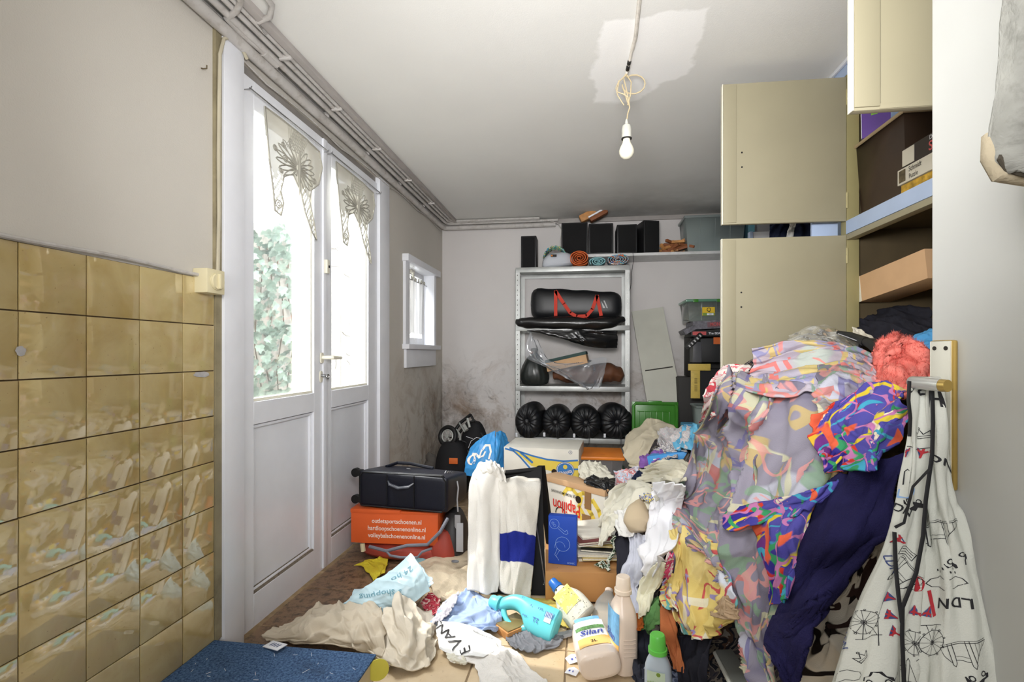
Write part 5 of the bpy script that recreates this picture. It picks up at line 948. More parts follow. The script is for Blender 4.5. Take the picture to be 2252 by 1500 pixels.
# turquoise bottle with handle
t, Tm, hb_ = bottle('bottle', 'turquoise detergent bottle with handle lying on the clothes', pt(1226, 1380, 1.82), pt(1078, 1320, 1.97), (-.1, -.75, .65), .118, .07, [(0, .86, .8, .0), (.02, .98, .95, 0), (.08, 1, 1, 0), (.42, 1, 1, 0), (.50, .78, .95, .11), (.58, .56, .88, .22), (.70, .48, .82, .26), (.82, .46, .78, .20), (.92, .46, .66, .06), (1, .34, .5, 0)], MTQ, M('turquoise_cap', (112, 216, 222), .35), cap=(.42, .30), pw=2.6)
h = MB(Tm); h.tube([(-.010, 0, .085), (-.036, 0, .100), (-.052, 0, .130), (-.055, 0, .165), (-.046, 0, .198), (-.022, 0, .222), (.0, 0, .232)], [.016, .015, .012, .011, .011, .012, .013], 14); h.build('handle', MTQ, t, sub=1)
mb = MB(Tm)
for (s, x, z, sz) in (('|||||||', .02, .030, .022), ('ea.s', .03, .07, .014), ('2,L', -.01, .075, .022), ('v', .03, .11, .016), ('nme', -.01, .12, .012), ('i:a', .045, .15, .012)): put_text(mb, Matrix.Translation((0, -.0362, 0)), s, x, z, sz, .006, rot=1.57)
mb.build('blue_print', M('ink_violet', (70, 84, 170), .6), t); MB(Tm).box(-.005, .030, -.0363, -.0352, .018, .045).build('barcode_panel', M('pale_panel', (196, 214, 226), .5), t)
# dirty milky bottle with blue cap
t, Tm, hb_ = bottle('bottle', 'grimy milky bottle with blue cap and yellow label', pt(1284, 1362, 1.86), pt(1212, 1276, 2.00), (-.15, -.8, .6), .118, .075, [(0, .86, .8), (.03, 1, .95), (.1, 1.02, 1), (.45, 1.04, 1), (.62, .92, .95), (.80, .62, .8), (.92, .40, .6), (1, .30, .5)], MMP, M('blue_cap', (40, 104, 186), .35), cap=(.34, .3), pw=2.4)
lb_ = lab_patch(t, Tm, .118, .075, -.036, .038, .045, .125, M('yellow_label_worn', (226, 212, 110), .6, var=.1, dirt=((230, 230, 216), 40, .9)), bulge=.985)
mb = MB(Tm); rnd = random.Random(9)
for k in range(46): x, z = rnd.uniform(-.05, .05), rnd.uniform(.01, .20); r = rnd.uniform(.0008, .0022); mb.poly(circ(x, z, r, 6), Matrix.Translation((0, -.0395 if z < .15 else -.034, 0)))
mb.poly(circ(-.01, .135, .005, 8), Matrix.Translation((0, -.0398, 0))); mb.build('grime_specks', M('grime', (84, 84, 76), .8), t)
# transparent bottle
t, Tm, hb_ = bottle('bottle', 'empty clear bottle standing behind the tall blush bottle', gpt(1322, 1415, 1.80), pt(1340, 1296, 1.98), (-.2, -.9, .2), .095, .06, std, GLASSY('clear_bottle', (.96, .96, .95), .35, .08, (206, 204, 196), .35), MWP, cap=(.3, .1))
# tall standing blush bottle
b0 = fl(1368, 1468); b0.z = .002; t, Tm, hb_ = bottle('bottle', 'tall blush softener bottle standing upright, side view', b0, b0+Vector((.004, 0, .305)), (-.96, -.3, 0), .125, .078, [(0, .86, .9), (.02, .98, 1), (.08, 1, 1), (.60, .98, 1), (.74, .86, .96), (.84, .62, .80), (.90, .42, .60), (1, .32, .5)], MWP, M('blush_cap', (240, 224, 206), .35), cap=(.40, .36), pw=3.2)
MSK = M('label_sky', (120, 180, 226), .5, var=.2, sc=60); lab_patch(t, Tm, .125, .078, -.05, .05, .06, .20, MSK)
lab_patch(t, Tm, .125, .078, -.05, .05, .05, .10, M('label_apricot', (244, 200, 120), .5, var=.1), 'apricot_band', off=.0018); mb = MB(Tm); put_text(mb, Matrix.Translation((0, -.0395, 0)), 'Silan', 0, .115, .034, .015, italic=.2); mb.build('lettering', M('ink_violet', (70, 84, 170)), t)
gr = MB(Tm)
for k in range(5): gr.tube([(.0605, -.02, .07+k*.013), (.0628, 0, .07+k*.013), (.0605, .02, .07+k*.013)], .0012, 5)
gr.build('grip_ribs', MWP, t)
# lying blush bottle, base towards us
t, Tm, hb_ = bottle('bottle', 'blush softener bottle lying with its base towards us', pt(1322, 1468, 1.56)+Vector((0, 0, 0)), pt(1284, 1355, 1.93), (-.15, -.25, .95), .138, .085, [(0, .80, .78), (.02, .93, .93), (.08, 1, 1), (.5, 1, 1), (.7, .90, .95), (.84, .70, .8), (.93, .42, .5), (1, .34, .42)], MWP, M('blush_cap', (240, 224, 206)), cap=(.36, .25), pw=3.2)
Ln = hb_; lab_patch(t, Tm, .138, .085, -.052, .052, .10, .235, M('label_white', (238, 240, 240), .5)); lab_patch(t, Tm, .138, .085, -.045, .045, .20, .262, MSK, 'sky_print', off=.002, bulge=.97); lab_patch(t, Tm, .138, .085, -.050, .050, .165, .190, M('label_green_leaf', (112, 160, 100), .6, var=.5, sc=160), 'flower_print', off=.0022); lab_patch(t, Tm, .138, .085, -.052, .052, .055, .112, M('label_apricot', (244, 200, 120)), 'apricot_band', off=.0018)
mb = MB(Tm); put_text(mb, Matrix.Translation((0, -.0450, 0)), 'Silan', .002, .138, .044, .016, italic=.2); mb.build('lettering', M('ink_violet', (70, 84, 170)), t); mb = MB(Tm); put_text(mb, Matrix.Translation((0, -.0452, 0)), '2L', 0, .078, .022, .01); mb.build('volume_lettering', MBT, t)
# green capped bottle
b0 = pt(1449, 1566, 1.44); b0.z = .003; t, Tm, hb_ = bottle('bottle', 'milky blue bottle with bright green cap, front of the heap', b0, b0+Vector((-.004, .0, .232)), (-.25, -.95, 0), .078, .055, [(0, .86, .8), (.02, .98, .95), (.08, 1, 1), (.62, 1, 1), (.78, .94, .95), (.88, .74, .8), (.94, .56, .7), (1, .5, .62)], M('pale_blue_plastic', (186, 200, 214), .3, spec=.5, var=.05), M('bright_green_cap', (104, 200, 84), .35), cap=(.60, .55), pw=2.6)
lab_patch(t, Tm, .078, .055, -.028, .022, .03, .135, M('label_pale_green', (196, 216, 196), .5)); mb = MB(Tm)
for k in range(6): put_text(mb, Matrix.Translation((0, -.0290, 0)), 'mihilhim nimi', -.003, .05+k*.011, .009, .003)
mb.build('lettering', M('label_green', (120, 150, 60)), t); MB(Tm).poly(circ(.004, .128, .006, 12), Matrix.Translation((0, -.0290, 0))).build('round_seal', M('label_green', (120, 150, 60)), t)
# ================================================================ clothes heap
HS = [(1600,830,1.95),(1700,770,1.85),(1850,755,1.75),(1980,770,1.5),(2040,780,1.45),(1560,900,1.8),(1700,900,1.6),(1850,900,1.45),(1980,900,1.3),(1500,1050,1.75),(1650,1050,1.5),(1800,1050,1.35),(1950,1050,1.2),
(1480,1200,1.75),(1600,1200,1.5),(1750,1200,1.3),(1900,1200,1.15),(1500,1350,1.65),(1650,1350,1.4),(1800,1350,1.2),(1900,1400,1.1),(1550,1500,1.5),(1700,1500,1.25),(1850,1500,1.1),(2000,1300,1.1),(2050,1100,1.15),
(1380,950,3.3),(1450,930,3.3),(1520,945,2.9),(1300,1040,2.9),(1400,1040,2.7),(1480,1000,2.6),(1320,1130,2.42),(1400,1150,2.25),(1450,1120,2.15),(1380,1300,2.02),(1440,1300,1.92),(1400,1400,1.8),(1480,1450,1.66),(1540,980,2.1)]
HA = np.array(HS, float)
def hd(px, py, lift=0.0):
    r2 = (HA[:, 0]-px)**2+((HA[:, 1]-py))**2; w = 1/(r2+35**2)**2; d = 1/((w/HA[:, 2]).sum()/w.sum())
    if py > 900: d = min(d, (EYE-.012)*F/(py-777))
    return d-lift
def hc(lift): return lambda x, y: hd(x, y, lift)
MCO = stripes('mixed_clothes', [(44, 46, 60), (70, 66, 70), (120, 112, 104), (38, 40, 48), (90, 70, 60), (150, 146, 140)], 9, 2)
def mass(name, lab, x0, x1, y0, y1, yfun, nx=26, ny=26):
    P = np.array([[tuple(pt(x, yy, hd(x, yy)+.05)) for x in np.linspace(x0, x1, nx) for yy in [yfun(x)+(y1-yfun(x))*j/(ny-1)]] for j in range(ny)])
    P[..., 2] = np.maximum(P[..., 2], .004); top = P[0]+np.array([.12, .30, -.02]); P = np.concatenate([top[None], P]); o = sheet(name, P, MCO, None, 0); return tag(o, lab, 'clothes', None, 'stuff')
mass('clothes_heap', 'dark jumbled clothes filling the inside of the big heap', 1500, 2045, 760, 1540, lambda x: 790 if x > 1640 else 790+(1640-x)*1.6)
mass('clothes_heap', 'jumbled clothes under the white garments in the middle', 1385, 1560, 960, 1500, lambda x: 965+max(0, 1440-x)*2.2)
WH1 = FAB('white_cotton', (226, 224, 220), .06); WH2 = FAB('offwhite_jersey', (216, 212, 196), .08); WH3 = FAB('cool_white_cotton', (216, 220, 232), .07); CRM = FAB('cream_canvas', (206, 196, 172), .1); BLKF = FAB('charcoal_cotton', (42, 42, 50), .2); 
GRN = FAB('green_cotton', (96, 140, 84), .2); OBR = FAB('terracotta_terry', (176, 104, 64), .2, weave=.9); SKY = FAB('sky_cotton', (110, 184, 220), .15); PUR = FAB('purple_cotton', (136, 96, 170), .2); NVY = FAB('navy_cotton', (36, 42, 66), .2); BEI = FAB('beige_fleece', (196, 178, 150), .15, weave=1.0)
FLO = stripes('small_floral', [(222, 216, 214), (206, 190, 196), (226, 222, 218), (180, 190, 200), (224, 214, 206)], 30, 3)
def hcl(name, lab, cat, rows, mat, lift=.03, k=(1.3, 1.2), R=.026, Rin=.012, res=56, seed=1, **kw):
    kw.setdefault('crease', 1.4); return cloth(name, lab, cat, rows, mat, k, R, Rin, res, seed, depth=hc(lift), **kw)
# back of the middle heap
cloth('laundry_sack', 'large cream canvas sack slumped in front of green lid', 'sack', [[(1388, 950, 3.25), (1418, 932, 3.25), (1440, 921, 3.2), (1492, 946, 3.1)], [(1375, 980, 3.1), (1402, 962, 3.05), (1440, 955, 3.0), (1485, 962, 2.98)], [(1376, 1012, 2.98), (1400, 1000, 2.92), (1435, 992, 2.9), (1470, 985, 2.9)], [(1392, 1030, 2.9), (1405, 1030, 2.85), (1425, 1028, 2.82), (1450, 1020, 2.8)]], CRM, (1.15, 1.15), .03, .015, 60, 31)
hcl('floral_cloth', 'pale grey floral cloth behind the sky blue cloth', 'cloth', [[(1450, 952), (1480, 944), (1525, 950)], [(1446, 968), (1480, 965), (1520, 968)], [(1455, 990), (1480, 992), (1515, 990)]], FLO, .06, (1.4, 1.3), .03, .012, 50, 32)
hcl('blue_cloth', 'sky blue cotton cloth beside the multicoloured duvet', 'cloth', [[(1500, 945), (1520, 938), (1540, 936)], [(1490, 968), (1512, 960), (1538, 962)], [(1475, 985), (1505, 988), (1535, 985)]], SKY, .12, (1.35, 1.2), .02, .01, 40, 33)
hcl('patterned_garment', 'white garment with dark marks above the blue tissue box', 'clothing', [[(1440, 985), (1465, 978), (1490, 980)], [(1438, 1000), (1462, 995), (1490, 996)], [(1442, 1012), (1462, 1010), (1492, 1008)]], stripes('marked_white', [(224, 222, 220), (216, 212, 210), (120, 116, 130), (226, 224, 220), (206, 200, 200)], 30, 3), .10, (1.4, 1.2), .015, .01, 40, 34)
hcl('purple_garment', 'purple cotton garment left of the blue tissue box', 'clothing', [[(1408, 1004), (1430, 998), (1462, 990)], [(1407, 1016), (1430, 1010), (1455, 1004)], [(1410, 1028), (1425, 1026), (1440, 1018)]], PUR, .12, (1.35, 1.25), .014, .008, 40, 35)
T = frame(pt(1426, 1024, 2.42), pt(1515, 1014, 2.32)-pt(1426, 1024, 2.42)); tb_ = thing('tissue_box', 'flat blue tissue carton lying on the white clothes', 'box', tuple(T.translation)); MB(T).box(0, .20, 0, .10, 0, .045, .008).build('carton', M('tissue_blue', (72, 150, 214), .45, var=.1), tb_)
mb = MB(T); mb.box(.03, .06, -.001, 0, .024, .028); mb.box(.03, .06, -.001, 0, .016, .020); mb.build('printed_bars', M('print_white', (246, 232, 220)), tb_)
hcl('striped_garment', 'pink and white checked garment left of the heap', 'clothing', [[(1352, 1040), (1380, 1028), (1408, 1022)], [(1350, 1055), (1378, 1048), (1405, 1040)], [(1352, 1078), (1375, 1072), (1400, 1058)]], stripes('pink_check', [(226, 214, 214), (214, 140, 140), (222, 216, 222), (190, 200, 220), (228, 222, 220)], 26, 1), .06, (1.4, 1.3), .02, .01, 46, 36)
hcl('navy_garment', 'narrow navy sleeve between the pink check and cream sheet', 'clothing', [[(1390, 1048), (1405, 1035), (1418, 1030)], [(1386, 1056), (1402, 1046), (1416, 1040)], [(1384, 1064), (1400, 1054), (1412, 1046)]], NVY, .16, (1.3, 1.2), .01, .006, 30, 37)
hcl('white_cloth', 'off white cloth slumped before the orange lidded tote', 'cloth', [[(1272, 1028, 2.72), (1295, 1016, 2.74), (1330, 1025, 2.72)], [(1272, 1042, 2.66), (1300, 1035, 2.64), (1345, 1045, 2.62)], [(1276, 1052, 2.62), (1305, 1055, 2.6), (1352, 1056, 2.58)]], WH2, 0, (1.35, 1.2), .03, .012, 50, 38)
cloth('bin_bag', 'crumpled black bin bag between tote and fruit carton', 'bag', [[(1282, 1050, 2.6), (1315, 1048, 2.6), (1352, 1050, 2.58)], [(1288, 1062, 2.53), (1320, 1066, 2.5), (1352, 1070, 2.48)], [(1308, 1072, 2.49), (1330, 1080, 2.45), (1352, 1090, 2.42)]], MPB, (1.4, 1.3), .03, .015, 56, 39)
hcl('cream_sheet', 'cream sheet rumpled across the top of the middle heap', 'sheet', [[(1420, 1030), (1450, 1018), (1485, 1015), (1520, 1015)], [(1395, 1046), (1435, 1038), (1480, 1034), (1515, 1035)], [(1372, 1066), (1425, 1060), (1470, 1055), (1510, 1058)]], FAB('cream_cotton', (210, 204, 184), .08), .12, (1.3, 1.45), .03, .012, 90, 40, cells=5, crease=.5, folds=((1.5, .010, 4),))
hcl('white_shirt', 'long white shirt draped down over the fruit carton', 'shirt', [[(1375, 1068), (1410, 1058), (1450, 1056), (1505, 1056)], [(1345, 1090), (1385, 1080), (1430, 1080), (1480, 1080)], [(1334, 1125), (1362, 1115), (1395, 1112), (1430, 1100)], [(1326, 1160), (1350, 1150), (1378, 1150), (1400, 1130)]], WH2, .16, (1.35, 1.25), .035, .014, 86, 41, cells=5, crease=1.2, folds=((4, .013, .6),))
hcl('white_shirt', 'white shirt sleeve ending in a point by the magazines', 'shirt', [[(1330, 1130), (1345, 1128), (1362, 1130)], [(1320, 1165), (1336, 1160), (1350, 1162)], [(1314, 1202), (1324, 1198), (1340, 1176)]], WH2, .22, (1.25, 1.1), .014, .008, 46, 42)
hcl('white_tshirt', 'white top hanging above the dark trousers', 'top', [[(1348, 1130), (1372, 1120), (1400, 1115)], [(1350, 1155), (1374, 1150), (1398, 1145)], [(1362, 1180), (1378, 1180), (1394, 1178)]], WH1, .21, (1.3, 1.15), .018, .01, 46, 43)
hcl('printed_garment', 'small blue and yellow printed garment among the whites', 'clothing', [[(1408, 1085), (1425, 1072), (1440, 1072)], [(1406, 1094), (1424, 1088), (1438, 1090)], [(1412, 1100), (1424, 1100), (1436, 1102)]], stripes('blue_yellow_print', [(226, 226, 226), (60, 90, 190), (230, 210, 90), (224, 224, 228), (70, 100, 160)], 34, 2), .20, (1.3, 1.2), .01, .006, 34, 44)
hcl('blue_garment', 'dark blue garment glimpsed behind the fluffy beige cloth', 'clothing', [[(1392, 1100), (1410, 1092), (1426, 1098)], [(1390, 1120), (1408, 1115), (1424, 1120)]], FAB('deep_blue', (40, 60, 130), .3), .14, (1.3, 1.2), .01, .006, 30, 45)
te = blob_tube('fluffy_slipper', 'fluffy beige slipper sole nestled among the white clothes', 'slipper', [pt(1416, 1106, 2.12), pt(1404, 1125, 2.05), pt(1400, 1148, 2.02), pt(1404, 1172, 2.0)], [.02, .045, .055, .03], BEI, amp=.25)
hcl('white_blouse', 'bright white gathered blouse hanging beside the duvet', 'blouse', [[(1438, 1066), (1465, 1060), (1502, 1070)], [(1430, 1100), (1458, 1098), (1500, 1100)], [(1420, 1140), (1450, 1140), (1488, 1140)], [(1412, 1185), (1438, 1185), (1475, 1185)], [(1408, 1220), (1430, 1225), (1462, 1222)], [(1424, 1256), (1434, 1262), (1448, 1250)]], FAB('bright_white_cotton', (234, 234, 238), .04), .19, (1.45, 1.15), .03, .014, 100, 46, cells=6, crease=1.2, folds=((5, .010, .2),))
hcl('grey_tee', 'pale grey tee shirt hanging above the tall blush bottle', 'shirt', [[(1392, 1175), (1408, 1172), (1424, 1186)], [(1376, 1230), (1396, 1230), (1418, 1240)], [(1368, 1290), (1390, 1295), (1412, 1300)], [(1380, 1372), (1394, 1376), (1406, 1376)]], FAB('grey_white_cotton', (200, 202, 214), .08), .14, (1.5, 1.05), .02, .01, 80, 47, cells=5, crease=1.2, folds=((4, .012, .1),))
hcl('dark_trousers', 'charcoal trousers hanging beside the magazines', 'trousers', [[(1354, 1172), (1372, 1168), (1394, 1172)], [(1356, 1220), (1372, 1222), (1386, 1225)], [(1358, 1290), (1368, 1295), (1376, 1295)]], BLKF, .10, (1.3, 1.05), .014, .008, 46, 48, crease=.3, folds=((2.5, .008, 0),))
hcl('cream_leggings', 'cream leggings drooping above the green capped bottle', 'trousers', [[(1418, 1262), (1440, 1240), (1470, 1232)], [(1406, 1290), (1432, 1285), (1458, 1275)], [(1405, 1325), (1424, 1318), (1445, 1300)], [(1406, 1360), (1414, 1355), (1424, 1340)]], FAB('cream_jersey', (226, 222, 198), .06), .20, (1.35, 1.1), .018, .01, 60, 49, crease=.4, folds=((2.5, .010, .2),))
hcl('green_garment', 'crumpled green garment below the cream leggings', 'clothing', [[(1420, 1335), (1440, 1320), (1455, 1300)], [(1408, 1360), (1432, 1352), (1452, 1340)], [(1402, 1380), (1425, 1392), (1450, 1378)]], GRN, .17, (1.35, 1.25), .02, .01, 50, 50)
hcl('orange_garment', 'dark orange garment edge beside the tall blush bottle', 'clothing', [[(1398, 1352), (1408, 1348), (1416, 1345)], [(1400, 1385), (1408, 1385), (1414, 1380)]], FAB('rust_cotton', (170, 92, 40), .2), .20, (1.2, 1.1), .008, .005, 24, 51)
hcl('pink_garment', 'rolled pink and white garment beside the yellow duvet', 'clothing', [[(1462, 1228), (1470, 1220), (1482, 1218)], [(1456, 1250), (1466, 1246), (1478, 1240)], [(1460, 1268), (1468, 1270), (1478, 1262)]], stripes('pink_print', [(226, 206, 212), (206, 80, 120), (230, 220, 220), (200, 100, 130)], 16, 2), .20, (1.3, 1.2), .012, .006, 34, 52)
hcl('dark_garment', 'dark grey denim garment on the floor by the green cap', 'clothing', [[(1398, 1385), (1415, 1378), (1432, 1385)], [(1394, 1420), (1412, 1418), (1430, 1425)], [(1392, 1475), (1412, 1480), (1430, 1490)], [(1392, 1500), (1412, 1510), (1440, 1520)]], FAB('dark_denim', (50, 52, 62), .25), .06, (1.35, 1.2), .02, .01, 50, 53)
hcl('striped_scarf', 'blue grey striped cloth on the floor at the heap foot', 'cloth', [[(1398, 1470), (1425, 1462), (1480, 1470), (1530, 1490)], [(1396, 1495), (1430, 1500), (1485, 1500), (1530, 1515)], [(1400, 1525), (1430, 1530), (1480, 1535), (1525, 1540)]], stripes('blue_grey_stripe', [(84, 92, 120), (130, 138, 160), (60, 66, 84), (150, 156, 170)], 30, 1), .05, (1.4, 1.3), .02, .01, 60, 54)
# drawer corner
T = frame(pt(1572, 1436, 1.50), pt(1606, 1510, 1.28)-pt(1572, 1436, 1.50)); dr = thing('metal_cabinet', 'grey enamelled cabinet corner under the hanging duvet', 'cabinet', tuple(pt(1600, 1500, 1.35)))
slab('top_face', [pt(1574, 1438, 1.50), pt(1640, 1560, 1.26), pt(1740, 1560, 1.26), pt(1640, 1436, 1.50)], .012, M('dull_grey_enamel', (128, 130, 124), .5, var=.1), dr)
MB().tube([pt(1572, 1437, 1.50), pt(1634, 1560, 1.26)], .006, 8).build('front_rim', M('pale_rim', (206, 206, 196), .5), dr); MB().tube([pt(1573, 1437, 1.50), pt(1640, 1434, 1.50)], .006, 8).build('rear_rim', M('pale_rim', (206, 206, 196)), dr)
# lower right heap
def duvet_mat(name, ground, cols, sc=8, seed=0.0, fade=.0):
    m, t, p = base(name, .92, 0, .12); co = coords(t, True)
    n_ = len(cols)
    c = MIX(t, ramp(t, noi(t, co, sc*.9, 2, .5, .5, (seed, 1, 0)), .38, .50), lin(ground[0]), lin(ground[1]))
    c = MIX(t, ramp(t, noi(t, co, sc*.8, 1, .5, .3, (seed+9, 4, 0)), .60, .63), c, lin(ground[2]))
    for i, q in enumerate(cols):
        off = (seed+3.7*i, 1.9*i+seed, 0); w = .024+.009*(i % 3)
        if i % 2 == 0:
            n = noi(t, co, sc*(1+.15*i), 1, .4, .9, off); g = noi(t, co, sc*1.3, 0, .5, 0, (off[1], off[0], 2))
            a = MA(t, 'ABSOLUTE', MA(t, 'SUBTRACT', n, .5)); f = MA(t, 'MULTIPLY', ramp(t, a, w+.004, w-.004), ramp(t, g, .50, .515))
        else:
            mp = t.nodes.new('ShaderNodeMapping'); mp.inputs[1].default_value = off; t.links.new(co, mp.inputs[0])
            v = N(t, 'ShaderNodeTexVoronoi', Scale=sc*1.1); v.distance = 'CHEBYCHEV'; t.links.new(mp.outputs[0], v.inputs['Vector']); d = v.outputs['Distance']
            a = MA(t, 'ABSOLUTE', MA(t, 'SUBTRACT', d, .30+.05*(i % 4))); s = t.nodes.new('ShaderNodeSeparateColor'); t.links.new(v.outputs['Color'], s.inputs[0])
            f = MA(t, 'MULTIPLY', ramp(t, a, .062, .050), ramp(t, s.outputs[0], .52, .53))
            g = noi(t, co, sc*1.6, 0, .5, 0, (off[1], 5, 2)); f = MA(t, 'MULTIPLY', f, ramp(t, g, .46, .48))
        c = MIX(t, MA(t, 'MULTIPLY', f, 1-fade), c, lin(q))
    t.links.new(c, p.inputs['Base Color']); bump(t, p, noi(t, co, 380, 2), .3, .003); return m
MDV = duvet_mat('faded_duvet_print', ((122, 118, 136), (144, 140, 154), (182, 183, 196)), [(196, 172, 110), (196, 112, 102), (128, 158, 130), (206, 204, 170), (214, 150, 146), (110, 106, 156)], 5.5, 2.0, .22)
MDR = duvet_mat('pink_duvet_print', ((172, 166, 182), (192, 182, 192), (182, 190, 184)), [(222, 140, 134), (130, 166, 150), (212, 190, 120), (222, 120, 112), (150, 150, 190), (216, 150, 150)], 5.5, 6.0, .12)
MDI = duvet_mat('vivid_duvet_print', ((56, 50, 140), (84, 80, 160), (40, 60, 170)), [(214, 190, 60), (200, 60, 50), (60, 150, 100), (226, 214, 190), (70, 160, 190), (216, 196, 70), (190, 120, 170), (222, 100, 70)], 5.5, 4.0)
MDY = duvet_mat('yellow_duvet_print', ((226, 206, 140), (220, 198, 122), (214, 220, 232)), [(196, 80, 90), (110, 186, 186), (150, 140, 190), (226, 222, 200)], 5.5, 11.0, .05)
hcl('black_trousers', 'black trousers hanging below the yellow printed duvet', 'trousers', [[(1492, 1400), (1530, 1395), (1572, 1392)], [(1494, 1440), (1525, 1440), (1562, 1440)], [(1496, 1480), (1522, 1482), (1556, 1484)], [(1500, 1540), (1525, 1540), (1556, 1540)]], FAB('black_cotton', (34, 34, 42), .25), .13, (1.45, 1.05), .022, .01, 70, 55, cells=5, crease=.4, folds=((4, .014, .1),))
hcl('terracotta_towel', 'terracotta towel hanging behind the yellow printed duvet', 'towel', [[(1448, 1320), (1465, 1318), (1482, 1322)], [(1452, 1370), (1468, 1372), (1488, 1372)], [(1468, 1420), (1480, 1425), (1496, 1425)], [(1486, 1470), (1496, 1478), (1508, 1480)]], OBR, .16, (1.3, 1.05), .014, .008, 56, 56, crease=.3, folds=((2, .012, 0),))
dv = thing('duvet_cover', 'yellow printed duvet cover hanging under the larger grey one', 'duvet cover', tuple(pt(1530, 1400, 1.5)))
cloth('hanging_fold', None, None, [[(1474, 1170), (1500, 1160), (1540, 1170), (1600, 1200)], [(1476, 1220), (1505, 1225), (1550, 1230), (1610, 1250)], [(1476, 1290), (1510, 1300), (1560, 1300), (1612, 1300)], [(1480, 1350), (1515, 1360), (1560, 1365), (1605, 1355)], [(1496, 1392), (1520, 1406), (1560, 1404), (1596, 1380)]], MDY, (1.15, 1.05), .02, .01, 90, 57, crease=1.2, folds=((4, .014, .1),), depth=hc(.16), parent=dv, cells=7)
cloth('ruffled_corner', None, None, [[(1466, 1272), (1480, 1262), (1492, 1268)], [(1452, 1305), (1468, 1300), (1488, 1305)], [(1456, 1335), (1474, 1340), (1486, 1342)]], MDY, (1.4, 1.3), .016, .008, 40, 58, depth=hc(.19), parent=dv)
hcl('beige_pillow', 'beige pillow corner poking out between the duvet covers', 'pillow', [[(1575, 1330), (1592, 1310), (1610, 1325)], [(1566, 1350), (1590, 1342), (1618, 1345)], [(1580, 1358), (1600, 1362), (1622, 1362)]], FAB('beige_cotton', (186, 160, 130), .1), .22, (1.1, 1.1), .014, .008, 40, 59)
hcl('printed_cushion', 'cream cushion with black print beneath the dark blue towel', 'cushion', [[(1880, 1240), (1930, 1180), (1975, 1150)], [(1830, 1330), (1880, 1310), (1940, 1290)], [(1790, 1420), (1850, 1420), (1930, 1410)], [(1760, 1530), (1840, 1535), (1920, 1530)]], duvet_mat('black_on_cream', ((206, 198, 182), (214, 206, 190), (200, 190, 174)), [(34, 28, 26), (34, 28, 26), (60, 44, 40)], 6, 3.0), .05, (1.1, 1.05), .02, .01, 70, 60)
hcl('brown_cloth', 'dark brown cloth behind the blue towel beside the apron', 'cloth', [[(1930, 930), (1965, 900), (2000, 880)], [(1920, 980), (1960, 970), (2000, 960)], [(1900, 1040), (1950, 1030), (2000, 1020)]], FAB('dark_olive_brown', (90, 76, 50), .25), .03, (1.25, 1.1), .02, .01, 50, 61)
# main duvet cover
dv = thing('duvet_cover', 'huge rumpled grey patterned duvet cover heaped over the pile', 'duvet cover', tuple(pt(1700, 1400, 1.4)))
def dl(a): return hc(a)
cloth('left_fall', None, None, [[(1600, 818), (1630, 822), (1680, 830), (1720, 840)], [(1568, 880), (1610, 890), (1660, 895), (1710, 900)], [(1535, 960), (1580, 975), (1630, 980), (1690, 985)], [(1508, 1040), (1555, 1060), (1610, 1060), (1670, 1070)], [(1482, 1105), (1530, 1130), (1590, 1140), (1660, 1150)], [(1488, 1150), (1545, 1190), (1600, 1215), (1680, 1230)], [(1510, 1180), (1560, 1225), (1610, 1270), (1700, 1300)]], MDV, (1.15, 1.04), .045, .02, 120, 71, depth=dl(.13), parent=dv, cells=3.5, th=.005, crease=1.0, lam=.085, ang=-.35, folds=((3.5, .020, .3),))
cloth('front_fall', None, None, [[(1640, 860), (1720, 850), (1800, 850), (1880, 860)], [(1610, 960), (1700, 950), (1790, 940), (1880, 930)], [(1600, 1060), (1690, 1050), (1780, 1040), (1860, 1020)], [(1590, 1160), (1680, 1150), (1760, 1130), (1830, 1100)], [(1590, 1250), (1660, 1250), (1730, 1220), (1785, 1180)], [(1598, 1300), (1650, 1330), (1700, 1320), (1745, 1290)], [(1612, 1360), (1650, 1400), (1690, 1410), (1720, 1400)], [(1640, 1450), (1660, 1480), (1685, 1490), (1705, 1480)], [(1655, 1520), (1670, 1530), (1690, 1540), (1705, 1540)]], MDV, (1.25, 1.06), .045, .02, 120, 72, depth=dl(.17), parent=dv, cells=4.5, th=.005, crease=.8)
cloth('top_fold', None, None, [[(1660, 770), (1720, 756), (1800, 752), (1870, 760), (1920, 775)], [(1655, 800), (1720, 790), (1800, 785), (1870, 795), (1930, 815)], [(1640, 835), (1710, 830), (1790, 825), (1870, 835), (1940, 850)], [(1600, 850), (1690, 870), (1780, 870), (1860, 870), (1940, 880)]], MDR, (1.08, 1.3), .03, .015, 120, 73, depth=dl(.17), parent=dv, cells=4, th=.005, crease=.45, folds=((.8, .012, 5.0), (1.2, .008, 7.5)))
cloth('smooth_flap', None, None, [[(1800, 805), (1840, 790), (1880, 800), (1905, 830)], [(1790, 860), (1835, 850), (1880, 860), (1915, 880)], [(1795, 905), (1840, 910), (1880, 910), (1915, 905)]], MDV, (1.08, 1.08), .02, .01, 60, 74, depth=dl(.21), parent=dv, th=.005)
cloth('vivid_side', None, None, [[(1790, 925), (1850, 880), (1920, 840), (1975, 850)], [(1775, 965), (1850, 930), (1920, 900), (1992, 880)], [(1800, 1000), (1860, 980), (1930, 960), (1985, 930)], [(1815, 1040), (1860, 1040), (1905, 1030), (1925, 1000)]], MDI, (1.2, 1.2), .03, .014, 100, 75, depth=dl(.225), parent=dv, cells=5, th=.005, crease=1.2, folds=((2, .012, 1.6),))
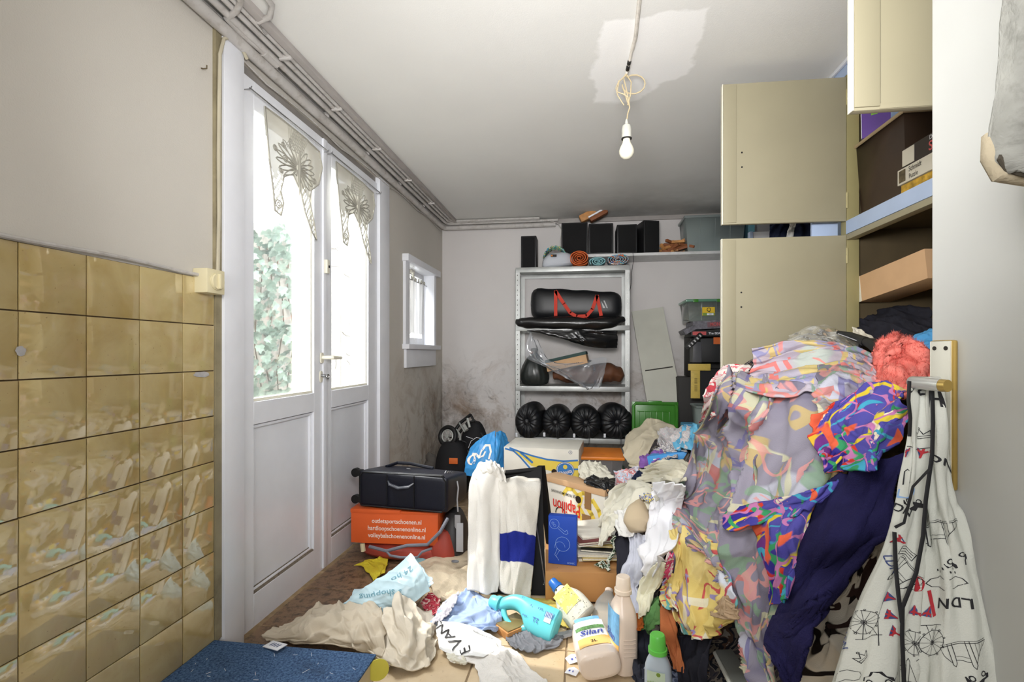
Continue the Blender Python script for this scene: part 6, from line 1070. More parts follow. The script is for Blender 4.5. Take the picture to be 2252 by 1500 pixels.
cloth('vivid_hem', None, None, [[(1595, 1125), (1680, 1105), (1770, 1085), (1850, 1055)], [(1590, 1150), (1680, 1130), (1770, 1110), (1830, 1080)], [(1605, 1170), (1680, 1150), (1750, 1135), (1800, 1100)]], MDI, (1.1, 1.1), .012, .008, 70, 76, crease=.3, folds=((5, .006, .3),), depth=dl(.215), parent=dv, th=.005)
cloth('vivid_strip', None, None, [[(1660, 1150), (1720, 1130), (1790, 1100)], [(1668, 1200), (1720, 1185), (1775, 1160)], [(1690, 1260), (1722, 1250), (1760, 1230)], [(1700, 1330), (1718, 1330), (1736, 1310)]], MDI, (1.15, 1.05), .014, .01, 60, 77, crease=.3, folds=((3, .010, .3),), depth=dl(.20), parent=dv, th=.005)
# navy towel
MNT = M('navy_terry', (40, 38, 78), .95, 0, .1, .3, 7, 1.0, 330, None, True)
bt_ = thing('bath_towel', 'dark navy terry towel trailing down in front of the heap', 'towel', tuple(pt(1760, 1450, 1.1)))
cloth('upper_fall', None, None, [[(1850, 1050), (1905, 1025), (1978, 1000)], [(1800, 1110), (1880, 1100), (1975, 1090)], [(1765, 1190), (1850, 1180), (1960, 1170)], [(1740, 1270), (1810, 1255), (1905, 1235)], [(1712, 1340), (1770, 1330), (1850, 1300)], [(1690, 1400), (1740, 1390), (1800, 1360)]], MNT, (1.08, 1.03), .024, .012, 84, 81, depth=dl(.19), parent=bt_, th=.010, cells=2.5, crease=.3, folds=((1.6, .014, .7),))
cloth('lower_corner', None, None, [[(1700, 1360), (1760, 1340), (1830, 1300)], [(1685, 1410), (1735, 1400), (1795, 1370)], [(1700, 1450), (1730, 1450), (1770, 1430)], [(1735, 1515), (1745, 1510), (1758, 1490)]], MNT, (1.08, 1.03), .016, .008, 60, 82, depth=dl(.23), parent=bt_, th=.010, cells=3, crease=.5)
# on top of the heap
hcl('floral_blanket', 'white blanket with red splashes behind the duvet, far left', 'blanket', [[(1590, 805), (1625, 800), (1660, 805)], [(1560, 840), (1600, 835), (1640, 838)], [(1548, 880), (1585, 876), (1620, 872)], [(1540, 930), (1565, 920), (1590, 905)]], duvet_mat('red_splash', ((222, 214, 208), (226, 218, 212), (214, 190, 190)), [(206, 70, 84), (214, 110, 120), (206, 80, 90)], 14, 1.0), .02, (1.1, 1.1), .02, .01, 50, 91)
MCO_ = M('coral_fleece', (238, 136, 124), .98, 0, .05, .2, 14, 1.0, 170, None, True); cf = thing('fleece_blanket', 'coral pink fleece bundled on top beside the white door', 'blanket', tuple(pt(1980, 860, 1.3)))
a_ = cloth('front_loop', None, None, [[(1960, 760), (1990, 748), (2018, 755), (2045, 775)], [(1950, 785), (1985, 765), (2020, 775), (2046, 800)], [(1950, 815), (1980, 800), (2020, 810), (2046, 835)], [(1965, 840), (1985, 835), (2010, 845), (2046, 850)], [(1985, 868), (1998, 876), (2008, 860), (2020, 855)]], MCO_, (1.2, 1.2), .030, .012, 70, 92, depth=dl(.20), parent=cf, th=.014, cells=4)
cloth('rear_loop', None, None, [[(1935, 760), (1955, 740), (1985, 738)], [(1922, 790), (1940, 765), (1970, 758)], [(1918, 825), (1938, 812), (1960, 805)], [(1935, 852), (1955, 848), (1975, 846)]], MCO_, (1.2, 1.15), .02, .01, 56, 93, depth=dl(.17), parent=cf, th=.014, cells=4)
fz = MB(); rnd = random.Random(1)
for o in [a_]+[c for c in cf.children if c.name.startswith('rear_loop')]:
    P, su, sv, sg = CL[o.name]; nn = nrm(P)*sg
    for k in range(9000):
        j, i = rnd.randrange(P.shape[0]), rnd.randrange(P.shape[1]); b = Vector(P[j, i])+Vector((rnd.gauss(0, .003), rnd.gauss(0, .003), rnd.gauss(0, .003))); n = Vector(nn[j, i])+Vector((rnd.gauss(0, .5), rnd.gauss(0, .5), rnd.gauss(0, .5))); n.normalize(); s = n.cross(Vector((0, 0, 1))).normalized()*.0007; fz.v += [b-s, b+s, b+n*rnd.uniform(.009, .015)]; m = len(fz.v); fz.f.append([m-3, m-2, m-1])
fo = fz.build('pile_fibres', MCO_, cf, smooth=False); fo['kind'] = 'stuff'
cloth('blue_garment', 'bright blue gathered cloth behind the coral fleece', 'clothing', [[(1990, 755, 1.52), (2015, 735, 1.5), (2050, 722, 1.45)], [(1998, 765, 1.46), (2020, 750, 1.44), (2055, 742, 1.4)], [(2010, 775, 1.42), (2030, 768, 1.4), (2060, 765, 1.38)]], FAB('bright_blue', (84, 156, 208), .15), (1.1, 1.4), .016, .008, 50, 94)
cloth('clear_wrap', 'crackly clear plastic wrap lying on top of the heap', 'plastic bag', [[(1735, 738, 1.86), (1780, 718, 1.88), (1840, 722, 1.86), (1880, 745, 1.8)], [(1732, 755, 1.76), (1785, 742, 1.74), (1840, 748, 1.72), (1890, 770, 1.68)], [(1760, 762, 1.70), (1800, 765, 1.66), (1850, 775, 1.62), (1905, 790, 1.58)]], GLASSY('crackly_film', (.98, .98, .97), .5, .08, (236, 236, 230), .22), (1.35, 1.4), .03, .02, 60, 95, th=0)
ub = thing('umbrella', 'black folded umbrella lying on the heap beside coral fleece', 'umbrella', tuple(pt(1880, 745, 1.6))); mb = MB(); mb.tube([pt(1842, 731, 1.72), pt(1870, 738, 1.68), pt(1905, 752, 1.6)], [.006, .012, .016], 12); mb.build('canopy', MNY, ub); mb = MB(); mb.tube([pt(1903, 751, 1.60), pt(1918, 756, 1.57), pt(1932, 766, 1.53), pt(1938, 775, 1.5)], [.012, .018, .02, .012], 12); mb.build('handle', MBK, ub); mb = MB(); mb.tube([pt(1843, 734, 1.70), pt(1900, 755, 1.60)], .0015, 5); mb.build('strap', M('grey_strap', (176, 176, 180)), ub)
cloth('white_paper', 'white crumpled paper piece sticking up behind the umbrella', 'paper', [[(1874, 718, 1.75), (1895, 726, 1.74), (1912, 735, 1.72)], [(1878, 738, 1.72), (1900, 742, 1.70), (1925, 748, 1.68)], [(1885, 750, 1.68), (1905, 755, 1.66), (1940, 756, 1.64)]], M('paper', (228, 222, 204)), (1.05, 1.05), .01, .006, 30, 96)

cloth('dark_jacket', 'navy jacket glimpsed between the two open cabinet doors', 'jacket', [[tuple(onY(px, 485, 2.6)) for px in (1694, 1730, 1765, 1792)], [tuple(onY(px, 520, 2.58)) for px in (1692, 1730, 1765, 1792)], [tuple(onY(px, 640, 2.56)) for px in (1690, 1730, 1765, 1792)]] and None, NVY, (1.3, 1.05), .02, .01, 50, 97, C=np.array([[tuple(onY(px, py, Y)) for px in (1694, 1725, 1760, 1792)] for py, Y in ((488, 2.6), (515, 2.58), (640, 2.56))]), folds=((3, .02, 0),))
cloth('white_garment', 'pale garment hanging in front of the navy jacket', 'clothing', None, WH1, (1.2, 1.05), .014, .01, 40, 98, C=np.array([[tuple(onY(px, py, Y)) for px in (1738-8*k, 1745-8*k, 1752-8*k)] for k, (py, Y) in enumerate(((490, 2.5), (520, 2.49), (600, 2.48)))]))
# ================================================================ clothes and litter on the floor
hcf = cloth
hcf('bed_sheet', 'grey beige bed sheet crumpled behind the blue carpeted step', 'sheet', [[(640, 1372, 1.90), (700, 1335, 1.97), (770, 1330, 1.98), (835, 1335, 1.93)], [(600, 1390, 1.84), (690, 1362, 1.86), (770, 1356, 1.86), (845, 1360, 1.83)], [(578, 1402, 1.80), (690, 1390, 1.77), (780, 1400, 1.74), (850, 1410, 1.70)], [(600, 1412, 1.79), (700, 1420, 1.74), (790, 1440, 1.70), (850, 1465, 1.65)]], FAB('greige_cotton', (204, 192, 172), .08), (1.3, 1.2), .05, .02, 110, 101, cells=5, folds=((4, .012, 1.2),))
hcf('pillowcase', 'off white pillowcase peaked up beside the carpeted step', 'pillowcase', [[(830, 1368, 1.88), (856, 1332, 1.90), (884, 1308, 1.89), (915, 1328, 1.92), (948, 1345, 1.96)], [(818, 1398, 1.78), (850, 1375, 1.77), (890, 1362, 1.76), (930, 1375, 1.80), (960, 1390, 1.85)], [(818, 1432, 1.71), (860, 1425, 1.68), (900, 1425, 1.67), (930, 1422, 1.71), (957, 1422, 1.78)], [(835, 1470, 1.64), (870, 1480, 1.61), (910, 1480, 1.61), (935, 1466, 1.64), (957, 1445, 1.71)]], FAB('ecru_cotton', (220, 210, 192), .08), (1.2, 1.15), .045, .02, 100, 102, cells=4, folds=((3, .012, .8),))
cb = thing('carrier_bag', 'pale blue printed plastic bag peaked above the bed sheet', 'bag', tuple(fl(850, 1345))); MPBL = M('pale_blue_plastic_bag', (196, 222, 230), .3, 0, .5, .04, 9, .1, 60, None, True)
b1 = hcf('bag_front', None, None, [[(745, 1338, 2.02), (790, 1302, 2.02), (850, 1262, 2.04), (902, 1214, 2.08)], [(760, 1346, 1.99), (820, 1322, 1.96), (880, 1288, 1.95), (928, 1250, 2.02)], [(790, 1352, 1.97), (850, 1345, 1.93), (900, 1330, 1.92), (945, 1300, 1.98)]], MPBL, (1.08, 1.1), .018, .010, 80, 103, parent=cb, th=.001, cells=7, crease=.4)
hcf('bag_back', None, None, [[(775, 1310, 2.12), (800, 1290, 2.14), (860, 1262, 2.14), (915, 1232, 2.14)], [(755, 1330, 2.05), (800, 1318, 2.06), (880, 1290, 2.06), (945, 1268, 2.08)], [(745, 1340, 2.02), (800, 1335, 2.0), (880, 1325, 2.0), (950, 1290, 2.04)]], MPBL, (1.25, 1.25), .03, .014, 70, 104, parent=cb, th=.001, cells=8)
mb = MB(); on_cloth(mb, b1, 840, 1305, [text2d("'s shopping", .048, 0, .9, cut=.18)], ang=2.6, off=.003); on_cloth(mb, b1, 884, 1262, [text2d('24 ho', .040, 0, .9, cut=.18)], ang=2.9, off=.003); mb.build('lettering', M('grey_blue_ink', (110, 160, 176), .6), cb)
hcf('duster', 'yellow duster crumpled on dirty floor by the doors', 'cloth', [[(778, 1247, 2.42), (815, 1228, 2.48), (852, 1222, 2.5)], [(800, 1254, 2.40), (826, 1242, 2.42), (850, 1238, 2.45)], [(822, 1290, 2.25), (834, 1280, 2.29), (848, 1268, 2.34)]], FAB('duster_yellow', (208, 190, 56), .12), (1.3, 1.2), .03, .012, 56, 105, cells=5)
hcf('teal_cloth', 'pale teal cloth on floor before the red holdall', 'cloth', [[(903, 1226, 2.46), (940, 1217, 2.5), (985, 1226, 2.48)], [(912, 1244, 2.4), (945, 1238, 2.42), (975, 1240, 2.42)], [(918, 1256, 2.36), (948, 1252, 2.37), (965, 1250, 2.38)]], FAB('teal_grey_cotton', (140, 178, 184), .12), (1.25, 1.35), .02, .01, 50, 106)
hcf('bath_mat', 'beige fluffy bath mat on the floor left of the towel', 'mat', [[(900, 1250, 2.38), (955, 1232, 2.44), (1040, 1212, 2.54)], [(930, 1268, 2.30), (980, 1258, 2.33), (1045, 1252, 2.36)], [(946, 1295, 2.19), (1000, 1298, 2.17), (1052, 1300, 2.16)], [(952, 1318, 2.09), (1000, 1322, 2.07), (1055, 1325, 2.06)]], M('beige_shag', (206, 190, 164), .98, 0, .05, .2, 12, 1.0, 150, None, True), (1.08, 1.08), .022, .012, 60, 107, th=.016)
bt2 = MB(Matrix.Translation(pt(1001, 1236, 2.36))); bt2.loft([(0, .018, .010), (.006, .018, .010)], 16, pw=2); tag(bt2.build('grey_button', M('grey_button', (110, 114, 120), .5)), 'small grey oval disc lying on the bath mat', 'button')
hcf('red_garment', 'small crumpled red patterned garment beside pale blue bag', 'clothing', [[(930, 1318, 2.06), (950, 1306, 2.08), (968, 1318, 2.06)], [(930, 1335, 2.0), (950, 1328, 2.0), (966, 1338, 1.98)], [(934, 1350, 1.95), (950, 1352, 1.94), (962, 1350, 1.94)]], stripes('red_print', [(190, 50, 70), (206, 90, 100), (170, 40, 60), (226, 190, 180), (180, 60, 76)], 20, 3), (1.4, 1.3), .022, .01, 40, 108)
hcf('blue_shirt', 'pale blue and white shirt crumpled left of turquoise bottle', 'shirt', [[(985, 1322, 2.06), (1015, 1303, 2.10), (1055, 1303, 2.10), (1098, 1330, 2.02)], [(958, 1350, 1.95), (1000, 1335, 1.96), (1050, 1335, 1.96), (1102, 1350, 1.94)], [(952, 1372, 1.90), (1005, 1366, 1.87), (1055, 1366, 1.86), (1104, 1372, 1.88)], [(975, 1388, 1.86), (1015, 1386, 1.84), (1060, 1392, 1.82), (1088, 1388, 1.84)]], FAB('pale_blue_cotton', (168, 188, 224), .14), (1.35, 1.35), .045, .02, 90, 109, cells=6)
hcf('grey_sweater', 'light grey sleeve curled round the pale blue shirt', 'clothing', [[(962, 1352, 1.94), (978, 1325, 1.99), (1010, 1306, 2.04)], [(955, 1365, 1.90), (975, 1345, 1.92), (1000, 1330, 1.94)], [(952, 1378, 1.87), (968, 1366, 1.87), (990, 1352, 1.88)]], FAB('light_grey_jersey', (190, 188, 196), .1), (1.2, 1.25), .022, .01, 50, 110)
ev = thing('mailing_bag', 'white plastic mailing bag with large black letters, on floor', 'bag', tuple(fl(1030, 1425))); e1 = hcf('bag_sheet', None, None, [[(958, 1368, 1.86), (1020, 1372, 1.84), (1098, 1402, 1.79)], [(962, 1398, 1.79), (1030, 1404, 1.76), (1100, 1424, 1.74)], [(968, 1430, 1.72), (1015, 1442, 1.69), (1062, 1446, 1.68)]], M('white_poly', (232, 232, 230), .35, 0, .5, .03, 9, .1, 60, None, True), (1.06, 1.08), .014, .010, 70, 111, parent=ev, th=.001, cells=6, crease=.2)
mb = MB()
for ch, x, y in (('E', 1024, 1432), ('V', 1005, 1414), ('A', 988, 1398), ('N', 973, 1384), ('S', 962, 1372)): on_cloth(mb, e1, x, y, [text2d(ch, .062, 0, 1, cut=.2)], ang=math.radians(128), off=.003)
on_cloth(mb, e1, 1062, 1398, [text2d('fashion.com', .016, 0, 1, cut=.3)], ang=-.2, off=.003); mb.build('black_lettering', MBT, ev)
hcf('mesh_garment', 'white cellular knit garment on floor at the front', 'clothing', [[(990, 1462, 1.66), (1040, 1430, 1.74), (1085, 1422, 1.76), (1140, 1448, 1.69)], [(1040, 1462, 1.65), (1075, 1448, 1.67), (1120, 1455, 1.65), (1175, 1475, 1.62)], [(1050, 1490, 1.59), (1090, 1485, 1.59), (1140, 1490, 1.58), (1195, 1498, 1.57)], [(1055, 1530, 1.50), (1095, 1530, 1.49), (1150, 1530, 1.49), (1198, 1520, 1.52)]], M('white_waffle', (226, 222, 216), .9, 0, .15, .08, 9, 1.0, 200, None, True), (1.2, 1.2), .030, .015, 86, 112, cells=5)
hcf('white_sock', 'small twisted white sock below the mailing bag', 'sock', [[(980, 1440, 1.71), (1000, 1438, 1.71), (1025, 1442, 1.70)], [(985, 1452, 1.68), (1003, 1450, 1.67), (1026, 1455, 1.66)], [(1000, 1462, 1.66), (1012, 1462, 1.65), (1024, 1464, 1.65)]], WH2, (1.35, 1.35), .014, .008, 40, 113)
hcf('grey_garment', 'dark grey knitted garment below the turquoise bottle', 'clothing', [[(1112, 1378, 1.88), (1145, 1392, 1.85), (1195, 1398, 1.84), (1235, 1402, 1.83)], [(1112, 1402, 1.81), (1148, 1410, 1.79), (1195, 1412, 1.79), (1238, 1412, 1.80)], [(1122, 1422, 1.76), (1150, 1438, 1.72), (1188, 1436, 1.72), (1228, 1424, 1.76)]], FAB('marl_grey', (124, 126, 132), .2, weave=.9), (1.3, 1.3), .032, .014, 66, 114, cells=5)
hcf('grey_sleeve', 'pale grey sleeve trailing right from the dark grey garment', 'clothing', [[(1218, 1400, 1.83), (1245, 1394, 1.85), (1266, 1392, 1.86)], [(1215, 1412, 1.79), (1245, 1406, 1.81), (1268, 1402, 1.83)]], FAB('pale_marl', (172, 172, 176), .12), (1.15, 1.3), .012, .008, 36, 115)
hcf('yellow_cloth', 'yellow cloth tucked behind the turquoise bottle', 'cloth', [[(1160, 1318, 2.10), (1205, 1320, 2.09), (1245, 1338, 2.03)], [(1170, 1340, 2.02), (1215, 1345, 2.01), (1255, 1362, 1.96)], [(1215, 1378, 1.90), (1240, 1384, 1.88), (1264, 1386, 1.87)]], FAB('ochre_cotton', (208, 190, 104), .15), (1.3, 1.35), .022, .01, 56, 116)
T = frame(fl(1116, 1410), fl(1180, 1382)-fl(1116, 1410)); wb = thing('wooden_case', 'small wooden case with glassy lid under the turquoise bottle', 'box', tuple(T.translation)); MB(T).box(0, .12, 0, .10, 0, .026, .003).build('case', MWD, wb); MB(T).box(.006, .114, .006, .094, .026, .030, .001).build('lid', M('gold_brown_lid', (150, 132, 88), .2, .3, var=.2), wb)
yd_ = MB(frame(fl(831, 1474, .05), (1, .5, 0))); yd_.poly(circ(0, 0, .034, 26), th=.003); tag(yd_.build('plastic_disc', M('lemon_plastic', (214, 206, 84), .4)), 'thin yellow plastic disc leaning against the carpeted step', 'disc')
a = pt(605, 1424, .954*F/647); T = Matrix.Translation((a.x, a.y, .0905)) @ Matrix.Rotation(-.35, 4, 'Z') @ Matrix.Rotation(-.1, 4, 'Y'); sa = thing('sachet', 'small white and blue sachet lying on the blue carpet', 'sachet', (a.x, a.y, .087)); MB(T).box(-.036, .036, -.019, .019, 0, .003, .001).build('wrapper', MWH, sa); mb = MB(T)
for k in range(4): mb.add([(-.02+k*.011, -.008, .0036), (-.015+k*.011, -.008, .0036), (-.011+k*.011, .009, .0036), (-.016+k*.011, .009, .0036)], [(0, 1, 2, 3)])
mb.build('blue_print', M('ink_blue', (70, 84, 130)), sa)
for i, (px, py, w, h, r, lab) in enumerate(((1262, 1450, .05, .035, .5, 'torn white wrapper with blue print left of lying bottle'), (1258, 1478, .04, .03, -.4, 'folded paper scrap under the base of the lying bottle'))):
    a = fl(px, py, .003); T = Matrix.Translation((a.x, a.y, .002)) @ Matrix.Rotation(r, 4, 'Z'); sa = thing('paper_scrap', lab, 'paper', (a.x, a.y, 0)); MB(T).add([(-w/2, -h/2, 0), (0, -h*.7, .006), (w/2, -h/2, .002), (w/2, h/2, .004), (0, h*.55, .009), (-w/2, h/2, 0)], [(0, 1, 4, 5), (1, 2, 3, 4)]).build('sheet', MWH, sa); MB(T).add([(-w/4, -h/4, .005), (w/6, -h/4, .0065), (w/6, 0, .0075), (-w/4, 0, .006)], [(0, 1, 2, 3)]).build('blue_print', M('ink_violet', (70, 84, 170)), sa)
rnd = random.Random(6); lt2 = MB()
for k in range(16):
    a = fl(rnd.uniform(420, 800), rnd.uniform(1435, 1500), .088); lt2.tube([(a.x, a.y, .0885), (a.x+rnd.uniform(-.02, .02), a.y+rnd.uniform(-.02, .02), .0895)], .0006, 4)
tag(lt2.build('lint_threads', MWH, origin=(0, 0, 0)), 'tiny pale threads scattered on the blue carpet', 'threads', None, 'stuff')
# ================================================================ apron on the door handle
MAP = FAB('apron_cotton', (206, 208, 200), .05); ap = thing('apron', 'white printed apron with black straps hanging from door handle', 'apron', tuple(pt(2020, 1500, .85)))
A1 = cloth('left_panel', None, None, [[(2003, 838, .835), (2020, 836, .83), (2045, 838, .835)], [(1996, 930, .83), (2018, 930, .82), (2048, 935, .83)], [(1975, 1040, .82), (2010, 1045, .81), (2048, 1050, .82)], [(1962, 1130, .81), (2000, 1140, .80), (2040, 1150, .815)], [(1935, 1220, .81), (1985, 1230, .79), (2028, 1240, .81)], [(1885, 1350, .81), (1950, 1360, .78), (2016, 1370, .80)], [(1828, 1510, .81), (1920, 1515, .77), (2006, 1520, .79)], [(1800, 1600, .81), (1910, 1600, .77), (2000, 1600, .79)]], MAP, (1.10, 1.02), .016, .010, 110, 121, parent=ap, th=.002, cells=3, crease=.25, folds=((2.2, .010, .1),))
A2 = cloth('right_panel', None, None, [[(2035, 838, .825), (2052, 838, .82), (2070, 842, .825)], [(2038, 940, .82), (2062, 940, .81), (2080, 945, .82)], [(2040, 1040, .82), (2070, 1045, .805), (2092, 1075, .81)], [(2036, 1140, .815), (2078, 1140, .79), (2118, 1140, .79)], [(2028, 1240, .81), (2088, 1240, .775), (2138, 1235, .775)], [(2015, 1370, .80), (2095, 1370, .76), (2168, 1360, .76)], [(2004, 1510, .79), (2100, 1510, .75), (2205, 1500, .745)], [(1998, 1600, .79), (2100, 1600, .75), (2230, 1590, .74)]], MAP, (1.12, 1.02), .018, .010, 110, 122, parent=ap, th=.002, cells=3, crease=.25, folds=((2.2, .010, .1),))
MIK = M('apron_ink', (38, 38, 42), .8, var=.05); MRI = M('apron_red', (176, 44, 54), .8); MBI = M('apron_blue', (64, 78, 128), .8); MSB2 = M('apron_sky', (140, 172, 214), .8)
ink, red, blu, sky = MB(), MB(), MB(), MB()
wheel = [(circ(0, 0, .024, 20), .0011), (circ(0, 0, .004, 8), .001)]+[([(0, 0), (.024*math.cos(k*.5236), .024*math.sin(k*.5236))], .0007) for k in range(12)]+[([(0, 0), (-.006, -.034), ], .001), ([(.0, 0), (.02, -.034)], .001), ([(-.014, -.034), (.028, -.034)], .0011)]+[(circ(.026*math.cos(k*.7), .026*math.sin(k*.7), .0016, 5), .0009) for k in range(9)]
cloud = [([(-.022, -.006), (-.026, .002), (-.018, .009), (-.010, .014), (0, .016), (.009, .012), (.018, .010), (.024, .003), (.020, -.006), (.008, -.010), (-.004, -.006), (-.014, -.011), (-.022, -.006)], .0011)]+[([(x, -.018-y), (x+.001, -.022-y)], .0016) for x, y in ((-.014, 0), (-.004, .003), (.007, 0), (.015, .004), (-.008, .010), (.003, .010))]
crown = [([(-.009, -.008), (-.011, .006), (-.004, .0), (0, .009), (.004, .0), (.011, .006), (.009, -.008), (-.009, -.008)], .0012), ([(-.009, -.004), (.009, -.004)], .001), (circ(0, .011, .0018, 6), .001)]
bridge = [([(-.05, -.018), (.045, -.018)], .0014), ([(-.05, -.022), (.045, -.022)], .0009), ([(-.012, -.022), (-.012, .026), (-.008, .033), (-.004, .026), (-.004, -.022)], .0012), ([(.022, -.022), (.022, .026), (.026, .033), (.030, .026), (.030, -.022)], .0012), ([(-.004, .018), (.022, .018)], .0012), ([(-.004, .010), (.022, .010)], .0008), ([(-.012, .022), (-.026, .0), (-.048, -.016)], .001), ([(.030, .022), (.040, .0), (.046, -.016)], .001)]+[([(-.012-k*.008, .018-k*.009), (-.012-k*.008, -.018)], .0007) for k in range(1, 4)]
taxi = [[(-.024, -.004), (-.022, .004), (-.012, .006), (-.008, .014), (.008, .014), (.013, .005), (.022, .003), (.023, -.005)]]
def tri(x, y): return [(x-.011, y+.008), (x+.011, y+.008), (x, y-.012)]
def put(mb, c, px, py, geo, ang=0, sc=1.0, off=.0022): on_cloth(mb, c, px, py, geo, ang, sc, off)
pi = math.pi
for c, x, y, an, s in ((A1, 1900, 1370, .3, .8), (A1, 2008, 1412, .6, .75), (A2, 2052, 1415, 3.0, .78)): put(ink, c, x, y, P_(wheel), an, s)
for c, x, y, an in ((A1, 1860, 1485, .2), (A2, 2082, 1285, 3.1)): put(ink, c, x, y, P_(cloud), an, .7)
for c, x, y, an in ((A1, 1900, 1442, .8), (A1, 2022, 955, .2)): put(ink, c, x, y, P_(crown), an, .85)
for c, x, y, an in ((A1, 1975, 1480, .1), (A2, 2070, 1165, 3.3), (A2, 2120, 1438, 3.3), (A1, 2000, 1270, 2.6)): put(ink, c, x, y, P_(bridge), an, .72)
for c, x, y, an in ((A2, 2100, 1232, 3.6), (A1, 2005, 1105, 3.2), (A1, 1930, 1492, .3), (A2, 2150, 1492, 3.3)):
    put(ink, c, x, y, polys(taxi), an, .75); put(ink, c, x, y, P_([(circ(-.013, -.006, .0045, 9), .002), (circ(.013, -.006, .0045, 9), .002)]), an, .75)
for c, x, y, an, s in ((A2, 2094, 1322, pi, .021), (A1, 1978, 1118, -.3, .019), (A1, 1858, 1415, -1.1, .016), (A1, 1960, 1240, -1.0, .015), (A2, 2060, 1012, -.1, .018)): put(ink if s > .018 or c is A2 else blu, c, x, y, [text2d('LDN', s, .014, 1.0, cut=.35)], an)
put(ink, A1, 2010, 858, [text2d('PA', .030, .014, 1, cut=.35)], pi); put(ink, A2, 2055, 880, [text2d('H', .034, .014, 1, cut=.35)], 0)
for c, x, y, an in ((A1, 1952, 1312, 1.45), (A1, 1960, 1350, 1.5), (A1, 1962, 1392, 1.45), (A1, 1996, 995, .1), (A1, 2030, 998, -.2), (A1, 2012, 1345, pi), (A2, 2040, 1345, 2.8), (A1, 1972, 1190, 1)):
    put(blu, c, x, y, polys([tri(0, 0)]), an, .8); put(red, c, x, y, P_([([(-.009, .007), (0, -.001), (0, -.010)], .0024), ([(.009, .007), (0, -.001)], .0024), ([(0, .008), (0, -.008)], .003), ([(-.008, .003), (.008, .003)], .003)]), an, .8, .0032)
put(ink, A1, 1946, 1345, P_([([(0, .05), (-.006, .02), (-.008, -.01), (-.002, -.05)], .0011)]), .1); put(ink, A1, 2012, 985, P_([([(-.03, .004), (0, -.002), (.03, .004)], .0012)]), 0)
put(sky, A1, 1985, 1072, polys([circ(0, 0, .019, 12, pi, 2*pi)]), .1); put(ink, A1, 1988, 1050, P_([([(0, -.012), (0, .010), (.003, .014), (.007, .011)], .0012)]), 0)
put(red, A2, 2050, 1330, polys([[(-.004, .035), (.004, .035), (.006, -.035), (-.003, -.035)]]), .25, .62); put(red, A1, 2016, 1285, polys([circ(0, 0, .012, 12)]), 0)
put(ink, A1, 1992, 1210, P_([([(-.012, -.006), (.012, -.006), (.012, .006), (-.012, .006), (-.012, -.006)], .0009), ([(-.010, .002), (.010, .002)], .0009), ([(-.010, -.002), (.010, -.002)], .0009)]), -.3)
ink.build('black_prints', MIK, ap); red.build('red_prints', MRI, ap); blu.build('blue_prints', MBI, ap); sky.build('umbrella_print', MSB2, ap)
def rib(name, pts, w, par):
    mb = MB(); mb.tube(pts, w/2, 8, flat=.28); return mb.build(name, M('black_strap', (26, 26, 29), .7), par)
rib('neck_strap', [pt(2000, 838, .805), pt(1998, 880, .80), pt(2002, 920, .80), pt(2000, 960, .80)], .006, ap)
rib('waist_strap', [pt(2050, 850, .80), pt(2052, 930, .795), pt(2050, 1000, .79), pt(2036, 1100, .785), pt(2030, 1180, .78), pt(2015, 1260, .775), pt(1985, 1335, .765), pt(1984, 1400, .76), pt(1988, 1500, .755), pt(1990, 1590, .75)], .0065, ap)
rib('waist_strap', [pt(2046, 1030, .785), pt(2008, 1070, .785), pt(1998, 1110, .785), pt(1988, 1150, .785), pt(1968, 1160, .79)], .006, ap); rib('waist_strap', [pt(1967, 1170, .79), pt(1970, 1250, .775), pt(1976, 1310, .765), pt(1984, 1370, .76)], .0065, ap)
ky = MB(); ky.cyl(pt(2062, 1000, .81), pt(2080, 998, .825), .006); ky.tube([pt(2078, 985, .82), pt(2084, 1000, .82), pt(2078, 1012, .82)], .004, 8); ky.build('buckle', MBT, ap)
# grey hanging mitt at the upper right
gm = thing('oven_glove', 'grey quilted cloth hanging on the white door, upper right', 'glove', tuple(FW*.60+RT*.62+Vector((0, 0, 1.2)))); cc = pt(2262, 0, .62)
rows = [[(2232, -260), (2290, -260), (2380, -260)], [(2222, -60), (2290, -60), (2380, -60)], [(2216, 60), (2290, 60), (2380, 60)], [(2198, 190), (2280, 190), (2380, 190)], [(2184, 290), (2270, 290), (2380, 290)], [(2182, 345), (2262, 345), (2380, 345)], [(2200, 378), (2262, 382), (2350, 380)]]
MGQ = M('grey_quilt', (150, 150, 144), .95, 0, .1, .25, 16, .9, 120, ((70, 68, 62), 26, .5), True)
G1 = cloth('outer', None, None, [[(x, y, .60-(.03 if x in (2290, 2280, 2270, 2262) else 0)) for x, y in r] for r in rows], MGQ, (1.03, 1.03), .006, .004, 60, 131, parent=gm, th=.018, crease=.3)
MB().tube([pt(2206, 270, .585), pt(2212, 320, .58), pt(2202, 350, .58), pt(2215, 372, .58), pt(2262, 384, .57)], .004, 8).build('dark_seam', M('seam_brown', (70, 64, 54), .9), gm); mb = MB(); mb.tube([pt(2186, 300, .60), pt(2184, 345, .595), pt(2202, 380, .59), pt(2262, 388, .585), pt(2340, 384, .59)], .012, 10); mb.build('sherpa_edge', M('sherpa_beige', (176, 164, 140), .98, bs=1.0, bsc=150, var=.2), gm)
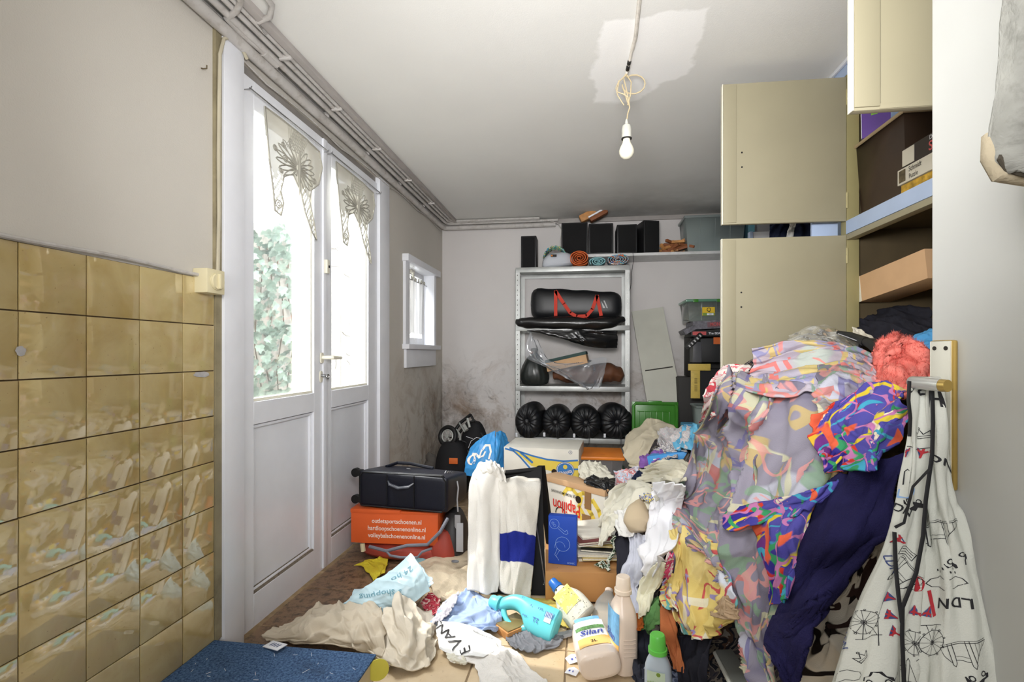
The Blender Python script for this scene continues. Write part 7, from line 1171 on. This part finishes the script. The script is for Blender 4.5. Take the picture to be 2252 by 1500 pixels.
# ================================================================ things inside the cabinet
def carton_at(name, lab, cat, p0, p1, dep, h, mat, up=(0, 0, 1)):
    T = frame(p0, Vector(p1)-Vector(p0), up); t = thing(name, lab, cat, tuple(p0)); w = (Vector(p1)-Vector(p0)).length; MB(T).box(0, w, 0, dep, 0, h, .002).build('box', mat, t); return t, T, w
zq = 1.546
st_ = tub('storage_box', 'dark brown plastic storage tub on the upper cabinet shelf', 1.055, 1.50, 1.82, 2.125, zq+.002, zq+.295, M('dark_brown_tub', (58, 44, 34), .4), M('pale_tub_rim', (160, 140, 110), .4), .02, lid=False)
MPU = M('purple_card', (92, 60, 140), .5, var=.15); 
z2 = 1.852
t, T, w = carton_at('game_box', 'purple game box with white end, leftmost on top cabinet shelf', 'game box', (1.055, 2.07, z2+.005), (1.28, 1.92, z2+.012), .06, .24, MPU, (-.45, .35, .8)); MB(T).box(-.002, -.0003, .002, .058, .002, .12).build('white_end', MWH, t); mb = MB(T); [mb.box(.03+k*.03, .05+k*.03, -.0015, -.0003, .08+.02*math.sin(k*2), .12+.02*math.sin(k*2), .0) for k in range(5)]; mb.build('green_print', M('lime_print', (120, 170, 70), .6), t)
mb = MB(T @ Matrix.Translation((-.0025, .058, 0)) @ Matrix.Rotation(-math.pi/2, 4, 'Z')); put_text(mb, Matrix.Identity(4), 'MB', .03, .095, .022, .01); mb.build('red_lettering', M('print_red', (206, 48, 40)), t)
MGB = M('grey_blue_card', (120, 140, 170), .5, var=.3, sc=30); t, T, w = carton_at('game_box', 'grey blue game box leaning next to the purple one', 'game box', (1.06, 1.90, z2+.004), (1.30, 1.74, z2+.004), .05, .22, MGB, (-.45, .35, .8)); mb = MB(T); put_text(mb, Matrix.Identity(4), 'MONO', .09, .12, .055, .012); mb.build('red_lettering', M('print_red', (206, 48, 40)), t)
t, T, w = carton_at('game_box', 'dark red board game box with blue panels on cabinet shelf', 'game box', (1.065, 1.78, z2+.004), (1.33, 1.48, z2+.004), .10, .22, M('dark_red_card', (96, 36, 36), .5, var=.2), (-.45, .30, .85)); mb = MB(T); put_text(mb, Matrix.Identity(4), 'OPOLY', .24, .06, .06, .012); mb.build('white_lettering', MWH, t); mb = MB(T); [mb.box(.02+.0*k, .08, -.0015, -.0003, .03+.045*k, .065+.045*k) for k in range(3)]; mb.build('blue_panels', M('panel_blue', (84, 150, 196), .5), t)
t, T, w = carton_at('jigsaw_box', 'yellow jigsaw box at the bottom of the cabinet stack', 'jigsaw box', (1.035, 1.80, zq+.012), (1.045, 1.46, zq+.012), .24, .030, M('mustard_print', (190, 150, 50), .5, var=.5, sc=50))
t, T, w = carton_at('jigsaw_box', 'cream jigsaw box with black lettering on the cabinet shelf', 'jigsaw box', (1.03, 1.81, zq+.044), (1.04, 1.46, zq+.044), .24, .050, M('cream_card', (206, 200, 184), .5, var=.04)); mb = MB(T); put_text(mb, Matrix.Identity(4), 'Schmidt', .085, .036, .024, .002, .75); put_text(mb, Matrix.Identity(4), 'Puzzle', .078, .013, .022, .002, .75); put_text(mb, Matrix.Identity(4), 'L', .22, .025, .035, .01); mb.build('lettering', MBT, t); MB(T).box(.01, .04, -.0015, -.0003, .006, .044).build('small_picture', M('picture_brown', (96, 84, 60), .5, var=.6, sc=60), t)
t, T, w = carton_at('game_box', 'dark number puzzle game box topping the cabinet stack', 'game box', (1.035, 1.79, zq+.096), (1.045, 1.45, zq+.096), .24, .060, M('dark_game_card', (44, 36, 36), .5)); mb = MB(T); put_text(mb, Matrix.Identity(4), 'SUDOKU', .20, .022, .040, .012); mb.build('red_lettering', M('salmon_print', (206, 92, 92)), t); mb = MB(T); put_text(mb, Matrix.Identity(4), 'DVD', .14, .048, .018, .004); mb.build('white_lettering', MWH, t); MB(T).box(.0, .055, -.002, -.0003, .004, .056).build('cream_panel', M('cream_card', (206, 200, 184)), t)
# lower cabinet compartment
t, T, w = carton_at('cardboard_box', 'open brown cardboard box tilted inside the lower compartment', 'box', pt(1888, 665, 1.95), pt(2040, 612, 1.62), .12, .10, M('kraft_card', (206, 168, 128))); MB(T).box(.0, .02, -.0015, -.0003, .0, .1).build('worn_edge', MCR, t)
t, T, w = carton_at('carton', 'large brown carton with hand slot at the compartment back', 'box', (1.35, 2.08, 1.20), (1.42, 1.45, 1.20), .10, .22, MKR); MB(T).box(.20, .30, -.0015, -.0003, .150, .170).build('hand_slot', MBT, t)
o = MB(Matrix.Translation((1.28, 1.68, 1.115))); o.loft([(0, .16, .22), (.01, .17, .24), (.03, .12, .16), (.04, .05, .07), (.045, .02, .03)], 32, pw=2); tag(o.build('straw_hat', M('straw', (206, 180, 120), .6, var=.2, sc=50)), 'round straw coloured dish in the lower cabinet compartment', 'dish')
cloth('dark_garment', 'black garments stuffed into the lower cabinet compartment', 'clothing', [[(1886, 680, 2.05), (1960, 675, 1.9), (2050, 680, 1.75)], [(1886, 715, 1.95), (1960, 715, 1.82), (2050, 715, 1.7)], [(1886, 760, 1.86), (1960, 765, 1.75), (2050, 765, 1.6)]], BLKF, (1.3, 1.3), .04, .02, 50, 141)
S.frame_set(1)
